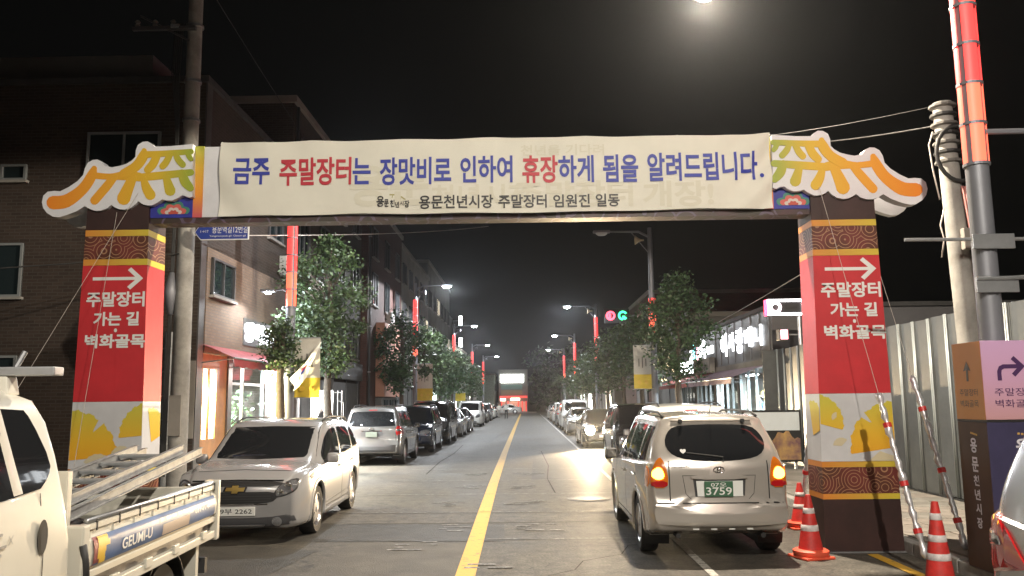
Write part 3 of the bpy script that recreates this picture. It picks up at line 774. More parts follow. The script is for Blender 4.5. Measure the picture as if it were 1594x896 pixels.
DIRS = {'rear': ((1, 0, 0), lambda a, b: (-6, a, b)), 'front': ((-1, 0, 0), lambda a, b: (6, a, b)),
        'left': ((0, -1, 0), lambda a, b: (a, 4, b)), 'right': ((0, 1, 0), lambda a, b: (a, -4, b)), 'top': ((0, 0, -1), lambda a, b: (a, b, 5))}
class Body:
    def __init__(s, P):
        s.P = P; V, allf, keep = car_mesh(P); s.V, s.keep = V, keep
        s.bvh = BVHTree.FromPolygons([Vector(v) for v in V], allf)
    def hit(s, view, a, b, off):
        d, o = DIRS[view]; r = s.bvh.ray_cast(Vector(o(a, b)), Vector(d))
        if r[0] is None:
            r = s.bvh.find_nearest(Vector(o(a, b)) + Vector(d) * (4 if view in ('rear', 'front') else 3.2))
        n = r[1]
        if n.dot(Vector(d)) > 0: n = -n
        return r[0] + n * off
    def patch(s, view, poly, off, name, m, parent, rings=6, round_=2, skirt=.02, dense=3):
        p = chaikin(poly, round_) if round_ else poly
        if dense > 1 and not round_:
            q = []
            for i in range(len(p)):
                a, b = p[i], p[(i + 1) % len(p)]; q += [(a[0] + (b[0] - a[0]) * k / dense, a[1] + (b[1] - a[1]) * k / dense) for k in range(dense)]
            p = q
        cx = sum(q[0] for q in p) / len(p); cy = sum(q[1] for q in p) / len(p); n = len(p)
        vs = []; fs = []
        for x, y in p: vs.append(s.hit(view, x, y, off - skirt))
        for k in range(rings):
            t = 1 - k / rings
            for x, y in p: vs.append(s.hit(view, cx + (x - cx) * t, cy + (y - cy) * t, off))
        vs.append(s.hit(view, cx, cy, off))
        for k in range(rings):
            for i in range(n): fs.append((k * n + i, k * n + (i + 1) % n, (k + 1) * n + (i + 1) % n, (k + 1) * n + i))
        for i in range(n): fs.append((rings * n + i, rings * n + (i + 1) % n, len(vs) - 1))
        return MB().add(vs, fs).build(name, m, parent, smooth=R(50))
    def line(s, view, pts, name, m, parent, w=.013, off=.0015, n=10):
        P = []
        for i in range(len(pts) - 1):
            for k in range(n): P.append((pts[i][0] + (pts[i + 1][0] - pts[i][0]) * k / n, pts[i][1] + (pts[i + 1][1] - pts[i][1]) * k / n))
        P.append(pts[-1]); vs = []; fs = []
        for i, p in enumerate(P):
            a = Vector(P[max(i - 1, 0)]); b = Vector(P[min(i + 1, len(P) - 1)]); t = (b - a).normalized(); nn = Vector((-t.y, t.x)) * w / 2
            vs += [s.hit(view, p[0] + nn.x, p[1] + nn.y, off), s.hit(view, p[0] - nn.x, p[1] - nn.y, off)]
        for i in range(len(P) - 1): fs.append((2 * i, 2 * i + 1, 2 * i + 3, 2 * i + 2))
        return MB().add(vs, fs).build(name, m, parent)

def wheel(parent, x, y, r, wdt, spokes=5, simple=False, m_rim=None):
    w = bpy.data.objects.new('wheel', None); COL.objects.link(w); w.parent = parent; w.location = (x, y, r)
    sg = 1 if y > 0 else -1; h = wdt / 2; rr = r * .66
    MB().lathe([(rr, -h * .9), (r * .93, -h), (r * .985, -h * .8), (r, -h * .4), (r, h * .4), (r * .985, h * .8), (r * .93, h), (rr, h * .9), (rr, -h * .9)], 18 if simple else 36, 'Y', cap=False).build('tyre', M['rubber'], w, smooth=R(40))
    mr = m_rim or M['rim']
    mb = MB().lathe([(rr * 1.03, sg * h * .92), (rr * .98, sg * h * .96), (rr * .9, sg * h * .7), (rr * .9, sg * h * .1)], 18 if simple else 36, 'Y', cap=False)
    for k in range(spokes):
        a = 2 * math.pi * k / spokes + .3; c, s_ = math.cos(a), math.sin(a)
        for w0, w1, r0, r1 in ((.075, .055, .02, .95),):
            q = lambda rad, off_: (rad * rr * c - off_ * s_, sg * h * (.78 if rad > .5 else .86), rad * rr * s_ + off_ * c)
            vs = [q(r0, -w0), q(r0, w0), q(r1, w1), q(r1, -w1)]; vs2 = [(p[0], p[1] - sg * .03, p[2]) for p in vs]
            mb.add(vs + vs2, [(0, 1, 2, 3), (7, 6, 5, 4), (0, 4, 5, 1), (1, 5, 6, 2), (2, 6, 7, 3), (3, 7, 4, 0)])
    mb.lathe([(rr * .2, sg * h * .6), (rr * .2, sg * h * .92), (0.001, sg * h * .95)], 16, 'Y', cap=False)
    mb.build('rim', mr, w)
    MB().lathe([(rr * .9, sg * h * .3), (.001, sg * h * .3)], 18, 'Y', cap=False).build('brake_disc', M['black'], w)
    return w

def rounded_box(name, c, d, m, parent, bev=.02): return MB().box((0, 0, 0), d).build(name, m, parent, bevel=bev, seg=3, smooth=R(35)).__class__ and _last(c)
def _last(c):
    o = COL.objects[-1]; o.location = c; return o

def plate(parent, view, c, body, green, w=.52, h=.11, top=None):
    """number plate: a small board with raised frame and its characters"""
    s = -1 if view == 'rear' else 1
    pl = MB().box((0, 0, 0), (.012, w, h)).build('number_plate', M['plate_green' if green else 'plate_white'], parent, bevel=.004); pl.location = c
    rt = Vector((0, -1 if view == 'rear' else 1, 0)); ink = M['white'] if green else M['ink']; x = s * .0075
    if green:
        if top: text(top, ink, pl, (x, 0, h * .28), rt, (0, 0, 1), w * .55, h * .26, .01)
        if body: text(body, ink, pl, (x, 0, -h * .14), rt, (0, 0, 1), w * .9, h * .5, .01)
    else: text(body, ink, pl, (x, 0, 0), rt, (0, 0, 1), w * .86, h * .62, .01)
    return pl

def make_car(P, name, label, paintm, group=None, front=None, rear=None, simple=False, cladding=None, rails=True):
    t = thing(name, label, 'car', group=group)
    B = Body(P); L2 = P['L'] / 2
    MB().add(B.V, B.keep).build('body', paintm, t, smooth=R(48), recalc=True)
    W2 = max(v for _, v in P['w'])
    # wheels, wells, arch lips
    for wx in P['axles']:
        for sy in (1, -1):
            yb = ip(P['w'], wx)
            wheel(t, wx, sy * (yb - .125), P['wr_'], .215, P.get('spokes', 5), simple)
            pts = [(wx + P['arch_r'] * math.cos(R(a)), P['wz'] + P['arch_r'] * math.sin(R(a))) for a in range(-30, 211, 12)]
            mb = MB(); n = len(pts)
            mb.add([(x, sy * (yb - .04), z) for x, z in pts] + [(x, sy * (yb - .34), z) for x, z in pts], [(i, i + 1, n + i + 1, n + i) for i in range(n - 1)] + [tuple(range(n, 2 * n))])
            mb.build('wheel_well', M['black'], t)
            lip = []
            for a in range(-22, 203, 7):
                q = [B.hit('left' if sy > 0 else 'right', wx + rr * math.cos(R(a)), P['wz'] + rr * math.sin(R(a)), of) for rr, of in ((P['arch_r'] - .006, -.02), (P['arch_r'] - .004, .012), (P['arch_r'] + .05, .010), (P['arch_r'] + .062, -.004))]
                for k in q:
                    k.y = sy * max(abs(k.y), yb * .9)
                lip.append(q)
            vs = [p for q in lip for p in q]; fs = [(i * 4 + j, i * 4 + j + 1, i * 4 + 5 + j, i * 4 + 4 + j) for i in range(len(lip) - 1) for j in range(3)]
            MB().add(vs, fs).build('arch_lip', cladding or paintm, t, smooth=True)
    # glass
    cw, rf = P['cowl'], P['rooffront']
    zc, zr = ip(P['top'], cw), ip(P['top'], rf); wc, wrf = ip(P['wr'], cw), ip(P['wr'], rf)
    zz = lambda f: zc + (zr - zc) * f
    B.patch('front', [(-wc + .0, zz(.06)), (0, zz(.03)), (wc - .0, zz(.06)), (wrf - .03, zz(.9)), (0, zz(.93)), (-wrf + .03, zz(.9))], .004, 'windscreen', M['tint'], t, round_=0, dense=5)
    for sy, vw in ((1, 'left'), (-1, 'right')):
        for x0, x1 in P['panes']:
            lo = [(x0 + (x1 - x0) * k / 6, ip(P['belt'], x0 + (x1 - x0) * k / 6) + .045) for k in range(7)]
            hi = [(x0 + (x1 - x0) * k / 6, max(ip(P['top'], x0 + (x1 - x0) * k / 6) - P.get('pane_top', .12), ip(P['belt'], x0 + (x1 - x0) * k / 6) + .06)) for k in range(6, -1, -1)]
            B.patch(vw, lo + hi, .004, 'side_window', M['tint'], t, round_=1)
        for pts in P.get('doors', []): B.line(vw, pts, 'door_gap', M['seam'], t)
        for hx, hz in P.get('handles', []):
            p = B.hit(vw, hx, hz, .018); o = MB().box((0, 0, 0), (.2, .03, .032)).build('door_handle', P.get('handle_m') or paintm, t, bevel=.01); o.location = p
        mx, mz = P['mirror']; p = B.hit(vw, mx, mz, 0)
        o = MB().box((0, 0, 0), (.10, .17, .15)).build('mirror', P.get('mirror_m') or paintm, t, bevel=.05, seg=3, smooth=R(40)); o.location = (mx, sy * (abs(p.y) + .13), mz + .02)
        g = MB().box((-.052, 0, 0), (.006, .13, .11)).build('mirror_glass', M['chrome'], o)
        MB().box((0.01, sy * -.12, -.05), (.06, .12, .05)).build('mirror_arm', M['trim'], o)
        if rails:
            x0, x1 = P['rail']; pts = []
            for k in range(9):
                x = x0 + (x1 - x0) * k / 8; h = .03 if 0 < k < 8 else -.012
                pts.append((x, sy * (ip(P['wr'], x) - .05), ip(P['top'], x) + .012 + h))
            MB().tube(pts, .016, 8).build('roof_rail', M['trim'] if rails is True else rails, t, smooth=True)
    if front: front(t, B, paintm)
    if rear: rear(t, B, paintm)
    return t

def mir(poly): return [(-a, b) for a, b in poly][::-1]
def pair(B, view, poly, off, name, m, t, **k): return [B.patch(view, poly, off, name, m, t, **k), B.patch(view, mir(poly), off, name, m, t, **k)]

# --- beige silver SUV seen from behind, hazard lights on
SUV = dict(L=4.325, axles=(-1.33, 1.30), arch_r=.405, wz=.345, wr_=.345, cowl=1.16, rooffront=.42, bulge=.045, rlen=.75,
    top=[(-2.16, 1.605), (-2.08, 1.645), (-1.6, 1.665), (-.6, 1.68), (.2, 1.66), (.5, 1.6), (1.16, 1.10), (1.4, 1.05), (1.95, .95), (2.16, .80)],
    belt=[(-2.16, 1.12), (-1, 1.06), (.9, 1.0), (1.2, .99), (1.95, .88), (2.16, .74)],
    w=[(-2.16, .765), (-2.12, .80), (-1.98, .84), (-1.6, .87), (-1.2, .885), (1.3, .885), (1.85, .86), (2.05, .79), (2.16, .66)],
    wr=[(-2.16, .56), (-2.0, .61), (-1.5, .635), (.2, .64), (.6, .62), (1.16, .67), (1.4, .72), (2.16, .55)],
    zb=[(-2.16, .36), (-1.9, .28), (-.9, .22), (.9, .22), (1.9, .26), (2.16, .34)],
    rear=[(.28, .12), (.38, .02), (.45, 0), (.65, 0), (.675, .045), (.86, .055), (1.06, .07), (1.2, .12), (1.4, .24), (1.58, .36), (1.65, .40)],
    front=[(.25, -.12), (.4, 0), (.62, 0), (.8, -.06), (.92, -.2), (1.1, -.4)],
    panes=[(-1.74, -1.35), (-1.25, -.32), (-.2, .78)], doors=[[(-1.3, 1.06), (-1.25, .75), (-.95, .35)], [(-.26, 1.03), (-.26, .33)], [(.85, 1.0), (.9, .6), (.85, .36)], [(-.95, .35), (.85, .35)]],
    handles=[(-1.1, .93), (-.1, .9)], mirror=(.72, 1.06), rail=(-1.75, .3), mirror_m=M['cladding'])
def suv_rear(t, B, pm):
    B.patch('rear', [(-.47, 1.545), (-.25, 1.56), (0, 1.565), (.25, 1.56), (.47, 1.545), (.56, 1.47), (.605, 1.36), (.57, 1.25), (.45, 1.18), (.2, 1.15), (0, 1.145), (-.2, 1.15), (-.45, 1.18), (-.57, 1.25), (-.605, 1.36), (-.56, 1.47)], .005, 'rear_window', M['tint'], t, round_=1, rings=8)
    B.patch('rear', [(-.5, 1.59), (.5, 1.59), (.47, 1.625), (-.47, 1.625)], .03, 'spoiler', pm, t, round_=1, skirt=.06)
    B.patch('rear', [(-.755, .655), (0, .662), (.755, .655), (.765, .57), (.745, .445), (0, .425), (-.745, .445), (-.765, .55)], .022, 'rear_bumper', pm, t, round_=0, dense=6, skirt=.045)
    for L in pair(B, 'rear', [(.605, 0.845), (.60, 1.010), (.655, 1.190), (.71, 1.180), (.785, 1.040), (.80, 0.845)], .012, 'tail_light', M['amberlens'], t, round_=1, skirt=.05): pass
    for sy in (1, -1):
        tl = B.patch('rear', [(sy * a, b) for a, b in [(.645, 0.960), (.65, 1.030), (.69, 1.080), (.74, 1.070), (.775, 1.030), (.775, 0.960), (.71, 0.935)]], .019, 'indicator_lamp', M['amber_on'], t, round_=1)
        B.patch('rear', [(sy * a, b) for a, b in [(.61, 0.855), (.61, 0.925), (.785, 0.925), (.79, 0.855)]], .017, 'brake_lens', M['redlens'], t, round_=1)
        B.patch('left' if sy > 0 else 'right', [(-2.03, 0.850), (-2.04, 1.030), (-1.93, 1.110), (-1.9, 0.860)], .012, 'tail_light', M['amberlens'], t, round_=1)
    # tailgate gaps, plate recess
    B.line('rear', [(-.585, 1.15), (-.585, .70)], 'tailgate_gap', M['seam'], t); B.line('rear', [(.585, 1.15), (.585, .70)], 'tailgate_gap', M['seam'], t)
    B.line('rear', [(-.74, .675), (.74, .675)], 'bumper_gap', M['seam'], t, w=.014); B.line('rear', [(-.76, .435), (.76, .435)], 'bumper_crease', M['trim'], t, w=.012)
    B.line('rear', [(-.43, 0.990), (-.40, 0.780), (-.34, 0.720)], 'plate_crease', M['seam'], t, w=.006); B.line('rear', [(.43, 0.990), (.40, 0.780), (.34, 0.720)], 'plate_crease', M['seam'], t, w=.006)
    B.line('rear', [(-.43, 0.985), (.43, 0.985)], 'plate_crease', M['seam'], t, w=.006)
    rec = B.patch('rear', [(-.31, 0.945), (.31, 0.945), (.29, 0.745), (-.29, 0.745)], .002, 'plate_recess', M['trim'], t, round_=0)
    B.patch('rear', [(-.275, 0.925), (.275, 0.925), (.265, 0.750), (-.265, 0.750)], .010, 'plate_backing', M['plate_white'], t, round_=0)
    B.patch('rear', [(-.34, 0.995), (.34, 0.995), (.33, 0.940), (-.33, 0.940)], .03, 'handle_bar', pm, t, round_=1, skirt=.05)
    p = B.hit('rear', 0, .84, .0); x = min(B.hit('rear', 0, .92, 0).x, B.hit('rear', 0, .75, 0).x) - .022
    plate(t, 'rear', (x, .02, .837), '3759', True, .335, .175, '07오')
    # oval emblem with slanted letter
    e = p = B.hit('rear', 0, 1.05, .012); mb = MB()
    pts = [(0, .062 * math.cos(a * math.pi / 12), .034 * math.sin(a * math.pi / 12)) for a in range(25)]
    mb.tube(pts, .006, 6, cap=False); mb.tube([(0, .025, -.026), (0, .012, .026)], .007, 6); mb.tube([(0, -.012, -.026), (0, -.025, .026)], .007, 6); mb.tube([(0, .02, -.004), (0, -.02, .004)], .006, 6)
    o = mb.build('emblem', M['chrome'], t, smooth=True); o.location = e
    q = B.hit('rear', .455, 1.09, .016); text('TUCSON', M['ink'], t, q, (.03, -1, 0), (.2, 0, .98), .22, .03, .02, name='model_lettering')
    # wiper, hinges, antenna, sticker
    a = B.hit('rear', -.06, 1.185, .03); b = B.hit('rear', .36, 1.235, .02)
    MB().tube([B.hit('rear', -.06, 1.135, .01), a, b], .008, 6).build('rear_wiper', M['black'], t)
    for sy in (.38, -.38):
        p = B.hit('rear', sy, 1.58, .04); o = MB().box((0, 0, 0), (.05, .045, .05)).build('window_hinge', M['trim'], t, bevel=.01); o.location = p
    MB().tube([(-1.75, 0, 1.68), (-1.9, 0, 1.86)], .004, 6).build('antenna', M['black'], t)
    q = B.hit('rear', .4, 1.255, .012); text('♥', M['white'], t, q, (0, -1, 0), (.4, 0, .9), .07, .06, 0, name='window_sticker')
    for k in (-.33, -.12, .09, .3):
        p = B.hit('rear', k, .385, .006); o = MB().box((0, 0, 0), (.012, .07, .014)).build('bumper_reflector', M['plate_white'], t); o.location = p
    for sy in (-.5, .5):
        o = MB().tube([(-2.1, sy, .3), (-1.8, sy, .3)], .03, 10).build('exhaust_pipe', M['black'], t)
def suv_front(t, B, pm):
    pair(B, 'front', [(.42, .78), (.44, .68), (.62, .66), (.76, .72), (.78, .82), (.6, .84)], .008, 'headlight', M['lampglass'], t, round_=1)
    B.patch('front', [(-.36, .80), (.36, .80), (.33, .68), (-.33, .68)], .006, 'grille', M['black'], t, round_=1)
    B.patch('front', [(-.5, .46), (.5, .46), (.45, .36), (-.45, .36)], .006, 'air_intake', M['black'], t, round_=1)
    plate(t, 'front', (B.hit('front', 0, .55, .012).x, 0, .55), '', False) if False else None

# --- pearl white MPV facing the camera
MPV = dict(L=4.5, axles=(-1.34, 1.36), arch_r=.40, wz=.34, wr_=.34, cowl=1.28, rooffront=.30, bulge=.07, spokes=5, flen=.8,
    top=[(-2.25, 1.47), (-2.15, 1.52), (-1.5, 1.575), (-.5, 1.60), (.1, 1.585), (.32, 1.54), (1.28, 1.045), (1.5, 1.005), (2.0, .94), (2.25, .82)],
    belt=[(-2.25, 1.10), (-1.2, 1.02), (.6, .955), (1.25, .945), (2.0, .885), (2.25, .74)],
    w=[(-2.25, .78), (-2.1, .86), (-1.8, .89), (1.3, .89), (1.85, .88), (2.1, .83), (2.2, .785), (2.25, .73)],
    wr=[(-2.25, .62), (-1.8, .69), (.1, .712), (.4, .712), (1.28, .765), (1.5, .78), (2.25, .62)],
    zb=[(-2.25, .36), (-1.9, .27), (-.9, .2), (.9, .2), (1.9, .2), (2.25, .2)],
    rear=[(.28, .12), (.4, .0), (.7, 0), (.95, .06), (1.2, .15), (1.55, .38)],
    front=[(.2, -.06), (.28, -.01), (.5, 0), (.7, -.005), (.8, -.03), (.9, -.11), (1.0, -.35)],
    panes=[(-1.95, -1.42), (-1.32, -.38), (-.28, .92)], doors=[[(-1.38, 1.0), (-1.3, .75), (-1.0, .34)], [(-.33, .99), (-.33, .32)], [(.98, .93), (1.0, .6), (.93, .34)], [(-1.0, .33), (.93, .33)]],
    handles=[(-1.12, .89), (-.12, .86)], mirror=(.84, 1.02), rail=(-1.9, .2), pane_top=.13)
def bowtie(B, view, z, s=1.0, y0=0.0):
    return [(y0 + a * s, z + b * s) for a, b in [(-.14, -.022), (-.12, .028), (-.045, .028), (-.038, .052), (.05, .052), (.043, .028), (.14, .028), (.12, -.028), (.043, -.028), (.036, -.052), (-.05, -.052), (-.043, -.022)]]
def mpv_front(t, B, pm):
    M['gold_emblem'] = mat('gold_emblem', (.36, .25, .07), .35, .6)
    B.patch('front', [(-.60, .815), (0, .825), (.60, .815), (.58, .755), (0, .762), (-.58, .755)], .007, 'upper_grille', M['black'], t, round_=1)
    B.line('front', [(-.60, .82), (0, .832), (.60, .82)], 'chrome_strip', M['chrome'], t, w=.012, off=.012)
    lg = B.patch('front', [(-.56, .69), (0, .69), (.56, .69), (.52, .57), (.40, .54), (0, .535), (-.40, .54), (-.52, .57)], .007, 'lower_grille', M['black'], t, round_=1)
    for k in range(4): B.line('front', [(-.46, .565 + k * .034), (.46, .565 + k * .034)], 'grille_bar', M['trim'], lg, w=.012, off=.014)
    B.line('front', [(-.42, .53), (0, .525), (.42, .53)], 'chrome_strip', M['chrome'], t, w=.016, off=.012)
    B.patch('front', bowtie(B, 'front', .722, 1.12), .022, 'emblem_rim', M['chrome'], t, round_=0, dense=1, rings=2)
    B.patch('front', bowtie(B, 'front', .722, .92), .026, 'emblem', M['gold_emblem'], t, round_=0, dense=1, rings=2)
    for sy in (1, -1):
        hl = [(.49, .60), (.50, .69), (.56, .775), (.66, .825), (.765, .85), (.79, .80), (.77, .69), (.63, .625)]
        h0 = B.patch('front', [(sy * a, b) for a, b in hl], .006, 'headlight_surround', M['black'], t, round_=1)
        c = (.645, .73)
        B.patch('front', [(sy * (c[0] + (a - c[0]) * .84), c[1] + (b - c[1]) * .8) for a, b in hl], .012, 'headlight', M['lampglass'], h0, round_=1)
        for q, zz, rr in ((.67, .755, .05), (.575, .685, .04)):
            p = B.hit('front', sy * q, zz, .012); o = MB().lathe([(rr, -.02), (rr, .006), (rr * .8, .01), (rr * .7, -.004), (0.001, .004)], 18, 'X', cap=False).build('headlight_bulb', M['chrome'], h0, smooth=True); o.location = p
        B.patch('left' if sy > 0 else 'right', [(1.82, .80), (1.86, .865), (1.68, .90), (1.60, .89), (1.72, .82)], .006, 'headlight', M['lampglass'], t, round_=1)
        fg = [(.54 + .065 * math.cos(k * math.pi / 6), .30 + .058 * math.sin(k * math.pi / 6)) for k in range(12)]
        f0 = B.patch('front', [(sy * a, b) for a, b in [(.40, .35), (.74, .40), (.78, .27), (.44, .225)]], .006, 'lamp_housing', M['cladding'], t, round_=1)
        B.patch('front', [(sy * a, b) for a, b in fg], .014, 'fog_light', M['lampglass'], f0, round_=0, dense=1)
    B.patch('front', [(-.74, .385), (-.42, .355), (0, .35), (.42, .355), (.74, .385), (.76, .27), (.4, .205), (0, .2), (-.4, .205), (-.76, .27)], .004, 'lower_bumper', M['cladding'], t, round_=1)
    B.patch('front', [(-.40, .262), (0, .258), (.40, .262), (.36, .23), (0, .222), (-.36, .23)], .016, 'skid_plate', M['steel'], t, round_=1)
    plate(t, 'front', (B.hit('front', 0, .44, .016).x, 0, .44), '39부 2262', False, .54, .115)
    B.line('front', [(-.62, .935), (0, .955), (.62, .935)], 'bonnet_gap', M['seam'], t, w=.007)
    for sy, vw in ((1, 'left'), (-1, 'right')):
        B.patch(vw, [(-.95, .30), (.95, .30), (.95, .215), (-.95, .215)], .02, 'side_sill', M['cladding'] if False else pm, t, round_=1)
        B.line(vw, [(-.95, .42), (0.4, .39), (.9, .37)], 'body_crease', M['seam'], t, w=.006)
        B.line(vw, [(-1.98, 1.12), (-1.3, 1.06), (.9, .985)], 'belt_trim', M['black'], t, w=.02, off=.006)
    mb = MB().tube([(1.22, -.45, 1.04), (1.06, .1, 1.10)], .008, 6); mb.build('wiper', M['black'], t)
    MB().tube([(1.22, .05, 1.045), (1.06, .55, 1.09)], .008, 6).build('wiper', M['black'], t)

# --- silver SUV with grey lower cladding seen from behind
SUV2 = dict(SUV); SUV2.update(L=4.35, pane_top=.13,
    top=[(-2.175, 1.58), (-2.1, 1.64), (-1.6, 1.68), (-.6, 1.70), (.2, 1.68), (.5, 1.62), (1.16, 1.12), (1.4, 1.06), (1.95, .96), (2.175, .82)],
    rear=[(.28, .10), (.38, .0), (.45, -.02), (.6, -.02), (.70, .03), (1.05, .05), (1.2, .09), (1.55, .27), (1.7, .3)],
    wr=[(-2.175, .62), (-2.0, .66), (-1.5, .66), (.2, .65), (.6, .62), (1.16, .67), (1.4, .72), (2.175, .55)])
def suv2_rear(t, B, pm):
    B.patch('rear', [(-.60, 1.54), (0, 1.56), (.60, 1.54), (.68, 1.14), (0, 1.12), (-.68, 1.14)], .005, 'rear_window', M['tint'], t, round_=0, dense=5)
    for sy in (1, -1):
        tl = B.patch('rear', [(sy * a, b) for a, b in [(.70, .86), (.70, 1.13), (.83, 1.13), (.87, .86)]], .012, 'tail_light', M['redlens'], t, round_=1)
        B.patch('rear', [(sy * a, b) for a, b in [(.72, .98), (.72, 1.05), (.83, 1.05), (.84, .98)]], .018, 'reverse_lens', M['lampglass'], tl, round_=1)
        B.patch('left' if sy > 0 else 'right', [(-2.06, .87), (-2.06, 1.12), (-1.88, 1.10), (-1.88, .90)], .012, 'tail_light', M['redlens'], t, round_=1)
    B.patch('rear', [(-.80, .60), (0, .61), (.80, .60), (.78, .42), (0, .40), (-.78, .42)], .016, 'rear_bumper', M['cladding'], t, round_=0, dense=6, skirt=.05)
    B.line('rear', [(-.7, 1.10), (-.7, .70)], 'tailgate_gap', M['seam'], t); B.line('rear', [(.7, 1.10), (.7, .70)], 'tailgate_gap', M['seam'], t)
    B.patch('rear', [(-.34, .99), (.34, .99), (.30, .83), (-.30, .83)], .003, 'plate_recess', M['cladding'], t, round_=1)
    plate(t, 'rear', (B.hit('rear', 0, .9, .012).x - .01, 0, .9), None, True, .335, .15).data.materials[0] = mat('faded_plate', (.16, .19, .165), .5)
    B.line('rear', [(-.3, 1.0), (.3, 1.0)], 'chrome_strip', M['chrome'], t, w=.02, off=.012)
    e = B.hit('rear', 0, 1.055, .012); o = MB().tube([(0, .065 * math.cos(a * math.pi / 8), .035 * math.sin(a * math.pi / 8)) for a in range(17)], .008, 6, cap=False).build('emblem', M['chrome'], t, smooth=True); o.location = e
    B.patch('rear', [(-.12, 1.60), (.12, 1.60), (.12, 1.585), (-.12, 1.585)], .012, 'brake_light', M['redlens'], t, round_=0)

SEDAN = dict(L=4.55, axles=(-1.35, 1.36), arch_r=.365, wz=.315, wr_=.315, cowl=1.0, rooffront=.18, bulge=.09, rlen=.5,
    top=[(-2.275, .93), (-2.15, 1.0), (-1.7, 1.03), (-1.55, 1.06), (-.85, 1.40), (-.4, 1.44), (0, 1.44), (.2, 1.40), (1.0, .98), (1.3, .94), (2.0, .84), (2.275, .70)],
    belt=[(-2.275, .86), (-1.6, .94), (-.5, .91), (1.0, .87), (2.0, .78), (2.275, .62)],
    w=[(-2.275, .74), (-2.15, .83), (-1.8, .875), (1.3, .875), (1.9, .84), (2.15, .76), (2.275, .64)],
    wr=[(-2.275, .58), (-1.7, .66), (-.85, .55), (0, .57), (.2, .57), (1.0, .68), (1.3, .72), (2.275, .56)],
    zb=[(-2.275, .32), (-1.9, .22), (-.9, .17), (.9, .17), (1.9, .19), (2.275, .24)],
    rear=[(.25, .10), (.4, 0), (.65, 0), (.85, .05), (1.0, .1)], front=[(.2, -.08), (.35, 0), (.55, 0), (.7, -.08), (.85, -.3)],
    panes=[(-1.25, -.42), (-.34, .8)], doors=[[(-1.25, .9), (-1.1, .6), (-.95, .28)], [(-.38, .92), (-.38, .27)], [(.8, .87), (.82, .3)]], handles=[(-1.0, .8), (-.1, .78)], mirror=(.66, .93), rail=(-.8, .1))
def sedan_front(t, B, pm):
    pair(B, 'front', [(.42, .60), (.44, .68), (.62, .735), (.76, .74), (.76, .64), (.6, .60)], .008, 'headlight', M['lampglass'], t, round_=1)
    B.patch('front', [(-.36, .68), (.36, .68), (.32, .56), (-.32, .56)], .006, 'grille', M['black'], t, round_=1)
    B.patch('front', [(-.5, .36), (.5, .36), (.45, .25), (-.45, .25)], .006, 'air_intake', M['black'], t, round_=1)
    B.patch('front', [(-.26, .50), (.26, .50), (.26, .40), (-.26, .40)], .012, 'number_plate', M['plate_white'], t, round_=0)
def sedan_rear(t, B, pm):
    B.patch('rear', [(-.50, 1.36), (.50, 1.36), (.60, 1.07), (-.60, 1.07)], .004, 'rear_window', M['tint'], t, round_=0, dense=5)
    pair(B, 'rear', [(.42, .72), (.42, .86), (.74, .87), (.76, .74)], .01, 'tail_light', M['redlens'], t, round_=1)
    B.patch('rear', [(-.26, .80), (.26, .80), (.26, .69), (-.26, .69)], .008, 'number_plate', M['plate_white'], t, round_=0)
VAN = dict(L=4.9, axles=(-1.5, 1.5), arch_r=.39, wz=.33, wr_=.33, cowl=1.62, rooffront=.95, bulge=.08, rlen=.5, crown=1.2,
    top=[(-2.45, 1.72), (-2.35, 1.8), (-1.6, 1.86), (.3, 1.87), (.8, 1.82), (1.0, 1.76), (1.62, 1.16), (1.8, 1.08), (2.2, .98), (2.45, .8)],
    belt=[(-2.45, 1.08), (0, 1.05), (1.5, 1.0), (2.2, .86), (2.45, .7)],
    w=[(-2.45, .84), (-2.3, .92), (-1.9, .945), (1.6, .945), (2.1, .9), (2.3, .82), (2.45, .7)],
    wr=[(-2.45, .7), (-2.2, .76), (.4, .77), (1.0, .75), (1.62, .76), (1.9, .78), (2.45, .6)],
    zb=[(-2.45, .34), (-2, .24), (2.0, .2), (2.45, .28)],
    rear=[(.3, .06), (.45, 0), (.7, 0), (1.0, .03), (1.8, .16)], front=[(.2, -.08), (.35, 0), (.6, 0), (.8, -.08), (1.0, -.3)],
    panes=[(-2.2, -1.15), (-1.05, .2), (.3, 1.35)], doors=[[(.25, 1.05), (.25, .3)], [(-1.1, 1.05), (-1.1, .3)]], handles=[(.1, .95), (.5, .95)], mirror=(1.2, 1.12), rail=(-2, .5), pane_top=.2)
def van_front(t, B, pm):
    pair(B, 'front', [(.48, .66), (.5, .82), (.66, .92), (.82, .92), (.80, .72), (.64, .66)], .008, 'headlight', M['lampglass'], t, round_=1)
    B.patch('front', [(-.42, .82), (.42, .82), (.38, .66), (-.38, .66)], .006, 'grille', M['black'], t, round_=1)
    B.patch('front', [(-.6, .44), (.6, .44), (.55, .30), (-.55, .30)], .006, 'air_intake', M['black'], t, round_=1)
    B.patch('front', [(-.26, .58), (.26, .58), (.26, .48), (-.26, .48)], .012, 'number_plate', M['plate_white'], t, round_=0)
def van_rear(t, B, pm):
    B.patch('rear', [(-.64, 1.68), (.64, 1.68), (.72, 1.16), (-.72, 1.16)], .005, 'rear_window', M['tint'], t, round_=0, dense=5)
    pair(B, 'rear', [(.76, .8), (.76, 1.2), (.86, 1.2), (.9, .8)], .01, 'tail_light', M['redlens'], t, round_=1)
    B.patch('rear', [(-.26, .9), (.26, .9), (.26, .78), (-.26, .78)], .008, 'number_plate', M['plate_white'], t, round_=0)

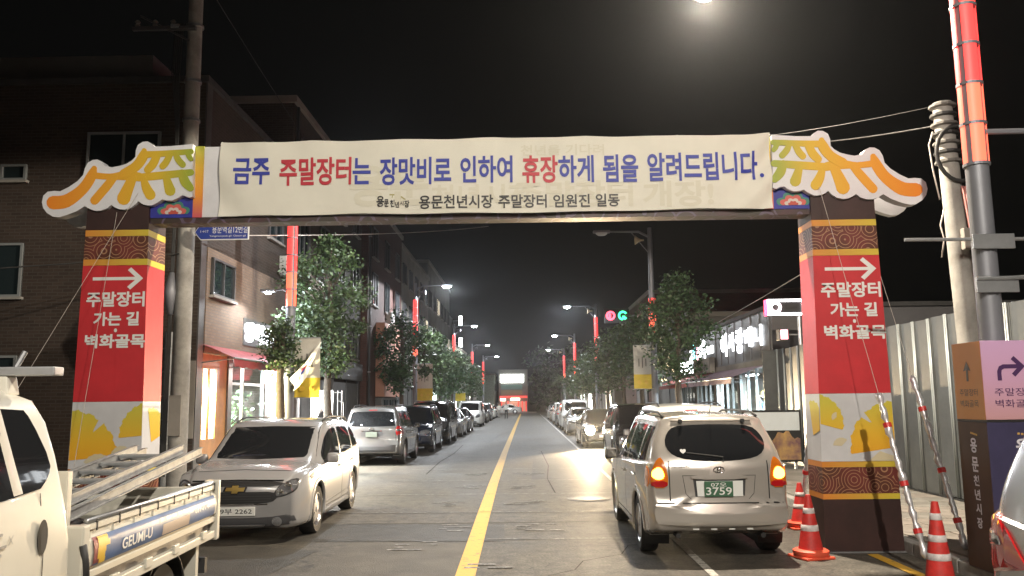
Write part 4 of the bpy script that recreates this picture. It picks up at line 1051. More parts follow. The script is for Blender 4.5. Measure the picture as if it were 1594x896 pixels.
UP, DOWN = R(90), R(-90)       # driving away from / towards the camera
gL, gR = 'cars parked along the left kerb', 'cars parked along the right kerb'
suv = make_car(SUV, 'parked_suv', 'beige silver SUV seen from behind with both amber hazard lights lit', PAINT['silver_beige'], gR, rear=suv_rear, front=suv_front)
suv.location = (2.16, 9.62 + 2.16, 0); suv.rotation_euler = (0, 0, UP); suv.scale = (1, .95, .965)
mpv = make_car(MPV, 'parked_minivan', 'pearl white family car facing the camera behind the open truck bed', PAINT['pearl'], gL, front=mpv_front, cladding=PAINT['pearl'])
mpv.location = (-3.87, 11.15 + 2.25, 0); mpv.rotation_euler = (0, 0, DOWN + R(1.5)); mpv.scale = (1, 1, .97)
suv2 = make_car(SUV2, 'parked_suv', 'silver SUV with grey rear bumper and red tail light, parked behind the pearl white car', PAINT['dull_silver'], gL, rear=suv2_rear, front=suv_front, cladding=M['cladding'])
suv2.location = (-4.5, 24.5 + 2.175, 0); suv2.rotation_euler = (0, 0, UP)
sed = make_car(SEDAN, 'parked_sedan', 'small silver sedan, fourth of the parked cars beyond the silver SUV', PAINT['silver'], gL, front=sedan_front, rear=sedan_rear, simple=True, rails=False)
sed.location = (-4.2, 43.3 + 2.3, 0); sed.rotation_euler = (0, 0, DOWN)
van = make_car(VAN, 'parked_van', 'tall black people carrier parked behind the dark blue SUV', PAINT['black'], gL, front=van_front, rear=van_rear, simple=True, rails=False)
van.location = (-4.25, 36.0 + 2.45, 0); van.rotation_euler = (0, 0, DOWN)
def place(src, y, x, rz, label, new, old, group):
    return dup(src, (x, y, 0), rz, label, group, {PAINT[old]: PAINT[new]})
# nearest dark SUV gets its own front
dsuv = make_car(SUV, 'parked_suv', 'dark blue SUV facing the camera right behind the silver SUV', PAINT['navy'], gL, front=suv_front, rear=None, simple=True)
dsuv.location = (-4.25, 30.2 + 2.16, 0); dsuv.rotation_euler = (0, 0, DOWN)
sed['label'] = 'small silver sedan parked behind the tall black people carrier'
place(sed, 52, -4.2, DOWN, 'dark grey sedan parked between the small silver sedan and a white van', 'grey', 'silver', gL)
place(van, 61.5 + 2.4, -4.2, DOWN, 'white van with a lamp reflected in its windscreen in the left row of cars', 'white', 'black', gL)
place(sed, 74, -4.2, DOWN, 'black sedan parked just beyond the white van in the left row', 'black', 'silver', gL)
place(dsuv, 82, -4.2, DOWN, 'grey SUV far down the left row, beyond the black sedan', 'grey', 'navy', gL)
place(sed, 90, -4.2, UP, 'white sedan near the far end of the left row of cars', 'white', 'silver', gL)
place(sed, 98, -4.2, DOWN, 'last dark sedan at the far end of the left row of cars', 'navy', 'silver', gL)
# right row beyond the beige SUV
place(suv2, 18.6, 3.25, UP, 'white SUV whose roof shows over the roof of the beige silver SUV', 'white', 'dull_silver', gR)
place(dsuv, 25.2, 3.3, DOWN, 'black SUV half hidden by the front of the beige silver SUV', 'black', 'navy', gR)
hcar = place(sed, 32.6 + 2.3, 3.0, DOWN + R(1), 'grey sedan with both headlights blazing in the right lane', 'grey', 'silver', gR)
place(sed, 47, 3.0, DOWN, 'silver sedan parked next after the car with blazing headlights', 'silver', 'silver', gR)
place(van, 54.5, 3.1, DOWN, 'white van standing above the silver sedan in the right row', 'white', 'black', gR)
place(suv2, 61.5, 3.0, UP, 'silver SUV beyond the white van in the right row', 'silver', 'dull_silver', gR)
place(dsuv, 69, 3.0, DOWN, 'white SUV in the far part of the right row, before the last sedans', 'white', 'navy', gR)
place(sed, 77, 3.0, UP, 'beige sedan in the far right row beside the shop lamps', 'silver_beige', 'silver', gR)
place(sed, 86, 3.0, DOWN, 'farthest pale sedan of the right row of cars', 'pearl', 'silver', gR)
place(sed, 124, -3.0, R(180), 'white sedan crossing at the end of the street in front of the red shop', 'white', 'silver', None)
# lit headlights of the oncoming car
for sy in (.6, -.6):
    hl = MB().lathe([(.175, .10), (.001, .101)], 20, 'X', cap=False).build('headlight_lens', M['head_on'], hcar, smooth=True); hl.location = (2.22, sy, .68)
    bk = MB().lathe([(.001, .07), (.19, .07), (.19, .112), (.177, .112), (.177, .09), (.001, .09)], 20, 'X', cap=False).build('headlight_bowl', M['black'], hcar); bk.location = (2.22, sy, .68)
    lamp(hcar, 'SPOT', (2.40, sy, .68), 5500, (1.0, .74, .44), .06, (1, 0, -.035), R(70), .7)
# corner of a silver car beside the camera
near = dup(suv2, (3.2, 2.42, 0), DOWN + R(0), 'silver car at the right edge of the view, only its red tail light corner showing', None, {PAINT['dull_silver']: PAINT['silver']})
near.name = 'parked_suv'; near.scale = (1, 1, 1.07); del near['group']
# ------------------------------------------------------------------ pickup truck with open bed, cab towards the camera
M['truck'] = mat('truck_cream_paint', (.54, .52, .455), .38, 0, coat=.5, var=.05, scale=2)
M['truck_grey'] = mat('truck_bed_metal', (.16, .15, .14), .5, .6, var=.3, scale=5)
M['alu'] = mat('ladder_aluminium', (.33, .34, .35), .58, .7, var=.2, scale=9)
TX = -2.39                                     # road-side flank of the truck
tr = thing('pickup_truck', 'cream white pickup truck at left with open bed and blue printed side gate', 'truck', (TX, 4.5, 0), R(3.3))
# cab: side profile swept across the width, rounded at the roof
zroof = 1.90
def cab_side(z):                               # flank leans in above the belt
    return 0 if z < 1.15 else -.14 * ((z - 1.15) / .75) ** 1.4
prof = [(.0, .42), (.012, .9), (0.0, 1.12), (-.03, 1.3), (-.075, 1.55), (-.12, 1.72), (-.17, 1.83), (-.27, 1.885), (-.42, 1.905)]   # (y, z) rear edge of the cab, local y towards the bed
mb = MB(); rows = []
for q, (yb, z) in enumerate(prof):
    row = []
    for k in range(15):                        # around: flank forward -> rear corner -> rear wall
        rad = .09
        if k == 0: p = (cab_side(z), -2.6, z)
        elif k == 1: p = (cab_side(z), -1.2, z)
        elif k <= 12:
            a = R(90 * (k - 2) / 10); p = (cab_side(z) - rad + rad * math.cos(a), yb - rad + rad * math.sin(a), z)
        elif k == 13: p = (-.9, yb, z)
        else: p = (-1.68 - cab_side(z), yb, z)
        if q >= 6:
            ins = (0, .0, .0)[0] + {6: .02, 7: .10, 8: .24}[q] * (1 if k < 13 else 0); p = (p[0] - ins, p[1], p[2])
        row.append(p)
    rows.append(row)
for row in rows: mb.v += row
for q in range(len(rows) - 1):
    for k in range(14): a = q * 15 + k; mb.f.append((a, a + 1, a + 16, a + 15))
n0 = len(mb.v)
mb.v += [(-.5, -2.6, 1.915), (-1.3, -2.6, 1.915), (-1.3, -.5, 1.915)]
last = [(len(rows) - 1) * 15 + k for k in range(15)]
mb.f.append(tuple(last + [n0 + 1]))
mb.build('cab', M['truck'], tr, smooth=R(40))
def flank(y, z, off=.004): return (cab_side(z) + off, y, z)
def fpatch(poly, m, name, off=.004, parent=tr, rnd=2):
    p = chaikin(poly, rnd) if rnd else poly
    cx = sum(a for a, b in p) / len(p); cz = sum(b for a, b in p) / len(p); vs = []; fs = []; n = len(p); rg = 5
    for k in range(rg):
        t = 1 - k / rg; vs += [flank(cx + (a - cx) * t, cz + (b - cz) * t, off) for a, b in p]
    vs.append(flank(cx, cz, off))
    for k in range(rg - 1): fs += [(k * n + i, k * n + (i + 1) % n, (k + 1) * n + (i + 1) % n, (k + 1) * n + i) for i in range(n)]
    fs += [((rg - 1) * n + i, (rg - 1) * n + (i + 1) % n, len(vs) - 1) for i in range(n)]
    return MB().add(vs, fs).build(name, m, parent, smooth=True)
win = fpatch([(-1.5, 1.79), (-.40, 1.80), (-.33, 1.74), (-.20, 1.52), (-.24, 1.45), (-.36, 1.385), (-1.5, 1.36)], M['tint'], 'rear_side_window', .005, rnd=1)
fpatch([(-.66, 1.79), (-.59, 1.79), (-.50, 1.395), (-.58, 1.39)], M['truck'], 'window_pillar', .009, rnd=0)
fpatch([(-.72, 1.72), (-.64, 1.74), (-.62, 1.66), (-.70, 1.62)], M['black'], 'window_latch', .010, rnd=1)
def fline(pts, name, m=M['seam'], w=.008):
    mb = MB()
    for i in range(len(pts) - 1):
        a, b_ = Vector(pts[i]), Vector(pts[i + 1]); t = (b_ - a).normalized(); nn = Vector((-t.y, t.x)) * w / 2
        mb.add([flank(q.x, q.y, .003) for q in (a + nn, a - nn, b_ - nn, b_ + nn)], [(0, 1, 2, 3)])
    return mb.build(name, m, tr)
fline([(-.335, 1.38), (-.325, 1.1), (-.32, .45)], 'door_gap')
# door handle: dark recess with a flap
hd = fpatch([(-.31 + .05 * math.cos(k * math.pi / 8) * 1.0, 1.02 + .085 * math.sin(k * math.pi / 8)) for k in range(16)], M['black'], 'handle_recess', .004, rnd=0)
hd.location = (0, -.03, .15)
hp = fpatch([(-.352, 1.06), (-.31, 1.08), (-.30, .97), (-.34, .94)], M['trim'], 'door_handle', .016, hd, rnd=1)
text('X', M['steel'], tr, flank(-.62, 1.2, .005), (0, -1, 0) if False else (0, 1, 0), (0, 0, 1), .045, .04, 0, name='badge')
for k, (w_, z) in enumerate(((.17, 1.235), (.2, 1.18), (.13, 1.145))):
    MB().box((0.004, -.76 + (.0 if k else -.02), z), (.003, w_, .012)).build('side_print', M['steel'], tr)
# roll edge and rack behind the cab roof
MB().tube([(-.15, -.10, 1.2), (-.16, -.13, 1.5), (-.19, -.19, 1.72), (-.25, -.28, 1.86), (-.32, -.34, 1.92)], .028, 10).build('guard_rail', M['truck'], tr, smooth=True)
MB().bx(-1.6, .02, -.36, -.26, 1.955, 2.0).build('roof_rack_bar', M['steel'], tr, bevel=.008)
MB().frustum(1.86, 1.955, .09, .11, .06, .09, -.24, -.31).build('rack_foot', M['truck'], tr, bevel=.01)
MB().tube([(-.2, -.3, 2.0), (-.17, -.28, 2.08)], .014, 8).build('rack_hook', M['steel'], tr)
# chassis and wheels
MB().bx(-1.35, -.35, -2.5, 2.3, .48, .62).build('chassis', M['black'], tr)
BL, zg0, zg1 = 2.38, .865, 1.165                # bed length, gate bottom and top
MB().bx(-1.66, -.03, .10, BL, zg0 - .06, zg0).build('bed_floor', M['truck_grey'], tr)
# side gate: pressed profile with rolled ribs
gp = [(x_, zg1 + (z_ - zg1) * .8) for x_, z_ in [(-.02, zg1), (.0, zg1 - .01), (.0, zg1 - .045), (-.012, zg1 - .055), (-.012, zg1 - .085), (.012, zg1 - .115), (.02, zg1 - .2), (.012, zg1 - .285), (-.008, zg1 - .30), (-.008, zg1 - .315), (.006, zg1 - .325), (.006, zg1 - .365), (-.03, zg1 - .375)]]
def gate_mesh(y0, y1, nm, par, m):
    mb = MB(); n = len(gp)
    for y in (y0, y1): mb.v += [(x, y, z) for x, z in gp] + [(-.035, y, zg1 - .30), (-.035, y, zg1)]
    n2 = n + 2
    mb.f += [(i, (i + 1) % n2, n2 + (i + 1) % n2, n2 + i) for i in range(n2)] + [tuple(range(n2)), tuple(range(2 * n2 - 1, n2 - 1, -1))]
    return mb.build(nm, m, par, smooth=R(30))
gate = gate_mesh(.14, BL, 'side_gate', tr, M['truck'])
MB().tube([(-.015, .16, zg1 + .012), (-.015, BL - .03, zg1 + .012)], .016, 8).build('gate_rail', M['steel'], tr, smooth=True)
for k in range(8):
    y = .26 + k * .30
    MB().bx(-.002, .004, y - .006, y + .006, zg1 - .05, zg1 + .012).build('rail_clip', M['trim'], tr)
    MB().bx(-.004, -.001 + .011, y - .1, y - .094, zg1 - .078, zg1 - .046).build('gate_rib', M['truck'], tr)
# blue advertising strip following the bulge
def gx(z): return ip([(p[1], p[0]) for p in gp[3:9]][::-1], z) + .004
def gpatch(y0, y1, z0, z1, m, name, off=0, skew=0):
    mb = MB(); NY, NZ = 8, 8
    for i in range(NY + 1):
        for j in range(NZ + 1):
            z = z0 + (z1 - z0) * j / NZ; mb.v.append((gx(z) + off, y0 + (y1 - y0) * i / NY + skew * j / NZ, z))
    for i in range(NY):
        for j in range(NZ): a = i * (NZ + 1) + j; mb.f.append((a, a + NZ + 1, a + NZ + 2, a + 1))
    return mb.build(name, m, gate, smooth=True)
M['ad_blue'] = mat('blue_advert_print', (.06, .12, .27), .38, coat=.4, var=.35, scale=2.2)
M['ad_yellow'] = mat('yellow_advert_print', (.62, .40, .04), .4); M['ad_maroon'] = mat('maroon_advert_print', (.22, .05, .05), .4); M['ad_tan'] = mat('tan_advert_print', (.42, .34, .28), .4)
ga, gb = zg1 - .232, zg1 - .08
gpatch(.20, BL - .06, ga, gb, M['ad_blue'], 'advert_strip')
gpatch(.185, .30, ga - .004, gb, M['ad_maroon'], 'advert_block', .002); 
for k in range(5): gpatch(.26 + random.uniform(-.03, .02), .34 + random.uniform(-.02, .05), ga + k * .03, ga + (k + 1) * .03, M['ad_yellow'], 'advert_block', .003)
gpatch(1.2, 1.72, ga + .01, ga + .08, M['ad_tan'], 'advert_block', .002)
def gtext(body, yc, zc, w, h, m, bold=.01): text(body, m, gate, (0, 0, 0), (0, 1, 0), (0, 0, 1), w, h, bold, fn=lambda p, q: (gx(zc + q) + .0045, yc + p, zc + q))
gtext('GEUMI-U', .78, ga + .06, .46, .066, M['white'], .02)
gtext('031-774-', 2.0, ga + .09, .34, .04, M['white'])
for k in range(5): gpatch(1.15 + k * .11, 1.24 + k * .11, ga + .1, ga + .125, M['ad_tan'], 'advert_block', .002)
# corner posts, hinge posts, tail gate, far side gate
MB().bx(-.09, .025, BL + .002, BL + .075, zg0 - .14, zg1 + .03).build('corner_post', M['truck'], tr, bevel=.012)
MB().bx(-.09, .022, .055, .135, zg0 - .12, zg1 + .0).build('corner_post', M['truck'], tr, bevel=.012)
MB().tube([(.028, .10, zg0 - .02), (.03, .08, zg0 + .1), (.02, .06, zg0 + .2)], .02, 8).build('gate_latch', M['trim'], tr, smooth=True)
MB().bx(-1.62, -.1, BL + .01, BL + .05, zg0 - .03, zg1 - .02).build('tail_gate', M['truck'], tr, bevel=.008)
MB().bx(-1.70, -1.665, .14, BL, zg0, zg1).build('far_gate', M['truck'], tr, bevel=.008)
MB().bx(-1.6, -.1, .10, .16, zg0, 1.45).build('head_board', M['truck'], tr, bevel=.008)
MB().bx(-1.66, .01, .14, BL, zg0 - .12, zg0 - .062).build('bed_edge', M['truck'], tr, bevel=.006)
for y in (.5, 1.0, 1.5, 2.1): MB().bx(.0, .022, y - .05, y + .05, zg0 - .09, zg0 - .03).build('gate_hinge', M['truck'], tr, bevel=.005)
for k, sx in enumerate((-.2, -1.5)):
    w = wheel(tr, 0, sx, .355, .2, 5, False, M['trim']); w.location = (sx, 1.55, .355); w.rotation_euler = (0, 0, R(-90) if k == 0 else R(-90))
    MB().tube([(sx + .12 * (1 if k == 0 else -1), 1.55 + .425 * math.cos(R(a)), .36 + .425 * math.sin(R(a))) for a in range(0, 181, 15)], .012, 6).build('mud_guard', M['black'], tr)
    mb = MB(); pts = [(1.55 + .43 * math.cos(R(a)), .36 + .43 * math.sin(R(a))) for a in range(-10, 191, 10)]; n = len(pts)
    mb.add([(sx + .13, y, z) for y, z in pts] + [(sx - .13, y, z) for y, z in pts], [(i, i + 1, n + i + 1, n + i) for i in range(n - 1)]); mb.build('wheel_guard', M['black'], tr)
w = wheel(tr, 0, -.2, .29, .19, 5, False, M['trim']); w.location = (-.2, -1.5, .29); w.rotation_euler = (0, 0, R(-90))
w = wheel(tr, 0, -1.5, .29, .19, 5, False, M['trim']); w.location = (-1.5, -1.5, .29); w.rotation_euler = (0, 0, R(90))
MB().bx(-.16, -.03, BL - .32, BL - .26, .47, zg0 - .06).build('mud_flap_stay', M['truck'], tr)
MB().bx(-1.55, -.08, BL + .06, BL + .12, .46, .58).build('rear_under_guard', M['trim'], tr)
# clutter in the bed
M['tarp'] = mat('dark_tarpaulin', (.05, .048, .05), .6, var=.3, scale=6)
mb = MB(); NN = 14
for i in range(NN + 1):
    for j in range(NN + 1):
        u, v = i / NN, j / NN; h = .20 * math.sin(math.pi * u) ** .6 * math.sin(math.pi * v) ** .5 * (.75 + .25 * math.sin(u * 9 + v * 7))
        mb.v.append((-1.45 + 1.2 * u, 1.0 + 1.35 * v, .815 + h + random.uniform(0, .018)))
for i in range(NN):
    for j in range(NN): a = i * (NN + 1) + j; mb.f.append((a, a + NN + 1, a + NN + 2, a + 1))
tp = mb.build('tarpaulin', M['tarp'], None, smooth=True); tp.location = (TX, 4.5, 0); tp.rotation_euler = (0, 0, R(3.3)); tag(tp, 'crumpled dark tarpaulin lying in the truck bed under the ladder', 'tarpaulin')
# two-section ladder lying on the bed
ld = thing('extension_ladder', 'aluminium extension ladder lying in the truck bed with its end sticking out', 'ladder', (TX, 4.5, 0), R(3.3))
A0, A1 = Vector((-.50, .22, 1.03)), Vector((-.36, 3.12, 1.39))
ax = (A1 - A0).normalized(); sd_ = Vector((-1, .05, 0)); sd_ = (sd_ - ax * sd_.dot(ax)).normalized(); upv = sd_.cross(ax) * -1
if upv.z < 0: upv = -upv
def ladder(sect, off, wl, y0, y1, z):
    Mx = Matrix((sd_, ax, upv)).transposed()
    ln = (A1 - A0).length
    for s in (0, wl):
        c = A0 + ax * (ln * (y0 + y1) / 2) + sd_ * (s + off) + upv * z
        for dz in (-.032, .032): MB().box(c + upv * dz, (.035, ln * (y1 - y0), .008), rot=Mx).build('rail_flange', M['alu'], ld)
        MB().box(c, (.012, ln * (y1 - y0), .058), rot=Mx).build('rail', M['alu'], ld)
    n = int(ln * (y1 - y0) / .31)
    for k in range(n):
        c = A0 + ax * (ln * y0 + .14 + k * .31) + sd_ * (off + wl / 2) + upv * z
        MB().box(c, (wl - .02, .06, .026), rot=Mx).build('rung', M['alu'], ld, bevel=.006)
        for s in ((wl,) if sect == 2 else ()):
            MB().box(A0 + ax * (ln * y0 + .14 + k * .31) + sd_ * (off + s - (.02 if s == 0 else -.02)) + upv * (z + .012), (.02, .02, .05), rot=Mx).build('rung_bracket', M['steel'], ld)
ladder(1, .05, .40, 0, .90, 0.075); ladder(2, 0, .50, .0, 1.0, 0)

# ------------------------------------------------------------------ street lamps with red light strips
M['led_red'] = emat('red_led_strip', (1.0, .055, .05), 1.7)
M['led_red2'] = emat('red_led_strip_hot', (1.0, .14, .075), 2.0)
M['led_frame'] = mat('led_frame_red', (.25, .01, .015), .5)
M['lens_on'] = emat('street_lamp_lens_lit', (.93, .97, 1.0), 60.0)
M['lens_off'] = mat('street_lamp_lens_unlit', (.5, .52, .53), .2)
M['horn'] = mat('cream_horn', (.55, .48, .30), .5)
def street_lamp(x, y, label, arm=(-1, 0), alen=2.0, H=7.9, lamp_w=3800, lit=True, r=.115, detail=False, low=None, led0=4.05, nled=7, horn=True, col=(.92, .96, 1.0), lampz=None, ledm=None):
    t = thing('street_lamp', label, 'street lamp', (x, y, .13), group='street lamps with red light strips')
    MB().tube([(0, 0, 0), (0, 0, led0 - .1), (0, 0, H)], [r * 1.1, r, r * .72], 20 if detail else 12).build('pole', M['pole'], t, smooth=R(40))
    MB().lathe([(r * 1.9, 0), (r * 1.9, .03), (r * 1.2, .09), (r * 1.1, .2)], 16, cap=False).build('base_flange', M['pole'], t)
    seg = .40; ns = 6 if detail else 3
    for k in range(nled):
        z0 = led0 + k * (seg + .03)
        for q, az in enumerate((260, 170, 80, -10)):
            pts = [(az - 33 + 66 * i / ns) for i in range(ns + 1)]; mb = MB(); rr = r * 1.08
            mb.add([(rr * math.cos(R(a)), rr * math.sin(R(a)), z) for z in (z0, z0 + seg) for a in pts] + [(r * .9 * math.cos(R(a)), r * .9 * math.sin(R(a)), z) for z in (z0, z0 + seg) for a in pts],
                   [(i, i + 1, ns + 2 + i, ns + 1 + i) for i in range(ns)] + [(2 * (ns + 1) + i, i, i + 1, 2 * (ns + 1) + i + 1) for i in range(ns)][:0])
            mb.build('led_panel', (M['led_red2'] if (k < 2) else M['led_red']), t, smooth=True)
        MB().lathe([(r * .95, z0 - .03), (r * 1.16, z0 - .03), (r * 1.16, z0), (r * .95, z0)], 20 if detail else 12, cap=False).build('led_collar', M['pole'], t)
    # arm and lamp head
    a = Vector((arm[0], arm[1], 0)).normalized(); hz = (lampz or H - .12)
    MB().tube([(0, 0, H - .35), tuple(a * .4 + Vector((0, 0, hz - .02))), tuple(a * alen + Vector((0, 0, hz)))], [.045, .04, .03], 10).build('arm', M['pole'], t, smooth=True)
    MB().tube([(0, 0, H - 1.0), tuple(a * (alen * .45) + Vector((0, 0, hz - .03)))], .018, 6).build('arm_brace', M['pole'], t)
    hd = MB().box((0, 0, 0), (.62, .24, .09)).build('lamp_head', M['pole'], t, bevel=.03, smooth=R(40)); hd.location = a * (alen + .25) + Vector((0, 0, hz)); hd.rotation_euler = (0, 0, math.atan2(a.y, a.x))
    ln = MB().lathe([(.001, -.16), (.09, -.14), (.14, -.085), (.15, -.044)], 16, cap=False).build('lamp_lens', M['lens_on'] if lit else M['lens_off'], hd, smooth=True)
    ln.scale = (1.5, 1.15, 1)
    if lit: lamp(hd, 'SPOT', (0, 0, -.2), lamp_w, col, .09, (0, 0, -1), R(178), .06)
    if horn:
        hn = MB().lathe([(.03, -.16), (.04, -.05), (.09, .05), (.17, .16), (.155, .155), (.03, -.02)], 18, 'X', cap=False).build('horn_speaker', M['horn'] if x > 0 else M['pole'], t, smooth=True); hn.location = a * .38 + Vector((0, 0, H - .45)); hn.rotation_euler = (0, 0, math.atan2(a.y, a.x))
    if low:
        lx, lz = low
        MB().tube([(0, 0, lz - .1), (-lx * .5, 0, lz + .03), (-lx, 0, lz)], .022, 8).build('low_arm', M['pole'], t, smooth=True)
        h2 = MB().box((-lx - .15, 0, lz), (.36, .18, .07)).build('low_lamp_head', M['pole'], t, bevel=.02)
        MB().lathe([(.001, -.09), (.07, -.075), (.09, -.036)], 14, c=(-lx - .15, 0, lz), cap=False).build('lamp_lens', M['lens_on'], h2, smooth=True)
        lamp(h2, 'SPOT', (-lx - .15, 0, lz - .12), 150, col, .06, (0, 0, -1), R(165), .3)
    return t
LX, RX = -5.75, 4.68
near_lamp = street_lamp(RX, 8.45, 'nearest street lamp at right with tall glowing red light strip beside the hoarding', (-1.83, 3.65), 3.85, 8.0, 5600, True, .112, True, horn=False, lampz=7.9, col=(1, .86, .67))
street_lamp(RX - .1, 30, 'unlit street lamp with cream horn speaker rising behind the big right tree', (-1, 0), 1.5, 7.9, 0, False, nled=3)
street_lamp(RX - .1, 54, 'lit street lamp above the round red and green sign at right', (-1, 0), 1.6, 7.9, 2600)
street_lamp(RX - .1, 78, 'small lit street lamp far down the right side', (-1, 0), 1.6, 7.9, 2200)
street_lamp(RX - .1, 100, 'farthest street lamp with red strip on the right side', (-1, 0), 1.6, 7.9, 1500)
street_lamp(LX, 20.3, 'street lamp with red strip and low white lamp standing beside the left tree', (1, 0), 1.7, 7.6, 700, True, low=(.42, 4.45), detail=True)
street_lamp(LX, 43.5, 'lit street lamp left of the road beyond the salmon panel', (1, 0), 1.4, 7.9, 2600)
street_lamp(LX, 67, 'third lit street lamp of the left row with long red strip', (1, 0), 1.4, 7.9, 2400)
street_lamp(LX, 90, 'fourth lit street lamp of the left row, above the far trees', (1, 0), 1.4, 7.9, 2000)
street_lamp(LX, 113, 'last street lamp of the left row near the end of the street', (1, 0), 1.6, 7.9, 1500)
street_lamp(RX, -1.0, 'added street lamp behind the viewpoint at right, lighting the arch front', (-1, 0), 1.9, 8.0, 4300, True, .135, col=(1, .915, .78))  # unseen lamp, added to light the front of the arch
street_lamp(LX - .4, -9.0, 'added street lamp behind the viewpoint at left, lighting the arch front', (1, 0), 2.2, 8.0, 2600, True, .135, col=(1, .915, .78))  # second unseen lamp added for the arch front
# clamps and bars on the nearest lamp
def bar(p0, p1, r, m=M['steel'], nm='bracket_bar', par=near_lamp):
    o = Vector(par.location); return MB().tube([Vector(p0) - o, Vector(p1) - o], r, 8).build(nm, m, par, smooth=R(40))
bar(at(1408, 373, 8.5), at(1594, 372, 8.3) + Vector((.6, 0, 0)), .018)
bar(at(1520, 434, 8.3), at(1594, 428, 8.25) + Vector((.8, 0, 0)), .022)
bar(at(1525, 205, 8.4), at(1594, 203, 8.35) + Vector((.7, 0, 0)), .03, M['pole'])
for py in (440, 372):
    p = at(1532, py, 8.3); o = MB().box((0, 0, 0), (.42, .03, .15)).build('clamp_plate', M['steel'], near_lamp, bevel=.005); o.location = (0.02, -.14, p.z - .13 - .02)
# wrapped base of the nearest lamp: printed box
wr = thing('wayfinding_box', 'square signpost box round the right lamp with violet top and white brush lettering', 'sign', (RX, 8.45, .13))
M['violet'] = rampx('violet_panel', [(0, (.50, .27, .26)), (.5, (.54, .31, .46)), (1, (.55, .34, .56))], 1.35, 2.3, axis=2); M['ochre'] = mat('ochre_panel', (.36, .13, .02), .5, var=.06, scale=2)
M['dusk'] = mat('navy_violet_panel', (.04, .035, .085), .45, var=.2, scale=3); M['brownp'] = mat('brown_panel', (.055, .028, .018), .5, var=.2, scale=3)
hw = .27
zt_, zm_ = at(1545, 530, 8.2).z - .13, at(1560, 655, 8.2).z - .13
MB().bx(-hw, hw, -hw, hw, 0, zm_ - .012).build('lower_box', M['dusk'], wr, bevel=.006)
MB().bx(-hw - .004, hw + .004, -hw - .004, hw + .004, zm_ - .010, zm_ + .010).build('joint_strip', M['ink'], wr)
MB().bx(-hw, hw, -hw, hw, zm_ + .012, zt_).build('upper_box', M['violet'], wr, bevel=.006)
MB().bx(-hw - .005, -hw - .001, -hw + .004, hw - .004, zm_ + .012, zt_ - .002).build('side_panel', M['ochre'], wr)
MB().bx(-hw - .005, -hw - .001, -hw + .004, hw - .004, .01, zm_ - .014).build('side_panel', M['brownp'], wr)
fyw = -hw - .003; zu = (zm_ + zt_) / 2
M['plum'] = mat('plum_ink', (.06, .02, .09), .5)
pts = [(-.12, zu + .0), (-.12, zu + .09), (-.10, zu + .135), (-.06, zu + .155), (.07, zu + .155), (.02, zu + .205), (.05, zu + .235), (.15, zu + .135), (.05, zu + .035), (.02, zu + .065), (.07, zu + .115), (-.05, zu + .115), (-.075, zu + .10), (-.08, zu + .07), (-.08, zu + .0)]
MB().add([(x - .01, fyw, z) for x, z in pts], [tuple(range(len(pts)))]).build('arrow', M['plum'], wr)
pts = [(-.02, zu), (-.02, zu + .11), (-.07, zu + .10), (0, zu + .2), (.07, zu + .10), (.02, zu + .11), (.02, zu)]
MB().add([(-hw - .008, y, z) for y, z in pts], [tuple(range(len(pts)))]).build('arrow', M['ink'], wr)
for body, dz in (('주말장터', -.11), ('벽화골목', -.22)):
    text(body, M['plum'], wr, (.02, fyw, zu + dz), (1, 0, 0), (0, 0, 1), .38, .075, .0)
    text(body, M['ink'], wr, (-hw - .008, 0, zu + dz), (0, -1, 0), (0, 0, 1), .34, .07, .0)
M['brush'] = mat('brush_white_ink', (.62, .6, .66), .5)
for k, ch in enumerate('용문천년시장'):
    hgt = .17 if k < 2 else .12
    z = zm_ - .24 - (k * .185 if k < 2 else .34 + (k - 2) * .135)
    text(ch, M['brush'], wr, (.06 + .012 * (k % 2), fyw, z), (1, 0, 0), (.1 * (1 if k % 2 else -1), 0, 1), .15 if k < 2 else .11, hgt * .85, .03)
    text(ch, M['brush'], wr, (-hw - .008, -.01, z), (0, -1, 0), (0, 0, 1), .12 if k < 2 else .10, hgt * .85, .03)
M['goldink'] = mat('gold_ink', (.5, .3, .08), .5)
for sx_ in (0, 1):
    for q in range(5):
        p = (.02 + q * .035, fyw, zm_ - .12 - .004 * q) if sx_ else (-hw - .008, .02 - q * .025, zm_ - .12 - .004 * q)
        MB().box(p, (.022 if sx_ else .003, .003 if sx_ else .018, .018)).build('roof_ornament', M['goldink'], wr)

# ------------------------------------------------------------------ traffic cones
M['cone'] = mat('cone_plastic', (.55, .035, .03), .5, var=.28, scale=7); M['cone_band'] = mat('cone_reflective_band', (.6, .55, .55), .5, var=.25, scale=14); M['cone_base'] = mat('cone_base_plastic', (.72, .10, .05), .5)
def cone(x, y, z, label, h=.72, rz=0):
    t = thing('traffic_cone', label, 'cone', (x, y, z), rz, 'traffic cones by the arch pillar')
    def rad(u): return .135 - .105 * u
    MB().bx(-.19, .19, -.19, .19, 0, .03).build('base', M['cone_base'], t, bevel=.02)
    MB().lathe([(.185, .03), (.20, .055), (.20, .085), (.175, .10), (.14, .105)], 24, cap=False).build('base_ring', M['cone_base'], t, smooth=R(50))
    MB().lathe([(rad(k / 8), .10 + (h - .10) * k / 8) for k in range(9)] + [(.001, h + .004)], 24, cap=False).build('cone_body', M['cone'], t, smooth=R(50))
    for u0, u1 in ((.34, .45), (.66, .76)) if h < .8 else ((.3, .38), (.52, .6), (.78, .86)):
        MB().lathe([(rad(u0) + .002, .10 + (h - .10) * u0), (rad(u0) + .003, .10 + (h - .10) * u0 + .001), (rad(u1) + .003, .10 + (h - .10) * u1), (rad(u1) + .001, .10 + (h - .10) * u1 + .001)], 24, cap=False).build('reflective_band', M['cone_band'], t, smooth=True)
    return t
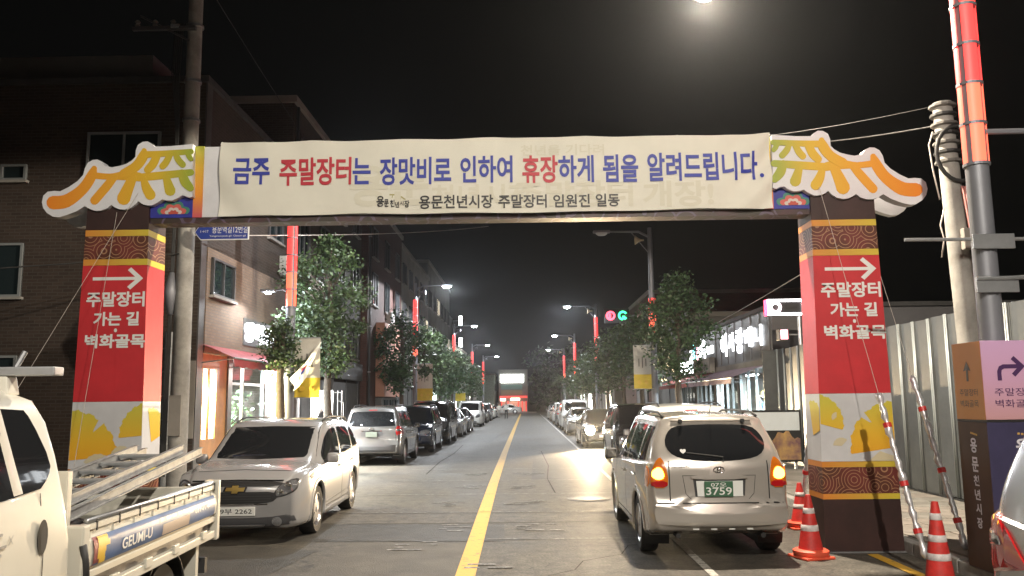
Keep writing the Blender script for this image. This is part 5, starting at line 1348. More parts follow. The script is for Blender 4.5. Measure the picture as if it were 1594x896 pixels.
p = at(1262, 852, 9.9); cone(p.x, 9.9, 0, 'red traffic cone with two white bands at the left foot of the right pillar', .70, .3)
p = at(1247, 808, 12.1); cone(p.x, 12.1, 0, 'red traffic cone partly hidden behind another cone beside the silver SUV', .62, .1)
p = at(1463, 890, 8.0); cone(p.x, 8.0, 0, 'red traffic cone with white bands at the bottom right by the sleeved rope', .84, .2)

# ------------------------------------------------------------------ metal hoarding along the right pavement
M['hoard'] = mat('galvanised_hoarding', (.088, .093, .095), .5, .3, var=.25, scale=1.4)
M['hoard_rib'] = mat('hoarding_rib', (.30, .33, .34), .4, .3)
hz = thing('metal_hoarding', 'ribbed grey metal hoarding along the right pavement behind the arch pillar', 'fence', (6.9, 0, .13))
FH = 3.0; pwid = .58
pm = MB().bx(0, .03, 0, pwid - .006, .06, FH)
p0 = pm.build('hoarding_panel', M['hoard'], hz); r0 = MB()
for q in (.0, .055): r0.tube([(-.015, .05 + q, .06), (-.015, .05 + q, FH + .005)], .016, 8)
rb0 = r0.build('panel_rib', M['hoard_rib'], p0, smooth=True)
k = 0; y = 5.0
p0.location = (0, y, 0)
while y < 22.6:
    y += pwid; k += 1
    o = p0.copy(); COL.objects.link(o); o.parent = hz; o.location = (0.004 * (k % 2), y, random.uniform(-.012, .012)); b_ = rb0.copy(); COL.objects.link(b_); b_.parent = o
MB().bx(-.03, .035, 5, 23.2, 0, .055).build('base_rail', M['black'], hz)
for k in range(9): MB().bx(.035, .085, 5.3 + k * 2.2, 5.36 + k * 2.2, 0, FH).build('fence_post', M['steel'], hz)
MB().bx(-.35, 1.2, 23.25, 23.29, .05, FH).build('end_panel', M['hoard'], hz)
# photo board standing in front of the hoarding
pb = thing('photo_board', 'framed board with a purple and yellow flower field photo before the hoarding', 'poster board', (5.9, 20.3, .13))
M['flowers'] = mat('flower_field_photo', (.13, .06, .11), .35, c2=(.42, .27, .09), scale=2.6, var=.3)
M['photo_sky'] = mat('photo_pale_sky', (.55, .60, .64), .35, var=.06, scale=2)
MB().bx(-.75, .66, 0, .05, .18, 1.40).build('frame', M['black'], pb, bevel=.01)
MB().bx(-.70, .61, -.006, -.001, .92, 1.35).build('photo_sky', M['photo_sky'], pb)
mb = MB(); prof_ = [(-.70 + 1.31 * k_ / 20, .80 + .10 * math.sin(k_ * .55) + .05 * math.sin(k_ * 1.7)) for k_ in range(21)]
mb.prism([(-.70, .23)] + [(.61, .23)] + prof_[::-1], lambda a, b, d: (a, d, b), -.010, -.007); mb.build('photo_flowers', M['flowers'], pb)
for xx in (-.6, .5): MB().bx(xx - .03, xx + .03, .05, .09, 0, 1.35).build('board_leg', M['steel'], pb)
# ------------------------------------------------------------------ buildings, left side
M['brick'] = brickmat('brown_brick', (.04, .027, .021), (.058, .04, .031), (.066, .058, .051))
M['brick_tan'] = brickmat('tan_brick', (.2, .14, .10), (.24, .172, .125), (.16, .14, .12), .21, .07)
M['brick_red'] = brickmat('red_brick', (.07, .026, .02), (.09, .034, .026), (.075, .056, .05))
M['stone'] = mat('dark_stone_cladding', (.07, .065, .065), .5, var=.25, scale=3)
M['plaster'] = mat('grey_plaster', (.15, .143, .133), .85, var=.2, scale=.7, bump=.15)
M['plaster_pale'] = mat('pale_plaster', (.26, .24, .215), .85, var=.18, scale=.8, bump=.15)
M['roofing'] = mat('dark_roofing', (.05, .05, .052), .8, var=.2)
M['frame_w'] = mat('pale_window_frame', (.24, .26, .27), .5)
M['frame_d'] = mat('dark_window_frame', (.07, .07, .075), .5)
M['shutter'] = mat('roller_shutter', (.16, .16, .165), .5, .5, var=.15)
M['salmon'] = mat('salmon_panel', (.42, .21, .15), .7, var=.08, scale=2)
def window(parent, face, a0, a1, z0, z1, plane, nv=1, m_frame=None, m_glass=None, out=1, sill=True):
    """framed window on a wall: face 'y' = wall at y=plane facing the camera, 'x' = wall at x=plane facing the road (out = side of the road)"""
    def bx(u0, u1, d0, d1, w0, w1):
        mb = MB()
        return mb.bx(u0, u1, plane - d1, plane - d0, w0, w1) if face == 'y' else mb.bx(plane + out * d0, plane + out * d1, u0, u1, w0, w1)
    fr = m_frame or M['frame_w']; t = .05
    w = bx(a0, a1, .004, .025, z0, z1).build('window', m_glass or M['darkglass'], parent)
    for q in ((a0, a1, z0, z0 + t), (a0, a1, z1 - t, z1), (a0, a0 + t, z0 + t, z1 - t), (a1 - t, a1, z0 + t, z1 - t)):
        bx(q[0], q[1], .0, .075, q[2], q[3]).build('window_frame', fr, w)
    for k in range(nv):
        c = a0 + (a1 - a0) * (k + 1) / (nv + 1); bx(c - .022, c + .022, .0, .065, z0 + t, z1 - t).build('mullion', fr, w)
    if sill: bx(a0 - .05, a1 + .05, .0, .12, z0 - .06, z0 - .002).build('sill', M['concrete'], w)
    return w
BX = -7.1
b1 = thing('brick_building', 'dark brown brick building at left with teal windows and a lit corner shop', 'building', (0, 0, 0))
YA, YB = 17.9, 24.6
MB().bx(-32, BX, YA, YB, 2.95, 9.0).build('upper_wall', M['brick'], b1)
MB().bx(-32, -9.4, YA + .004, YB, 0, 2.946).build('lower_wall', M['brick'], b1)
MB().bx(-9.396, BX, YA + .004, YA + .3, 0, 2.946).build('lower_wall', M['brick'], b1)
MB().bx(BX - .002, BX + .03, YA + .0, YA + .32, 0, 9.0).build('corner_pier', M['stone'], b1)
MB().bx(BX + .002, BX + .045, YA + .34, YB, 2.95, 5.3).build('tan_brick_facing', M['brick_tan'], b1)
MB().bx(-32.1, BX + .08, YA - .08, YB, 9.0, 9.14).build('parapet_cap', M['roofing'], b1)
MB().bx(-13.5, -8.9, YA + 1.2, YB - 1, 9.14, 10.2).build('roof_shed', M['plaster'], b1)
for x0, x1, y0, y1, nv in ((139, 246, 207, 330, 1), (4, 42, 257, 281, 0), (-60, 33, 380, 462, 1), (-120, 22, 555, 640, 1)):
    a, c = at(x0, y0, YA), at(x1, y1, YA); window(b1, 'y', a.x, c.x, c.z, a.z, YA, nv)
a, c = atx(329, 400, BX + .045), atx(361, 470, BX + .045); window(b1, 'x', a.y, c.y, c.z, a.z, BX + .045, 1, M['frame_d'], sill=True)
a = window(b1, 'x', 22.6, 23.9, 6.4, 7.8, BX, 1, M['frame_d'])
# corner shop
M['wood'] = mat('orange_wood', (.42, .20, .07), .45, var=.25, scale=2.5); M['shopwall'] = mat('shop_white_wall', (.74, .72, .66), .7); M['shopfloor'] = mat('shop_floor', (.35, .3, .25), .5)
MB().bx(-9.35, BX, YA + .32, YB, .02, .14).build('shop_floor', M['shopfloor'], b1)
MB().bx(-9.36, -9.30, YA + .32, YB, .14, 2.94).build('shop_back_wall', M['shopwall'], b1)
MB().bx(-9.29, BX - .2, 20.02, 20.12, .14, 2.94).build('shop_partition', M['shopwall'], b1)
for y0, y1 in ((19.88, 20.14), (22.72, 22.95)): MB().bx(BX - .12, BX + .02, y0, y1, .02, 2.94).build('shop_pier', M['stone'], b1)
MB().bx(BX - .08, BX + .03, 22.96, YB, .02, 2.94).build('shop_white_panel', M['shopwall'], b1)
MB().bx(BX - .06, BX - .01, 20.14, 22.72, .14, .9).build('shop_red_apron', mat('red_apron_panel', (.5, .05, .04), .5), b1)
sw = MB().bx(BX - .05, BX - .03, 20.14, 22.72, .9, 2.94).build('shop_window', M['clear'], b1)
for yy in (20.18, 21.0, 22.68): MB().bx(BX - .07, BX + .0, yy - .03, yy + .03, .9, 2.94).build('shop_window_frame', M['frame_w'], sw)
MB().bx(BX - .07, BX, 20.14, 22.72, 2.28, 2.34).build('shop_window_frame', M['frame_w'], sw)
# wooden door with panes
dr = MB().bx(BX - .06, BX - .02, 18.32, 18.42, .14, 2.94).build('shop_door', M['wood'], b1)
for y0, y1, z0, z1 in ((19.2, 19.86, .14, 2.94), (18.42, 19.2, .14, 1.05), (18.42, 19.2, 2.6, 2.94), (18.76, 18.84, 1.05, 2.6)):
    MB().bx(BX - .06, BX - .02, y0, y1, z0, z1).build('door_panel', M['wood'], dr)
MB().bx(BX - .045, BX - .035, 18.42, 19.2, 1.05, 2.6).build('door_pane', M['clear'], dr)
# lit lamp inside the door, ceiling tubes in the display
def hanging_lamp(x, y, z, rr, col, s, power, label):
    t = thing('hanging_lamp', label, 'lamp', (x, y, z)); m = emat('lamp_globe_lit', col, s)
    MB().lathe([(.001, -rr)] + [(rr * math.cos(R(a)), rr * math.sin(R(a))) for a in range(-75, 90, 15)] + [(.001, rr)], 18, cap=False).build('globe', m, t, smooth=True)
    MB().tube([(0, 0, rr), (0, 0, 2.93 - z)], .008, 6).build('cord', M['wire'], t)
    lamp(t, 'POINT', (0, 0, -rr - .06), power, col, .08); return t
hanging_lamp(BX - .35, 18.75, 2.25, .17, (1, .78, .42), 60, 2600, 'round warm white lamp shining inside the corner shop door')
def tube_light(x, y, z, ln, col, s, power, label):
    t = thing('tube_light', label, 'lamp', (x, y, z)); MB().bx(-.06, .06, -ln / 2, ln / 2, .03, .08).build('fitting', M['frame_w'], t)
    MB().tube([(0, -ln / 2, 0), (0, ln / 2, 0)], .022, 10).build('tube', emat('tube_lit', col, s), t); lamp(t, 'AREA', (0, 0, -.04), power, col, .1, (0, 0, -1), sy=ln); return t
tube_light(-8.0, 21.3, 2.85, 1.6, (.9, 1, .98), 40, 1500, 'white tube light on the ceiling of the shop display window')
tube_light(BX + .28, 23.75, 2.86, 1.3, (1, .95, .86), 40, 1800, 'tube light under the awning by the white shop panel')
# awning
M['awn'] = mat('maroon_awning_cloth', (.30, .045, .05), .7, var=.15, scale=3)
aw = thing('shop_awning', 'faded red fabric awning over the left corner shop', 'awning', (BX, 0, 0))
mb = MB(); N1 = 24
for i in range(N1 + 1):
    y = 18.1 + (24.2 - 18.1) * i / N1
    for d, z in ((0.05, 3.12), (.35, 3.0 - .012 * math.sin(i * 1.7)), (.75, 2.82 - .015 * math.sin(i * 1.7)), (.78, 2.62 + .02 * math.sin(i * 2.4))): mb.v.append((d, y, z))
for i in range(N1):
    for j in range(3): a = i * 4 + j; mb.f.append((a, a + 1, a + 5, a + 4))
mb.build('canopy', M['awn'], aw, smooth=R(30))
MB().tube([(.76, 18.1, 2.81), (.76, 24.2, 2.81)], .022, 8).build('front_bar', M['frame_w'], aw)
for yy in (18.15, 21, 24.1): MB().tube([(.04, yy, 2.72), (.74, yy, 2.8)], .016, 6).build('awning_arm', M['steel'], aw)
sg = MB().bx(.79, .80, 22.2, 24.1, 2.48, 2.66).build('awning_valance', mat('red_valance', (.55, .05, .07), .6), aw)
# glowing letters on the wall
M['glow_w'] = emat('white_letters_lit', (.93, .97, 1.0), 4.5)
ls = thing('shop_sign', 'glowing white channel letters on the brick above the left shop awning', 'sign', (BX + .05, 0, 0))
for k, ch in enumerate('양복점'):
    text(ch, M['glow_w'], ls, (.02, 21.05 + k * .82, 3.62), (0, 1, 0), (0, 0, 1), .66, .5, .045, depth=.06)
MB().bx(.0, .018, 20.7, 23.2, 3.28, 3.96).build('letter_board', M['stone'], ls)
lamp(ls, 'AREA', (.35, 21.9, 3.62), 260, (.8, .9, 1.0), .5, (1, 0, 0), sy=2.2)
# shop display plant and white garment
def leaves(mb, c, rad, n, s, rng, zs=1.0):
    for _ in range(n):
        while True:
            p = Vector((rng.gauss(0, .48), rng.gauss(0, .48), rng.gauss(0, .48)))
            if p.length < 1.05: break
        p = p * rad; p.z *= zs; q = Vector(c) + p
        u = Vector((rng.gauss(0, 1), rng.gauss(0, 1), rng.gauss(0, .6))).normalized(); w = u.orthogonal().normalized(); w = Matrix.Rotation(rng.uniform(0, 6.28), 3, u) @ w
        l_ = s * rng.uniform(.45, 1.4)
        mb.add([q, q + u * l_ * .5 + w * l_ * .32, q + u * l_, q + u * l_ * .5 - w * l_ * .32], [(0, 1, 2, 3)])
def leafmat(name, c, c2):
    m = mat(name, c, .5, c2=c2, scale=2.2, var=.35); n, l = m.node_tree.nodes, m.node_tree.links; b = n['Principled BSDF']
    src = b.inputs['Base Color'].links[0].from_socket; g = n.new('ShaderNodeNewGeometry'); mr = n.new('ShaderNodeMapRange'); mr.inputs[3].default_value = .45; mr.inputs[4].default_value = 1.7
    l.new(g.outputs['Random Per Island'], mr.inputs[0]); mx = n.new('ShaderNodeMixRGB'); mx.blend_type = 'MULTIPLY'; mx.inputs[0].default_value = 1; l.new(src, mx.inputs[1]); l.new(mr.outputs[0], mx.inputs[2]); l.new(mx.outputs[0], b.inputs['Base Color'])
    return m
M['leaf'] = leafmat('tree_leaves', (.028, .058, .018), (.065, .105, .036)); M['leaf2'] = leafmat('tree_leaves_dark', (.025, .06, .025), (.055, .105, .04)); M['bark'] = mat('bark', (.09, .07, .055), .9, var=.3, scale=12, bump=.6)
pl = thing('potted_plant', 'green potted plant in the shop display window', 'plant', (-7.55, 21.9, .14))
MB().lathe([(.12, 0), (.17, .3), (.16, .3)], 16, cap=False).build('pot', M['shopwall'], pl); mb = MB(); leaves(mb, (0, 0, 1.35), .62, 260, .14, random.Random(3), 1.3); mb.build('foliage', M['leaf'], pl, recalc=False)
MB().tube([(0, 0, .28), (0.03, 0, 1.1)], .02, 6).build('stem', M['bark'], pl)

# second and further buildings of the left row
def block(name, label, x0, x1, y0, y1, h, wall, rows, out, plane, cap=True, cols=None, lit=(), shop=None, wm=None):
    t = thing(name, label, 'building', (0, 0, 0))
    MB().bx(x0, x1, y0, y1, 0, h).build('wall', wall, t)
    if cap: MB().bx(x0 - .1, x1 + .1, y0 - .1, y1 + .1, h, h + .22).build('parapet', M['plaster_pale'] if cap is True else cap, t)
    n = cols or max(2, int((y1 - y0) / 2.6)); st = (y1 - y0) / n
    for r_, (z0, z1) in enumerate(rows):
        for c in range(n):
            a = y0 + st * (c + .5); q = (r_, c) in lit
            window(t, 'x', a - .62, a + .62, z0, z1, plane, 1, wm or M['frame_d'], emat('lit_window', (1, .86, .6), 2.5) if q else None, out, True)
    if shop:
        for k, (a, b_, m) in enumerate(shop):
            s = MB().bx(plane + out * .004, plane + out * .06, a, b_, .25, 2.6).build('shop_front', m, t)
            for yy in (a, (a + b_) / 2, b_): MB().bx(plane, plane + out * .09, yy - .04, yy + .04, .13, 2.7).build('shop_frame', M['frame_d'], s)
            MB().bx(plane, plane + out * .25, a - .1, b_ + .1, 2.72, 3.4).build('fascia_board', M['stone'], t)
    return t
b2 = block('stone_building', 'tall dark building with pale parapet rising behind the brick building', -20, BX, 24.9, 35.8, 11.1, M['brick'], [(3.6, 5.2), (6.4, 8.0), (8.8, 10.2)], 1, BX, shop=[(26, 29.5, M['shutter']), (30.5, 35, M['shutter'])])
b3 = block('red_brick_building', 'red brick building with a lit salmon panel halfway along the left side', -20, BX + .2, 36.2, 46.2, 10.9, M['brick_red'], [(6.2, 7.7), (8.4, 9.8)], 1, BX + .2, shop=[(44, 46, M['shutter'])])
MB().bx(BX + .2, BX + .62, 38.4, 43.0, 2.1, 5.5).build('salmon_panel', M['salmon'], b3); MB().bx(BX + .2, BX + .5, 38.4, 43.0, .13, 2.05).build('recessed_front', M['stone'], b3)
for k in range(3): MB().bx(BX + .5, BX + .56, 39 + k * 1.6, 39.9 + k * 1.6, .3, 1.95).build('glass_door', M['darkglass'], b3)
b4 = block('apartment_block', 'pale grey apartment block with rows of windows behind the left trees', -20, BX + .1, 46.6, 60, 10.6, M['plaster_pale'], [(3.7, 5.0), (6.3, 7.6), (8.6, 9.8)], 1, BX + .1, lit=((1, 4),), shop=[(47.4, 51, M['shutter']), (54.5, 59.4, emat('lit_shop_front', (.92, .97, 1.0), 5.0))])
b5 = block('apartment_block', 'second pale apartment block farther along the left side', -20, BX, 60.5, 78, 12.0, M['plaster'], [(3.7, 5.0), (6.3, 7.6), (8.8, 10.1)], 1, BX, lit=((2, 2), (1, 5)), shop=[(62, 66, emat('lit_shop_front', (.85, 1.0, .95), 4.0)), (70, 75, M['shutter'])])
b6 = block('shop_house', 'low greenish shop house near the far left end of the street', -20, BX, 78.6, 100, 7.4, mat('green_plaster', (.26, .30, .22), .85, var=.2), [(3.9, 5.3)], 1, BX, lit=((0, 1), (0, 4)), shop=[(80, 85, emat('lit_shop_front', (1, .95, .8), 4.0)), (90, 96, emat('lit_shop_front', (.9, 1, .9), 3.0))])
b7 = block('shop_house', 'farthest pale shop house on the left before the crossing', -20, BX, 100.6, 121, 6.2, M['plaster_pale'], [(3.6, 4.9)], 1, BX, lit=((0, 3),), shop=[(104, 110, emat('lit_shop_front', (1, .95, .85), 4.0))])
def boxsign(name, label, c, d, m_face, post=None):
    t = thing(name, label, 'sign', c)
    MB().box((0, 0, 0), d).build('case', M['stone'], t, bevel=.015); MB().bx(-d[0] / 2 + .03, d[0] / 2 - .03, -d[1] / 2 - .012, -d[1] / 2 - .002, -d[2] / 2 + .03, d[2] / 2 - .03).build('lit_face', m_face, t)
    if post: MB().bx(*post).build('bracket', M['steel'], t)
    return t
M['glow_y'] = emat('yellow_sign_lit', (1, .85, .35), 6); M['glow_w2'] = emat('white_sign_lit', (.95, 1, .98), 7); M['glow_r'] = emat('red_neon_lit', (1, .09, .07), .9)
s_ = boxsign('projecting_sign', 'small white lit projecting sign with a yellow edge above the salmon panel', (at(600, 512, 40).x, 40.0, at(600, 512, 40).z), (.52, .2, .5), M['glow_w2'], (-.6, -.26, -.02, .02, -.02, .02))
MB().bx(-.26, -.2, -.115, -.112, -.2, .22).build('yellow_edge', M['glow_y'], s_)
for px, py, Y, lab in ((717, 499, 84, 'upper tiny white window sign high on the left apartment block'), (717, 533, 84, 'lower tiny white window sign on the left apartment block')):
    p = at(px, py, Y); boxsign('projecting_sign', lab, tuple(p), (.4, .2, 1.0), M['glow_w2'], (-.9, -.2, -.02, .02, -.02, .02))

# ------------------------------------------------------------------ street end
e1 = thing('red_shop_building', 'small building at the end of the street with white rooftop sign and red lit shop', 'building', (0, 0, 0))
YE = 139.0
p0, p1 = at(776, 575, YE), at(822, 640, YE)
MB().bx(p0.x, p1.x, YE, YE + 9, 0, p0.z).build('wall', M['plaster'], e1)
MB().bx(p0.x - .1, p1.x + 1.4, YE - .15, YE + 2, 0, .12).build('step', M['concrete'], e1)
def eb(x0, y0, x1, y1, d, m, n): a, c = at(x0, y0, YE), at(x1, y1, YE); return MB().bx(a.x, c.x, YE - d, YE - .005, c.z, a.z).build(n, m, e1)
eb(779, 583, 815, 595, .3, emat('rooftop_sign_lit', (.95, 1, .97), 9), 'rooftop_sign'); eb(780, 599, 813, 606, .1, mat('teal_sign', (.12, .25, .22), .5), 'sign_board'); eb(780, 607, 813, 614, .12, mat('olive_sign', (.2, .22, .12), .5), 'sign_board')
eb(778, 616, 821, 619, .9, M['glow_r'], 'red_neon_band'); eb(795, 619, 809, 623, .4, emat('warm_sign_lit', (1, .75, .5), 6), 'lit_sign'); eb(779, 620, 787, 624, .4, emat('warm_sign_lit', (1, .6, .5), 5), 'lit_sign')
for x in (780, 790, 806, 812, 818): eb(x, 624, x + 2, 640, .5, M['glow_r'], 'red_neon_post')
eb(782, 625, 818, 640, .06, emat('shop_glass_lit', (1, .5, .35), .35), 'shop_window')
lamp(e1, 'POINT', (-2, YE - 3, 2.4), 90, (1, .6, .5), .3)
block('corner_house', 'pale green house at the left of the street end', -16, -5.2, YE - 1, YE + 8, 6.2, mat('green_white_plaster', (.30, .36, .28), .8, var=.2), [(3.6, 4.8)], 1, -5.2)
block('corner_house', 'dark house closing the street end at the right', 6.0, 22, YE, YE + 8, 4.4, M['plaster'], [], -1, 6.0)
block('far_tower', 'dim apartment tower far behind the street end at left', -32, -18, 190, 205, 22, M['plaster'], [(5, 6.5), (10, 11.5), (15, 16.5)], 1, -18)

# ------------------------------------------------------------------ right side
GX = 6.95
g1 = thing('low_shop_building', 'low shop building at right with glowing white letters and lit windows', 'building', (0, 0, 0))
M['metal_clad'] = mat('grey_metal_cladding', (.14, .138, .148), .5, .3, var=.12, scale=1.5)
MB().bx(GX + 2.2, 18, 23.6, 38, 0, 4.35).build('wall', M['metal_clad'], g1)
MB().bx(GX, GX + 2.196, 23.6, 38, 2.75, 4.35).build('upper_fascia', M['metal_clad'], g1)
MB().bx(GX, GX + 2.19, 23.6, 23.75, 0, 2.746).build('end_wall', M['metal_clad'], g1)
for yy in (27.6, 31.0, 34.6, 37.8): MB().bx(GX, GX + .25, yy, yy + .22, 0, 2.746).build('pier', M['plaster'], g1)
MB().bx(GX - .05, 18.05, 23.5, 38.1, 4.35, 4.47).build('parapet_cap', M['roofing'], g1)
for k in range(14): MB().bx(GX - .022, GX - .001, 23.8 + k, 23.83 + k, 3.0, 4.34).build('cladding_joint', M['frame_d'], g1)
MB().bx(GX - .03, GX - .001, 23.7, 30.9, 2.78, 2.95).build('white_ledge', M['plaster_pale'], g1)
MB().bx(GX + 2.1, GX + 2.19, 23.8, 37.8, .13, 2.7).build('shop_back_wall', M['shopwall'], g1)
for y0, y1 in ((23.8, 27.55), (27.85, 30.95), (31.25, 34.55), (34.85, 37.75)):
    sw = MB().bx(GX + .05, GX + .07, y0, y1, .8, 2.7).build('shop_window', M['clear'], g1)
    for q in range(5): yy = y0 + .03 + (y1 - y0 - .06) * q / 4; MB().bx(GX + .02, GX + .1, yy - .03, yy + .03, .13, 2.74).build('shop_window_frame', M['frame_w'], sw)
    MB().bx(GX + .02, GX + .1, y0, y1, .13, .8).build('shop_apron', M['plaster'], sw)
tube_light(GX + .9, 25.4, 2.62, 2.6, (.88, .96, 1.0), 45, 1100, 'bright white tube light in the first shop of the low right building')
tube_light(GX + .9, 29.5, 2.62, 2.0, (.95, .97, 1.0), 40, 600, 'white tube light in the second shop of the low right building')
for k in range(7):
    t = thing('display_shelf', ('first', 'second', 'third', 'fourth', 'fifth', 'sixth', 'seventh')[k] + ' stocked shelf from the hoarding end inside the low right shop', 'shelf', (GX + 1.5, 24.3 + k * .95, .13), group='display shelves in the right shop'); MB().bx(0, .4, 0, .06, 0, 1.8).bx(0, .4, .66, .72, 0, 1.8).build('upright', M['steel'], t)
    for z in (.4, .85, 1.3, 1.75):
        MB().bx(0, .4, .06, .66, z - .02, z).build('shelf_board', M['shopwall'], t)
        for q in range(3): MB().bx(.05, .3, .1 + q * .19, .24 + q * .19, z, z + random.uniform(.12, .28)).build('goods', mat('goods', random.choice([(.5, .1, .08), (.55, .4, .08), (.1, .2, .4), (.5, .5, .48), (.12, .3, .14)]), .5), t)
# awnings
def awning(label, y0, y1, m, drop=.75, x=GX):
    t = thing('shop_awning', label, 'awning', (x, 0, 0)); mb = MB(); N = 16
    for i in range(N + 1):
        y = y0 + (y1 - y0) * i / N
        for d, z in ((-.03, 2.78), (-.5, 2.62 - .012 * math.sin(i * 1.9)), (-1.05, 2.42 - .015 * math.sin(i * 1.9)), (-1.07, 2.24 + .02 * (i % 2))): mb.v.append((d, y, z))
    for i in range(N):
        for j in range(3): a = i * 4 + j; mb.f.append((a, a + 4, a + 5, a + 1))
    mb.build('canopy', m, t, smooth=R(30)); MB().tube([(-1.05, y0, 2.41), (-1.05, y1, 2.41)], .02, 8).build('front_bar', M['steel'], t)
    for yy in (y0 + .05, (y0 + y1) / 2, y1 - .05): MB().tube([(-.02, yy, 2.35), (-1.04, yy, 2.40)], .014, 6).build('awning_arm', M['steel'], t)
awning('mauve fabric awning over the brightest window of the low right shop', 24.2, 30.6, mat('mauve_awning', (.22, .15, .19), .75, var=.15))
awning('red fabric awning beside the mauve one on the low right shop building', 30.9, 37.2, mat('red_awning', (.34, .07, .06), .75, var=.15))
# illuminated lettering
rs = thing('shop_sign', 'row of large glowing white channel letters on the near end of the low right building', 'sign', (GX, 0, 0))
for k, ch in enumerate('이사랑매니'):
    text(ch, M['glow_w'], rs, (-.03, 29.2 - k * 1.08, 3.66 + .03 * (k % 2)), (0, -1, 0), (0, 0, 1), .78, .8 if k in (0, 2) else .62, .012, depth=.04)
rs2 = thing('shop_sign', 'white, cyan and pink glowing letters on a dark board over the red awning', 'sign', (GX, 0, 0))
MB().bx(-.026, -.002, 30.6, 35.6, 2.98, 4.2).build('letter_board', M['stone'], rs2)
M['glow_c'] = emat('cyan_letters_lit', (.25, .95, 1), 6); M['glow_p'] = emat('pink_letters_lit', (1, .5, .6), 6)
for k, (ch, mm, hh) in enumerate((('사', M['glow_w'], .7), ('l', M['glow_c'], .9), ('l', M['glow_p'], .9), ('바', M['glow_w'], .9), ('비', M['glow_w'], .8))):
    text(ch, mm, rs2, (-.04, 35.0 - k * .62, 3.55 + .05 * k), (0, -1, 0), (0, 0, 1), .5 if ch != 'l' else .12, hh, .015, depth=.04)
MB().bx(-.08, -.03, 30.9, 31.9, 3.5, 3.78).build('lit_panel', M['glow_w'], rs2)
rs3 = thing('shop_sign', 'white lit box sign above the red awning, farthest on the low right building', 'sign', (GX - .3, 35.2, 3.1)); MB().bx(0, .28, -1.2, 1.9, -.27, .27).build('case', M['stone'], rs3)
MB().bx(-.012, -.002, -1.17, 1.87, -.24, .24).build('lit_face', emat('box_sign_lit', (.9, .98, 1.0), 16), rs3); MB().bx(0.0, .28, -1.215, -1.203, -.24, .24).build('lit_end', emat('box_sign_end', (.9, .98, 1.0), 8), rs3)
rs4 = thing('shop_sign', 'unlit grey signboard next to the white lit box sign', 'sign', (GX - .25, 32.2, 3.05)); MB().bx(0, .2, -1.5, 1.5, -.28, .28).build('board', M['plaster_pale'], rs4, bevel=.01)
for k in range(6): MB().bx(-.006, -.001, -1.2 + k * .4, -.95 + k * .4, -.1, .12).build('print_block', M['plaster'], rs4)
# red framed LED sign on a post, small red display and camera
YS = 21.6
p0, p1 = at(1194, 466, YS), at(1252, 490, YS)
rl = thing('led_sign', 'red edged LED display with bright white border above the hoarding', 'sign', ((p0.x + p1.x) / 2, YS, (p0.z + p1.z) / 2)); w2, h2 = (p1.x - p0.x) / 2, (p0.z - p1.z) / 2
MB().bx(-w2, w2, 0, .22, -h2, h2).build('case', M['black'], rl); gw = emat('led_border_lit', (1, .93, .95), 9)
for q in ((-w2, w2, h2 - .06, h2), (-w2, w2, -h2, -h2 + .06), (w2 - .06, w2, -h2 + .06, h2 - .06), (-w2, -w2 + .06, -h2 + .06, h2 - .06)): MB().bx(q[0], q[1], -.03, -.002, q[2], q[3]).build('led_border', gw, rl)
MB().bx(-w2 - .03, -w2 - .002, 0, .22, -h2, h2).build('red_edge', emat('red_edge_lit', (1, .04, .1), 6), rl)
mb = MB(); mb.tube([(-w2 + .2 + .12 * math.cos(R(a)), -.03, .12 * math.sin(R(a))) for a in range(0, 361, 20)], .035, 8, cap=False); mb.build('ring_emblem', emat('ring_lit', (1, .75, .8), 9), rl)
MB().tube([(w2 - .1, .11, -h2), (w2 - .1, .11, .13 - rl.location.z)], .05, 10).build('post', M['steel'], rl)
lamp(rl, 'AREA', (-w2 - .1, .1, 0), 60, (1, .08, .15), .25, (-1, 0, 0), sy=.4)
p = at(1218, 521, 21.9); boxsign('led_sign', 'small glowing red and white display under the red edged LED sign', tuple(p), (.24, .3, .3), emat('small_display_lit', (1, .35, .4), 6), (.13, .6, .0, .03, -.01, .02))
# round neon sign far right
p = at(960, 491, 57.0); nsn = thing('neon_sign', 'sign with a red ring and a green ring glowing above the right trees', 'sign', tuple(p))
MB().bx(-.85, .85, .06, .22, -.5, .5).build('case', M['black'], nsn, bevel=.03)
for sx, c, am in ((-.42, (1, .10, .16), 360), (.42, (.05, .9, .35), 300)):
    m = emat('ring_neon', c, 3); MB().tube([(sx + .26 * math.cos(R(a)), 0, .26 * math.sin(R(a))) for a in range(30, 31 + am, 15)], .07, 8).build('neon_ring', m, nsn, smooth=True)
    MB().bx(sx - .04 - .1 * (sx < 0), sx + .04 + .16 * (sx > 0), .0, .05, -.16, .16 if sx < 0 else -.02).build('neon_stroke', m, nsn)
MB().bx(.85, 2.6, .1, .18, -.05, .05).build('bracket', M['steel'], nsn)
block('house', 'dark two storey house behind the right trees', GX + .6, 20, 38.6, 50, 5.6, M['plaster'], [(3.4, 4.6)], -1, GX + .6, shop=[(40, 44, M['shutter'])])
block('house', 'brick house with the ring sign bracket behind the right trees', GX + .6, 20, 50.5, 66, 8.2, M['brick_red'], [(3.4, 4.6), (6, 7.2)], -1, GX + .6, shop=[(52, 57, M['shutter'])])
block('house', 'low dark house farther along the right side', GX, 20, 66.5, 84, 4.4, M['plaster'], [], -1, GX, shop=[(68, 73, emat('lit_shop_front', (1, .9, .7), 2.5)), (77, 82, M['shutter'])])
block('shop_house', 'last low shop house on the right with a lit front', GX, 20, 84.5, 116, 4.6, M['plaster_pale'], [], -1, GX, shop=[(88, 93, emat('lit_shop_front', (1, .95, .85), 7)), (99, 106, emat('lit_shop_front', (.95, 1, .9), 6))])

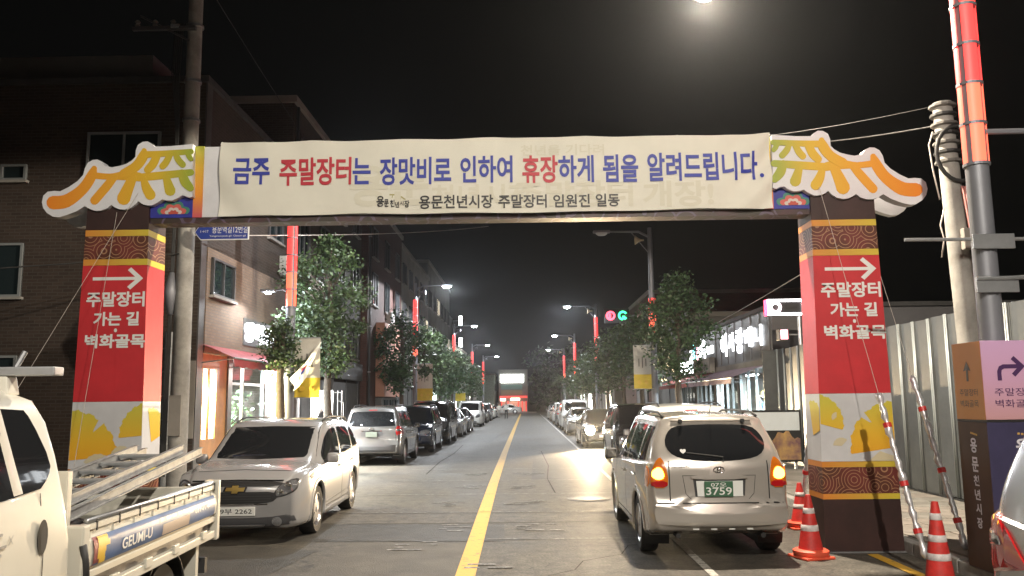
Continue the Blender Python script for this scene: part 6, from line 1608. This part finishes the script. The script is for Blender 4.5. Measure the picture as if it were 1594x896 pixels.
# ------------------------------------------------------------------ trees
def tree(x, y, label, zlo, zhi, rx, n, s, seed, m=None, white=False):
    rng = random.Random(seed); t = thing('street_tree', label, 'tree', (x, y, .13), group='street trees along both kerbs')
    zc = (zlo + zhi) / 2; rz = (zhi - zlo) / 2
    cl = []
    for k in range(int(20 + rz * 9)):
        while True:
            p = Vector((rng.uniform(-1, 1), rng.uniform(-1, 1), rng.uniform(-1, 1)))
            if p.length < 1: break
        taper = 1 - .45 * max(0, p.z) - .15 * max(0, -p.z)
        f_ = rng.choice((.7, .95, 1.3)); cl.append(Vector((p.x * rx * f_ * taper, p.y * rx * f_ * taper, zc + p.z * rz * .95)))
    trunk = [(0, 0, -.1), (.03, .02, zlo * .5), (-.02, .03, zlo), (.05, 0, zc), (0, 0, zc + rz * .6)]
    MB().tube(trunk, [.15, .12, .10, .06, .025], 8).build('trunk', M['bark'], t, smooth=True)
    for c in sorted(cl, key=lambda c: -c.length)[:10]:
        z0 = max(zlo * .8, c.z - .9); MB().tube([(0, 0, z0), (c.x * .5, c.y * .5, (z0 + c.z) / 2 + .1), tuple(c)], [.04, .025, .008], 5).build('limb', M['bark'], t, smooth=True)
    mb = MB(); per = n // len(cl)
    for c in cl: leaves(mb, c, rng.uniform(.28, .72) * (rx / 1.3) ** .5, int(per * rng.uniform(.3, 1.2)), s, rng, .8)
    leaves(mb, (0, 0, zc), rx, n // 6, s, rng, rz / rx * .95) if rx < 1 else leaves(mb, (0, 0, zc), rx * .95, n // 9, s, rng, rz / rx * .9)
    tag(mb.build('crown', m or M['leaf'], t, recalc=False), kind='stuff')
    return t
tree(-5.35, 22.6, 'leafy tree beside the left lamp with the red strip, nearest on the left', 2.1, 6.5, 1.08, 11500, .105, 11)
tree(-5.85, 19.9, 'small low branch tree beside the glowing letters of the left shop', 2.3, 3.8, .5, 2600, .09, 12)
for k, (x, y, zl, zh, rx, lab) in enumerate(((-5.7, 38.5, 1.9, 6.2, 1.45, 'dark leafy tree in front of the salmon panelled building'), (-5.7, 47, 2.0, 6.0, 1.5, 'left tree just beyond the second lamp of the left row'),
        (-5.8, 56, 2.0, 6.2, 1.6, 'third dark tree of the left row'), (-5.8, 66, 2.0, 6.0, 1.6, 'fourth tree of the left row near the third lamp'), (-5.8, 77, 2.0, 6.0, 1.6, 'fifth tree along the left kerb'), (-5.8, 89, 2.0, 5.6, 1.6, 'farthest tree of the left row'))):
    tree(x, y, lab, zl, zh, rx, 6500 if k < 2 else 4000, .15 if k < 2 else .22, 20 + k, M['leaf2'] if k % 2 == 0 else M['leaf'])
tree(4.95, 27.3, 'big leafy tree at right in front of the unlit lamp', 2.1, 5.7, 1.15, 9500, .115, 41, M['leaf2'])
for k, (x, y, zl, zh, rx, lab) in enumerate(((4.9, 35.5, 2.0, 5.6, 1.4, 'second right tree, behind the big one'), (5.0, 43, 1.9, 5.8, 1.5, 'right tree below the red and green ring sign'), (5.0, 51.5, 1.9, 6.0, 1.6, 'yellowish right tree beside the lit far lamp'),
        (5.0, 62, 1.9, 5.6, 1.6, 'right tree farther back, fourth behind the big one'), (5.0, 74, 1.9, 5.4, 1.6, 'right tree fifth behind the big one'), (5.0, 88, 1.9, 5.2, 1.6, 'farthest tree of the right row'))):
    tree(x, y, lab, zl, zh, rx, 6000 if k < 3 else 3800, .15 if k < 3 else .22, 50 + k, M['leaf'] if k % 2 else M['leaf2'])
# wooded hill behind the street end
rng = random.Random(5)
hb = MB()
for k in range(60):
    leaves(hb, (rng.uniform(1.5, 34), rng.uniform(150, 172), rng.uniform(1, 11)), 2.6, 90, .8, rng, .8)
tag(hb.build('far_wood', M['leaf2'], None, recalc=False), 'dark mass of trees behind the street end', 'wood', kind='stuff')

# ------------------------------------------------------------------ pole banners and flags
M['ban_w'] = mat('banner_white_cloth', (.50, .48, .44), .75, var=.1, scale=2); M['ban_y'] = mat('banner_yellow_print', (.58, .42, .04), .7, var=.12, scale=3)
def pole_banner(x, y, label, w, z0, z1, lamp_x, seed, group='banners hung from lamp posts'):
    rng = random.Random(seed); t = thing('pole_banner', label, 'banner', (x, y, 0), group=group); sgn = 1 if x > lamp_x else -1
    def pt(u, v): return (sgn * (u * w), .035 * math.sin(u * 5 + v * 3 + seed) * (1 - v) + .02 * math.sin(v * 7), z0 + (z1 - z0) * v + .10 * u * (v - .5) * 0)
    zs = .33
    for nm, v0, v1, m in (('white_field', zs, 1, M['ban_w']), ('yellow_field', 0, zs, M['ban_y'])):
        mb = MB(); N, K = 8, 10
        for i in range(N + 1):
            for j in range(K + 1): mb.v.append(pt(i / N, v0 + (v1 - v0) * j / K))
        for i in range(N):
            for j in range(K): a = i * (K + 1) + j; mb.f.append((a, a + K + 1, a + K + 2, a + 1))
        mb.build(nm, m, t, smooth=True)
    for v in (1.0, 0.0): MB().tube([(-.12 * sgn, 0, pt(0, v)[2]), (sgn * w, 0, pt(0, v)[2])], .012, 6).build('banner_rod', M['steel'], t)
    for k in range(3):
        u = .3 + .2 * k; c = pt(u, .6); MB().box((c[0], c[1] - .02, c[2]), (.035, .002, .28 + .1 * (k == 1))).build('brush_mark', M['plaster'], t)
    for u in (.3, .7):
        c = pt(u, .15); MB().lathe([(.07, -.002), (.07, .0), (.001, .0)], 12, 'Y', c=(c[0], c[1] - .02, c[2])).build('yellow_mark', M['ad_yellow'], t)
    return t
pole_banner(LX + .14, 20.25, 'white and yellow banner on the near left lamp, partly covered by a flag', .62, 1.95, 3.4, LX, 1)
pole_banner(LX + .12, 43.4, 'white and yellow banner on the second left lamp above the parked cars', .8, 1.9, 3.8, LX, 2)
pole_banner(LX + .12, 66.9, 'narrow pale banner on the third left lamp', .8, 1.9, 3.8, LX, 3)
pole_banner(RX - .22, 29.9, 'white and yellow banner on the unlit right lamp among leaves', .62, 2.2, 3.75, RX, 4)
# national flag drooping from its staff
fl = thing('flag', 'white flag with black bars drooping from a slanted staff on the near left lamp', 'flag', (LX + .1, 20.05, 0))
S0, S1 = at(440, 625, 20.0), at(500, 532, 20.0); o_ = Vector(fl.location)
s0, s1 = Vector((-.05, 0, S0.z)), Vector(S1) - o_
tip = s1; 
MB().tube([Vector((0.02, 0, 2.25)), tip], .012, 8).build('staff', M['white'], fl)
mb = MB(); N = 12
low = Vector(at(458, 612, 19.95)) - o_
def fp(u, v):
    a = tip.lerp(Vector((.04, -.03, 2.42)), u); q = a.lerp(low + Vector((.25 * (1 - u), 0, .25 * (1 - u) + .0)), v * .85)
    return (q.x + .03 * math.sin(v * 6 + u * 4), q.y - .05 * math.sin(u * 7 + v * 5) - .03, q.z)
for i in range(N + 1):
    for j in range(N + 1): mb.v.append(fp(i / N, j / N))
for i in range(N):
    for j in range(N): a = i * (N + 1) + j; mb.f.append((a, a + N + 1, a + N + 2, a + 1))
mb.build('flag_cloth', M['white'], fl, smooth=True)
def fmark(u0, u1, v0, v1, m, nm):
    P = [fp(u0, v0), fp(u1, v0), fp(u1, v1), fp(u0, v1)]; MB().add([(p[0], p[1] - .012, p[2]) for p in P], [(0, 1, 2, 3)]).build(nm, m, fl)
for k in range(3): fmark(.22 + .03 * k, .24 + .03 * k, .2, .36, M['ink'], 'black_bar'); fmark(.6 + .035 * k, .62 + .035 * k, .55, .75, M['ink'], 'black_bar')
fmark(.38, .56, .3, .46, mat('flag_red', (.45, .03, .05), .7), 'red_half'); fmark(.38, .56, .46, .62, mat('flag_blue', (.02, .035, .2), .7), 'blue_half')

# ------------------------------------------------------------------ utility poles, wires, left corner fittings
up = thing('utility_pole', 'tall concrete utility pole in front of the left brick building', 'utility pole', (-7.0, 16.9, 0))
MB().tube([(0, 0, 0), (0, 0, 6), (0, 0, 14.5)], [.19, .165, .125], 20).build('pole_shaft', M['concrete'], up, smooth=R(40))
def upz(py): return at(285, py, 16.9).z
for py in (42, 128, 188): MB().lathe([(.17, -.035), (.178, -.03), (.178, .03), (.17, .035)], 18, c=(0, 0, upz(py)), cap=False).build('pole_band', M['steel'], up)
MB().bx(-1.25, .1, -.24, -.16, upz(50) - .04, upz(50) + .04).build('cross_arm', M['frame_d'], up); MB().tube([(-.05, -.18, upz(68)), (-1.1, -.2, upz(30))], .025, 6).build('arm_strut', M['frame_d'], up)
for k in range(3): MB().lathe([(.03, 0), (.06, .03), (.035, .07), (.06, .11), (.03, .15)], 10, c=(-1.15 + .38 * k, -.2, upz(50) + .04), cap=False).build('insulator', M['plaster'], up)
MB().bx(-.42, -.25, -.26, -.14, upz(49) - .02, upz(49) + .06).build('clamp_box', M['alu'], up)
for k in range(5):
    MB().tube([(-.2 - .04 * k, -.12, upz(40)), (-.24 - .03 * k, -.14 - .02 * k, upz(120)), (-.2 - .015 * k, -.14, upz(200)), (-.19 - .012 * k, -.1, upz(330)), (-.2 - .02 * k, -.1, .4)], .014, 6).build('riser_cable', M['wire'], up)
MB().tube([(-.22, -.1, upz(425)), (-.24, -.12, upz(455)), (-.22, -.1, upz(490))], [.05, .13, .06], 12).build('splice_canister', M['pole'], up, smooth=True)
MB().bx(-.12, .12, -.22, -.17, 1.2, 2.0).build('notice_plate', M['plaster_pale'], up)
# steel duct pipes on the corner
for k, (px, z1) in enumerate(((258, 3.35), (284, 3.3))):
    x = at(px, 600, 17.6).x; t = thing('duct_pipe', ('left' if k == 0 else 'right') + ' one of two silver duct pipes running up the corner of the brick building', 'pipe', (x, 17.68, 0))
    MB().tube([(0, 0, .05), (0, 0, z1)], .10 if k == 0 else .085, 14).build('pipe', M['alu'], t, smooth=R(50))
    for q in range(6): MB().lathe([(.112, -.015), (.118, 0), (.112, .015)], 14, c=(0, 0, .5 + q * .5), cap=False).build('pipe_band', M['steel'], t)
nb = MB().bx(0, .34, -.02, 0, 1.1, 2.75).build('notice_strip', M['plaster_pale']); nb.location = (-7.42, 17.87, 0); tag(nb, 'pale vertical notice strip on the corner of the brick building', 'notice')
# blue street name sign
bs = thing('street_name_sign', 'blue arrow shaped street name sign on the utility pole', 'street sign', (0, 16.55, 0)); M['signblue'] = mat('road_sign_blue', (.025, .05, .27), .4)
q0, q1 = at(306, 349, 16.55), at(387, 372, 16.55); zc = (q0.z + q1.z) / 2; hh = .165
poly = [(q0.x - .03, zc), (q0.x + .03, zc + hh * .55), (q0.x + .09, zc + hh), (q1.x, zc + hh), (q1.x, zc - hh), (q0.x + .09, zc - hh), (q0.x + .03, zc - hh * .55)]
cxs = sum(p[0] for p in poly) / len(poly)
MB().prism(poly, lambda a, b, d: (a, d, b), 0, .03).build('sign_rim', M['white'], bs)
MB().prism([(cxs + (a - cxs) * .972, zc + (b - zc) * .9) for a, b in poly], lambda a, b, d: (a, d, b), -.004, -.0005).build('sign_face', M['signblue'], bs)
text('용문역길12번길', M['white'], bs, ((q0.x * .36 + q1.x * .64), -.007, zc + .045), (1, 0, 0), (0, 0, 1), .72, .15, .0); text('Yongmunyeok-gil 12beon-gil', M['white'], bs, ((q0.x * .40 + q1.x * .60), -.007, zc - .09), (1, 0, 0), (0, 0, 1), .74, .045, 0)
text('1→17', M['white'], bs, (q0.x + .17, -.007, zc + .01), (1, 0, 0), (0, 0, 1), .16, .05, 0)
MB().tube([(-7.0, .2, zc + hh + .05), (q1.x - .1, .01, zc + hh + .05)], .018, 8).build('sign_arm', M['ad_yellow'], bs)
for x in (q0.x + .3, q1.x - .2): MB().bx(x - .03, x + .03, -.0, .03, zc + hh, zc + hh + .07).build('hanger', M['steel'], bs)
# short telecom pole at right
tp_ = thing('utility_pole', 'short concrete telecom pole with pink cables behind the near right lamp', 'utility pole', (0, 0, 0)); YT = 11.0
a, c = at(1466, 160, YT), at(1512, 560, YT); dirv = (c - a); bot = a + dirv * (a.z / (a.z - c.z)); MB().tube([bot, a], [.155, .12], 18).build('pole_shaft', M['concrete'], tp_, smooth=R(40))
M['pink'] = mat('pink_conduit', (.52, .22, .2), .6)
for k in range(3):
    MB().tube([a + Vector((.10 + .035 * k, -.14, -1.2)), a.lerp(bot, .4) + Vector((.13 + .04 * k, -.16, 0)), a.lerp(bot, .6) + Vector((.16 + .035 * k, -.15, 0)), a.lerp(bot, .98) + Vector((.2 + .03 * k, -.15, 0))], .017, 8).build('pink_conduit', M['pink'], tp_, smooth=True)
for k in range(7): z = a.z - .05 - k * .13; MB().lathe([(.13, -.03), (.17, -.015), (.17, .015), (.13, .03)], 12, c=(a.x + (bot.x - a.x) * (a.z - z) / a.z, YT, z), cap=False).build('cable_wrap', M['wire'] if k % 2 else M['plaster'], tp_)
MB().tube([a + Vector((.1 + .3 * math.cos(R(t_)), -.15, -.75 + .38 * math.sin(R(t_)))) for t_ in range(0, 361, 15)], .028, 8, cap=False).build('cable_coil', M['wire'], tp_, smooth=True)
MB().box((at(1505, 372, 10.8).x, 10.78, at(1505, 372, 10.8).z), (.13, .1, .28)).build('junction_box', M['plaster_pale'], tp_, bevel=.01)
for k, pts in enumerate((((1452, 205), (1446, 225), (1452, 262), (1463, 310)), ((1470, 322), (1464, 350), (1470, 372), (1466, 400)))):
    MB().tube([at(x, y, YT - .2) for x, y in pts], .01, 6).build('loose_cable', M['rope'], tp_, smooth=True)
# overhead wires
def wire(p0, p1, sag, label, r=.011, m=None):
    p0, p1 = Vector(p0), Vector(p1); o = thing('overhead_wire', label, 'wire', p0, group='overhead wires'); n = 14
    MB().tube([(p1 - p0) * (k / n) + Vector((0, 0, -sag * 4 * (k / n) * (1 - k / n))) for k in range(n + 1)], r, 5).build('wire', m or M['wire'], o, smooth=True)
wire(a + Vector((0, 0, -.02)), at(1150, 216, 13.5), .05, 'upper wire running left from the telecom pole above the arch roof', .005, M['wire'])
wire(a + Vector((0, 0, -.3)), at(1205, 226, 15), .05, 'lower wire running left from the telecom pole behind the arch roof', .01)
wire(at(1290, 400, 20), at(1060, 530, 40), .1, 'wire sloping down across the low right building', .014, M['rope'])
wire((-7.0, 16.8, 11.5), (-30, 9, 11), .5, 'wire leaving the left utility pole over the side street'); wire((-7.0, 16.8, 11.2), (-6.8, 46, 9.5), .6, 'wire running along the left building fronts')
wire((-7.0, 16.8, 4.9), (-20, 9, 3.6), .4, 'low sagging cable behind the left arch pillar', .014)
wire((-7.0, 16.9, 5.3), at(760, 352, 40), .15, 'wire crossing the street under the arch banner', .012, M['rope'])

# ------------------------------------------------------------------ odds and ends on the left pavement
rk = thing('metal_rack', 'metal rack with a plastic sheet thrown over it beside the left tree', 'rack', (-6.3, 24.6, .13))
for x in (0, .78):
    for y in (0, .55): MB().tube([(x, y, 0), (x, y, 2.05)], .016, 8).build('rack_post', M['steel'], rk)
for z in (.5, 1.0, 2.0):
    for y in (0, .55): MB().tube([(0, y, z), (.78, y, z)], .012, 6).build('rack_bar', M['steel'], rk)
for k in range(6): MB().tube([(.1 + k * .115, 0, .05), (.1 + k * .115, 0, 1.0)], .007, 6).build('rack_bar', M['steel'], rk)
MB().tube([(.8, 0, 1.75), (.95, 0, 1.7), (.95, 0, 1.3), (.8, 0, 1.25)], .012, 6).build('rack_hook', M['steel'], rk)
mb = MB(); N = 14
for i in range(N + 1):
    for j in range(N + 1):
        u, v = i / N, j / N; mb.v.append((.02 + .64 * u, -.06 - .05 * math.sin(u * 12 + v * 4) * v - .03 * random.random(), 2.06 - (.72 + .12 * math.sin(u * 9)) * v))
for i in range(N):
    for j in range(N): q = i * (N + 1) + j; mb.f.append((q, q + N + 1, q + N + 2, q + 1))
ps = mb.build('plastic_sheet', mat('clear_plastic_sheet', (.55, .55, .57), .2), None, smooth=R(35)); ps.location = rk.location; tag(ps, 'crumpled pale plastic sheet hanging on the metal rack', 'plastic sheet')
# concrete planters / bollards seen between cars
# air-conditioning units and drain pipes on the left fronts
M['acw'] = mat('ac_casing', (.42, .42, .40), .5, var=.12, scale=4)
def ac_unit(label, x, y, z, rz):
    t = thing('air_conditioner', label, 'air conditioner', (x, y, z), rz, 'outdoor units on the left house fronts')
    MB().bx(-.4, .4, -.3, 0, 0, .56).build('casing', M['acw'], t, bevel=.015)
    MB().lathe([(.22, -.302), (.23, -.31), (.2, -.31), (.2, -.303), (.001, -.303)], 20, 'Y', c=(-.1, 0, .28), cap=False).build('fan_grille', M['frame_d'], t)
    for sx in (-.3, .3): MB().tube([(sx, 0, -.02), (sx, -.28, -.02), (sx, 0, -.25)], .014, 6).build('bracket', M['steel'], t)
ac_unit('outdoor unit on the street side of the brick building above the shop letters', BX + .02, 24.1, 5.5, R(90))
ac_unit('outdoor unit between the windows of the tall dark building', BX, 27.6, 5.3, R(90)); ac_unit('outdoor unit on the red brick building above the salmon panel', BX + .2, 41.5, 5.7, R(90))
for lab, x, y, h in (('drain pipe down the street corner of the tall dark building', BX + .08, 25.1, 10.9), ('drain pipe at the near edge of the red brick building', BX + .28, 36.4, 10.7)):
    t = thing('drain_pipe', lab, 'pipe', (x, y, .13)); MB().tube([(0, 0, 0), (0, 0, h)], .05, 10).build('pipe', M['frame_d'], t, smooth=True)
    for q in range(5): MB().bx(-.07, .06, -.06, .06, 1 + q * 2, 1.04 + q * 2).build('pipe_clip', M['steel'], t)
# ------------------------------------------------------------------ two people near the street end
def person(label, x, y, rz, shirt, pants, h=1.7, lean=0.0):
    t = thing('person', label, 'person', (x, y, 0), rz)
    J = {'pel': (0, 0, .95), 'che': (0, 0, 1.28), 'nek': (0, .0, 1.46), 'hed': (0, .02, 1.58), 'top': (0, .02, 1.70)}
    V = [J['pel'], J['che'], J['nek'], J['hed'], J['top']]; E_ = [(0, 1), (1, 2), (2, 3), (3, 4)]; rad = [(.15, .11), (.17, .12), (.055, .055), (.085, .10), (.07, .08)]
    for s in (-1, 1):
        b = len(V); V += [(s * .19, 0, 1.40), (s * .24, .02, 1.13), (s * .25, .07, .88), (s * .25, .08, .80)]; E_ += [(1, b), (b, b + 1), (b + 1, b + 2), (b + 2, b + 3)]; rad += [(.06, .06), (.045, .045), (.035, .035), (.03, .04)]
        b = len(V); st = .12 * s; V += [(s * .09, 0, .86), (s * .10, st * .5, .48), (s * .10, st, .09), (s * .10, st + .13, .04)]; E_ += [(0, b), (b, b + 1), (b + 1, b + 2), (b + 2, b + 3)]; rad += [(.095, .095), (.065, .065), (.045, .045), (.045, .035)]
    me = bpy.data.meshes.new('body'); me.from_pydata(V, E_, []); o = bpy.data.objects.new('body', me); COL.objects.link(o); o.parent = t
    sk = o.modifiers.new('skin', 'SKIN'); 
    for i, sv in enumerate(me.skin_vertices[0].data): sv.radius = rad[i]; sv.use_root = (i == 0)
    sub = o.modifiers.new('sub', 'SUBSURF'); sub.levels = 1; sub.render_levels = 1
    dg = bpy.context.evaluated_depsgraph_get(); nm = bpy.data.meshes.new_from_object(o.evaluated_get(dg)); o.modifiers.clear(); o.data = nm; nm.materials.clear()
    skin = mat('skin', (.42, .26, .18), .6)
    for mm in (skin, shirt, pants, M['black']): nm.materials.append(mm)
    for p in nm.polygons:
        c = p.center; p.material_index = 3 if c.z < .1 else (2 if c.z < .98 and abs(c.x) < .2 else (1 if 1.0 < c.z < 1.47 else (0 if c.z > 1.47 else (1 if abs(c.x) < .2 else 0))))
    nm.shade_smooth(); o.scale = (h / 1.72,) * 3
    MB().lathe([(.001, 1.735)] + [(.098 * math.cos(R(q)), 1.635 + .10 * math.sin(R(q))) for q in range(75, -10, -15)], 14, c=(0, -.005, 0), cap=False).build('hair', M['black'], t, smooth=True)
    return t
person('person in a white shirt and black trousers standing by the far parked cars', -2.1, 88, R(170), mat('white_shirt', (.7, .7, .68), .8), mat('black_trousers', (.02, .02, .022), .8))
person('person in pale clothes walking beside the far left parked cars', -3.1, 96, R(10), mat('pale_shirt', (.55, .52, .48), .8), mat('grey_trousers', (.2, .19, .18), .8), 1.6)
# ------------------------------------------------------------------ scattering volume added to imitate lens glow round the lamps
hzb = MB().bx(-120, 120, -60, 260, -1.2, 26).build('lens_glow_volume', None); tag(hzb, kind='stuff')
vm = bpy.data.materials.new('lens_glow'); vm.use_nodes = True; vn = vm.node_tree.nodes; vn.clear()
vo = vn.new('ShaderNodeOutputMaterial'); pv = vn.new('ShaderNodeVolumePrincipled'); pv.inputs['Color'].default_value = (.92, .95, 1, 1); pv.inputs['Density'].default_value = .0003; pv.inputs['Anisotropy'].default_value = .84
vm.node_tree.links.new(pv.outputs[0], vo.inputs['Volume']); hzb.data.materials.append(vm)
SC.cycles.volume_bounces = 0
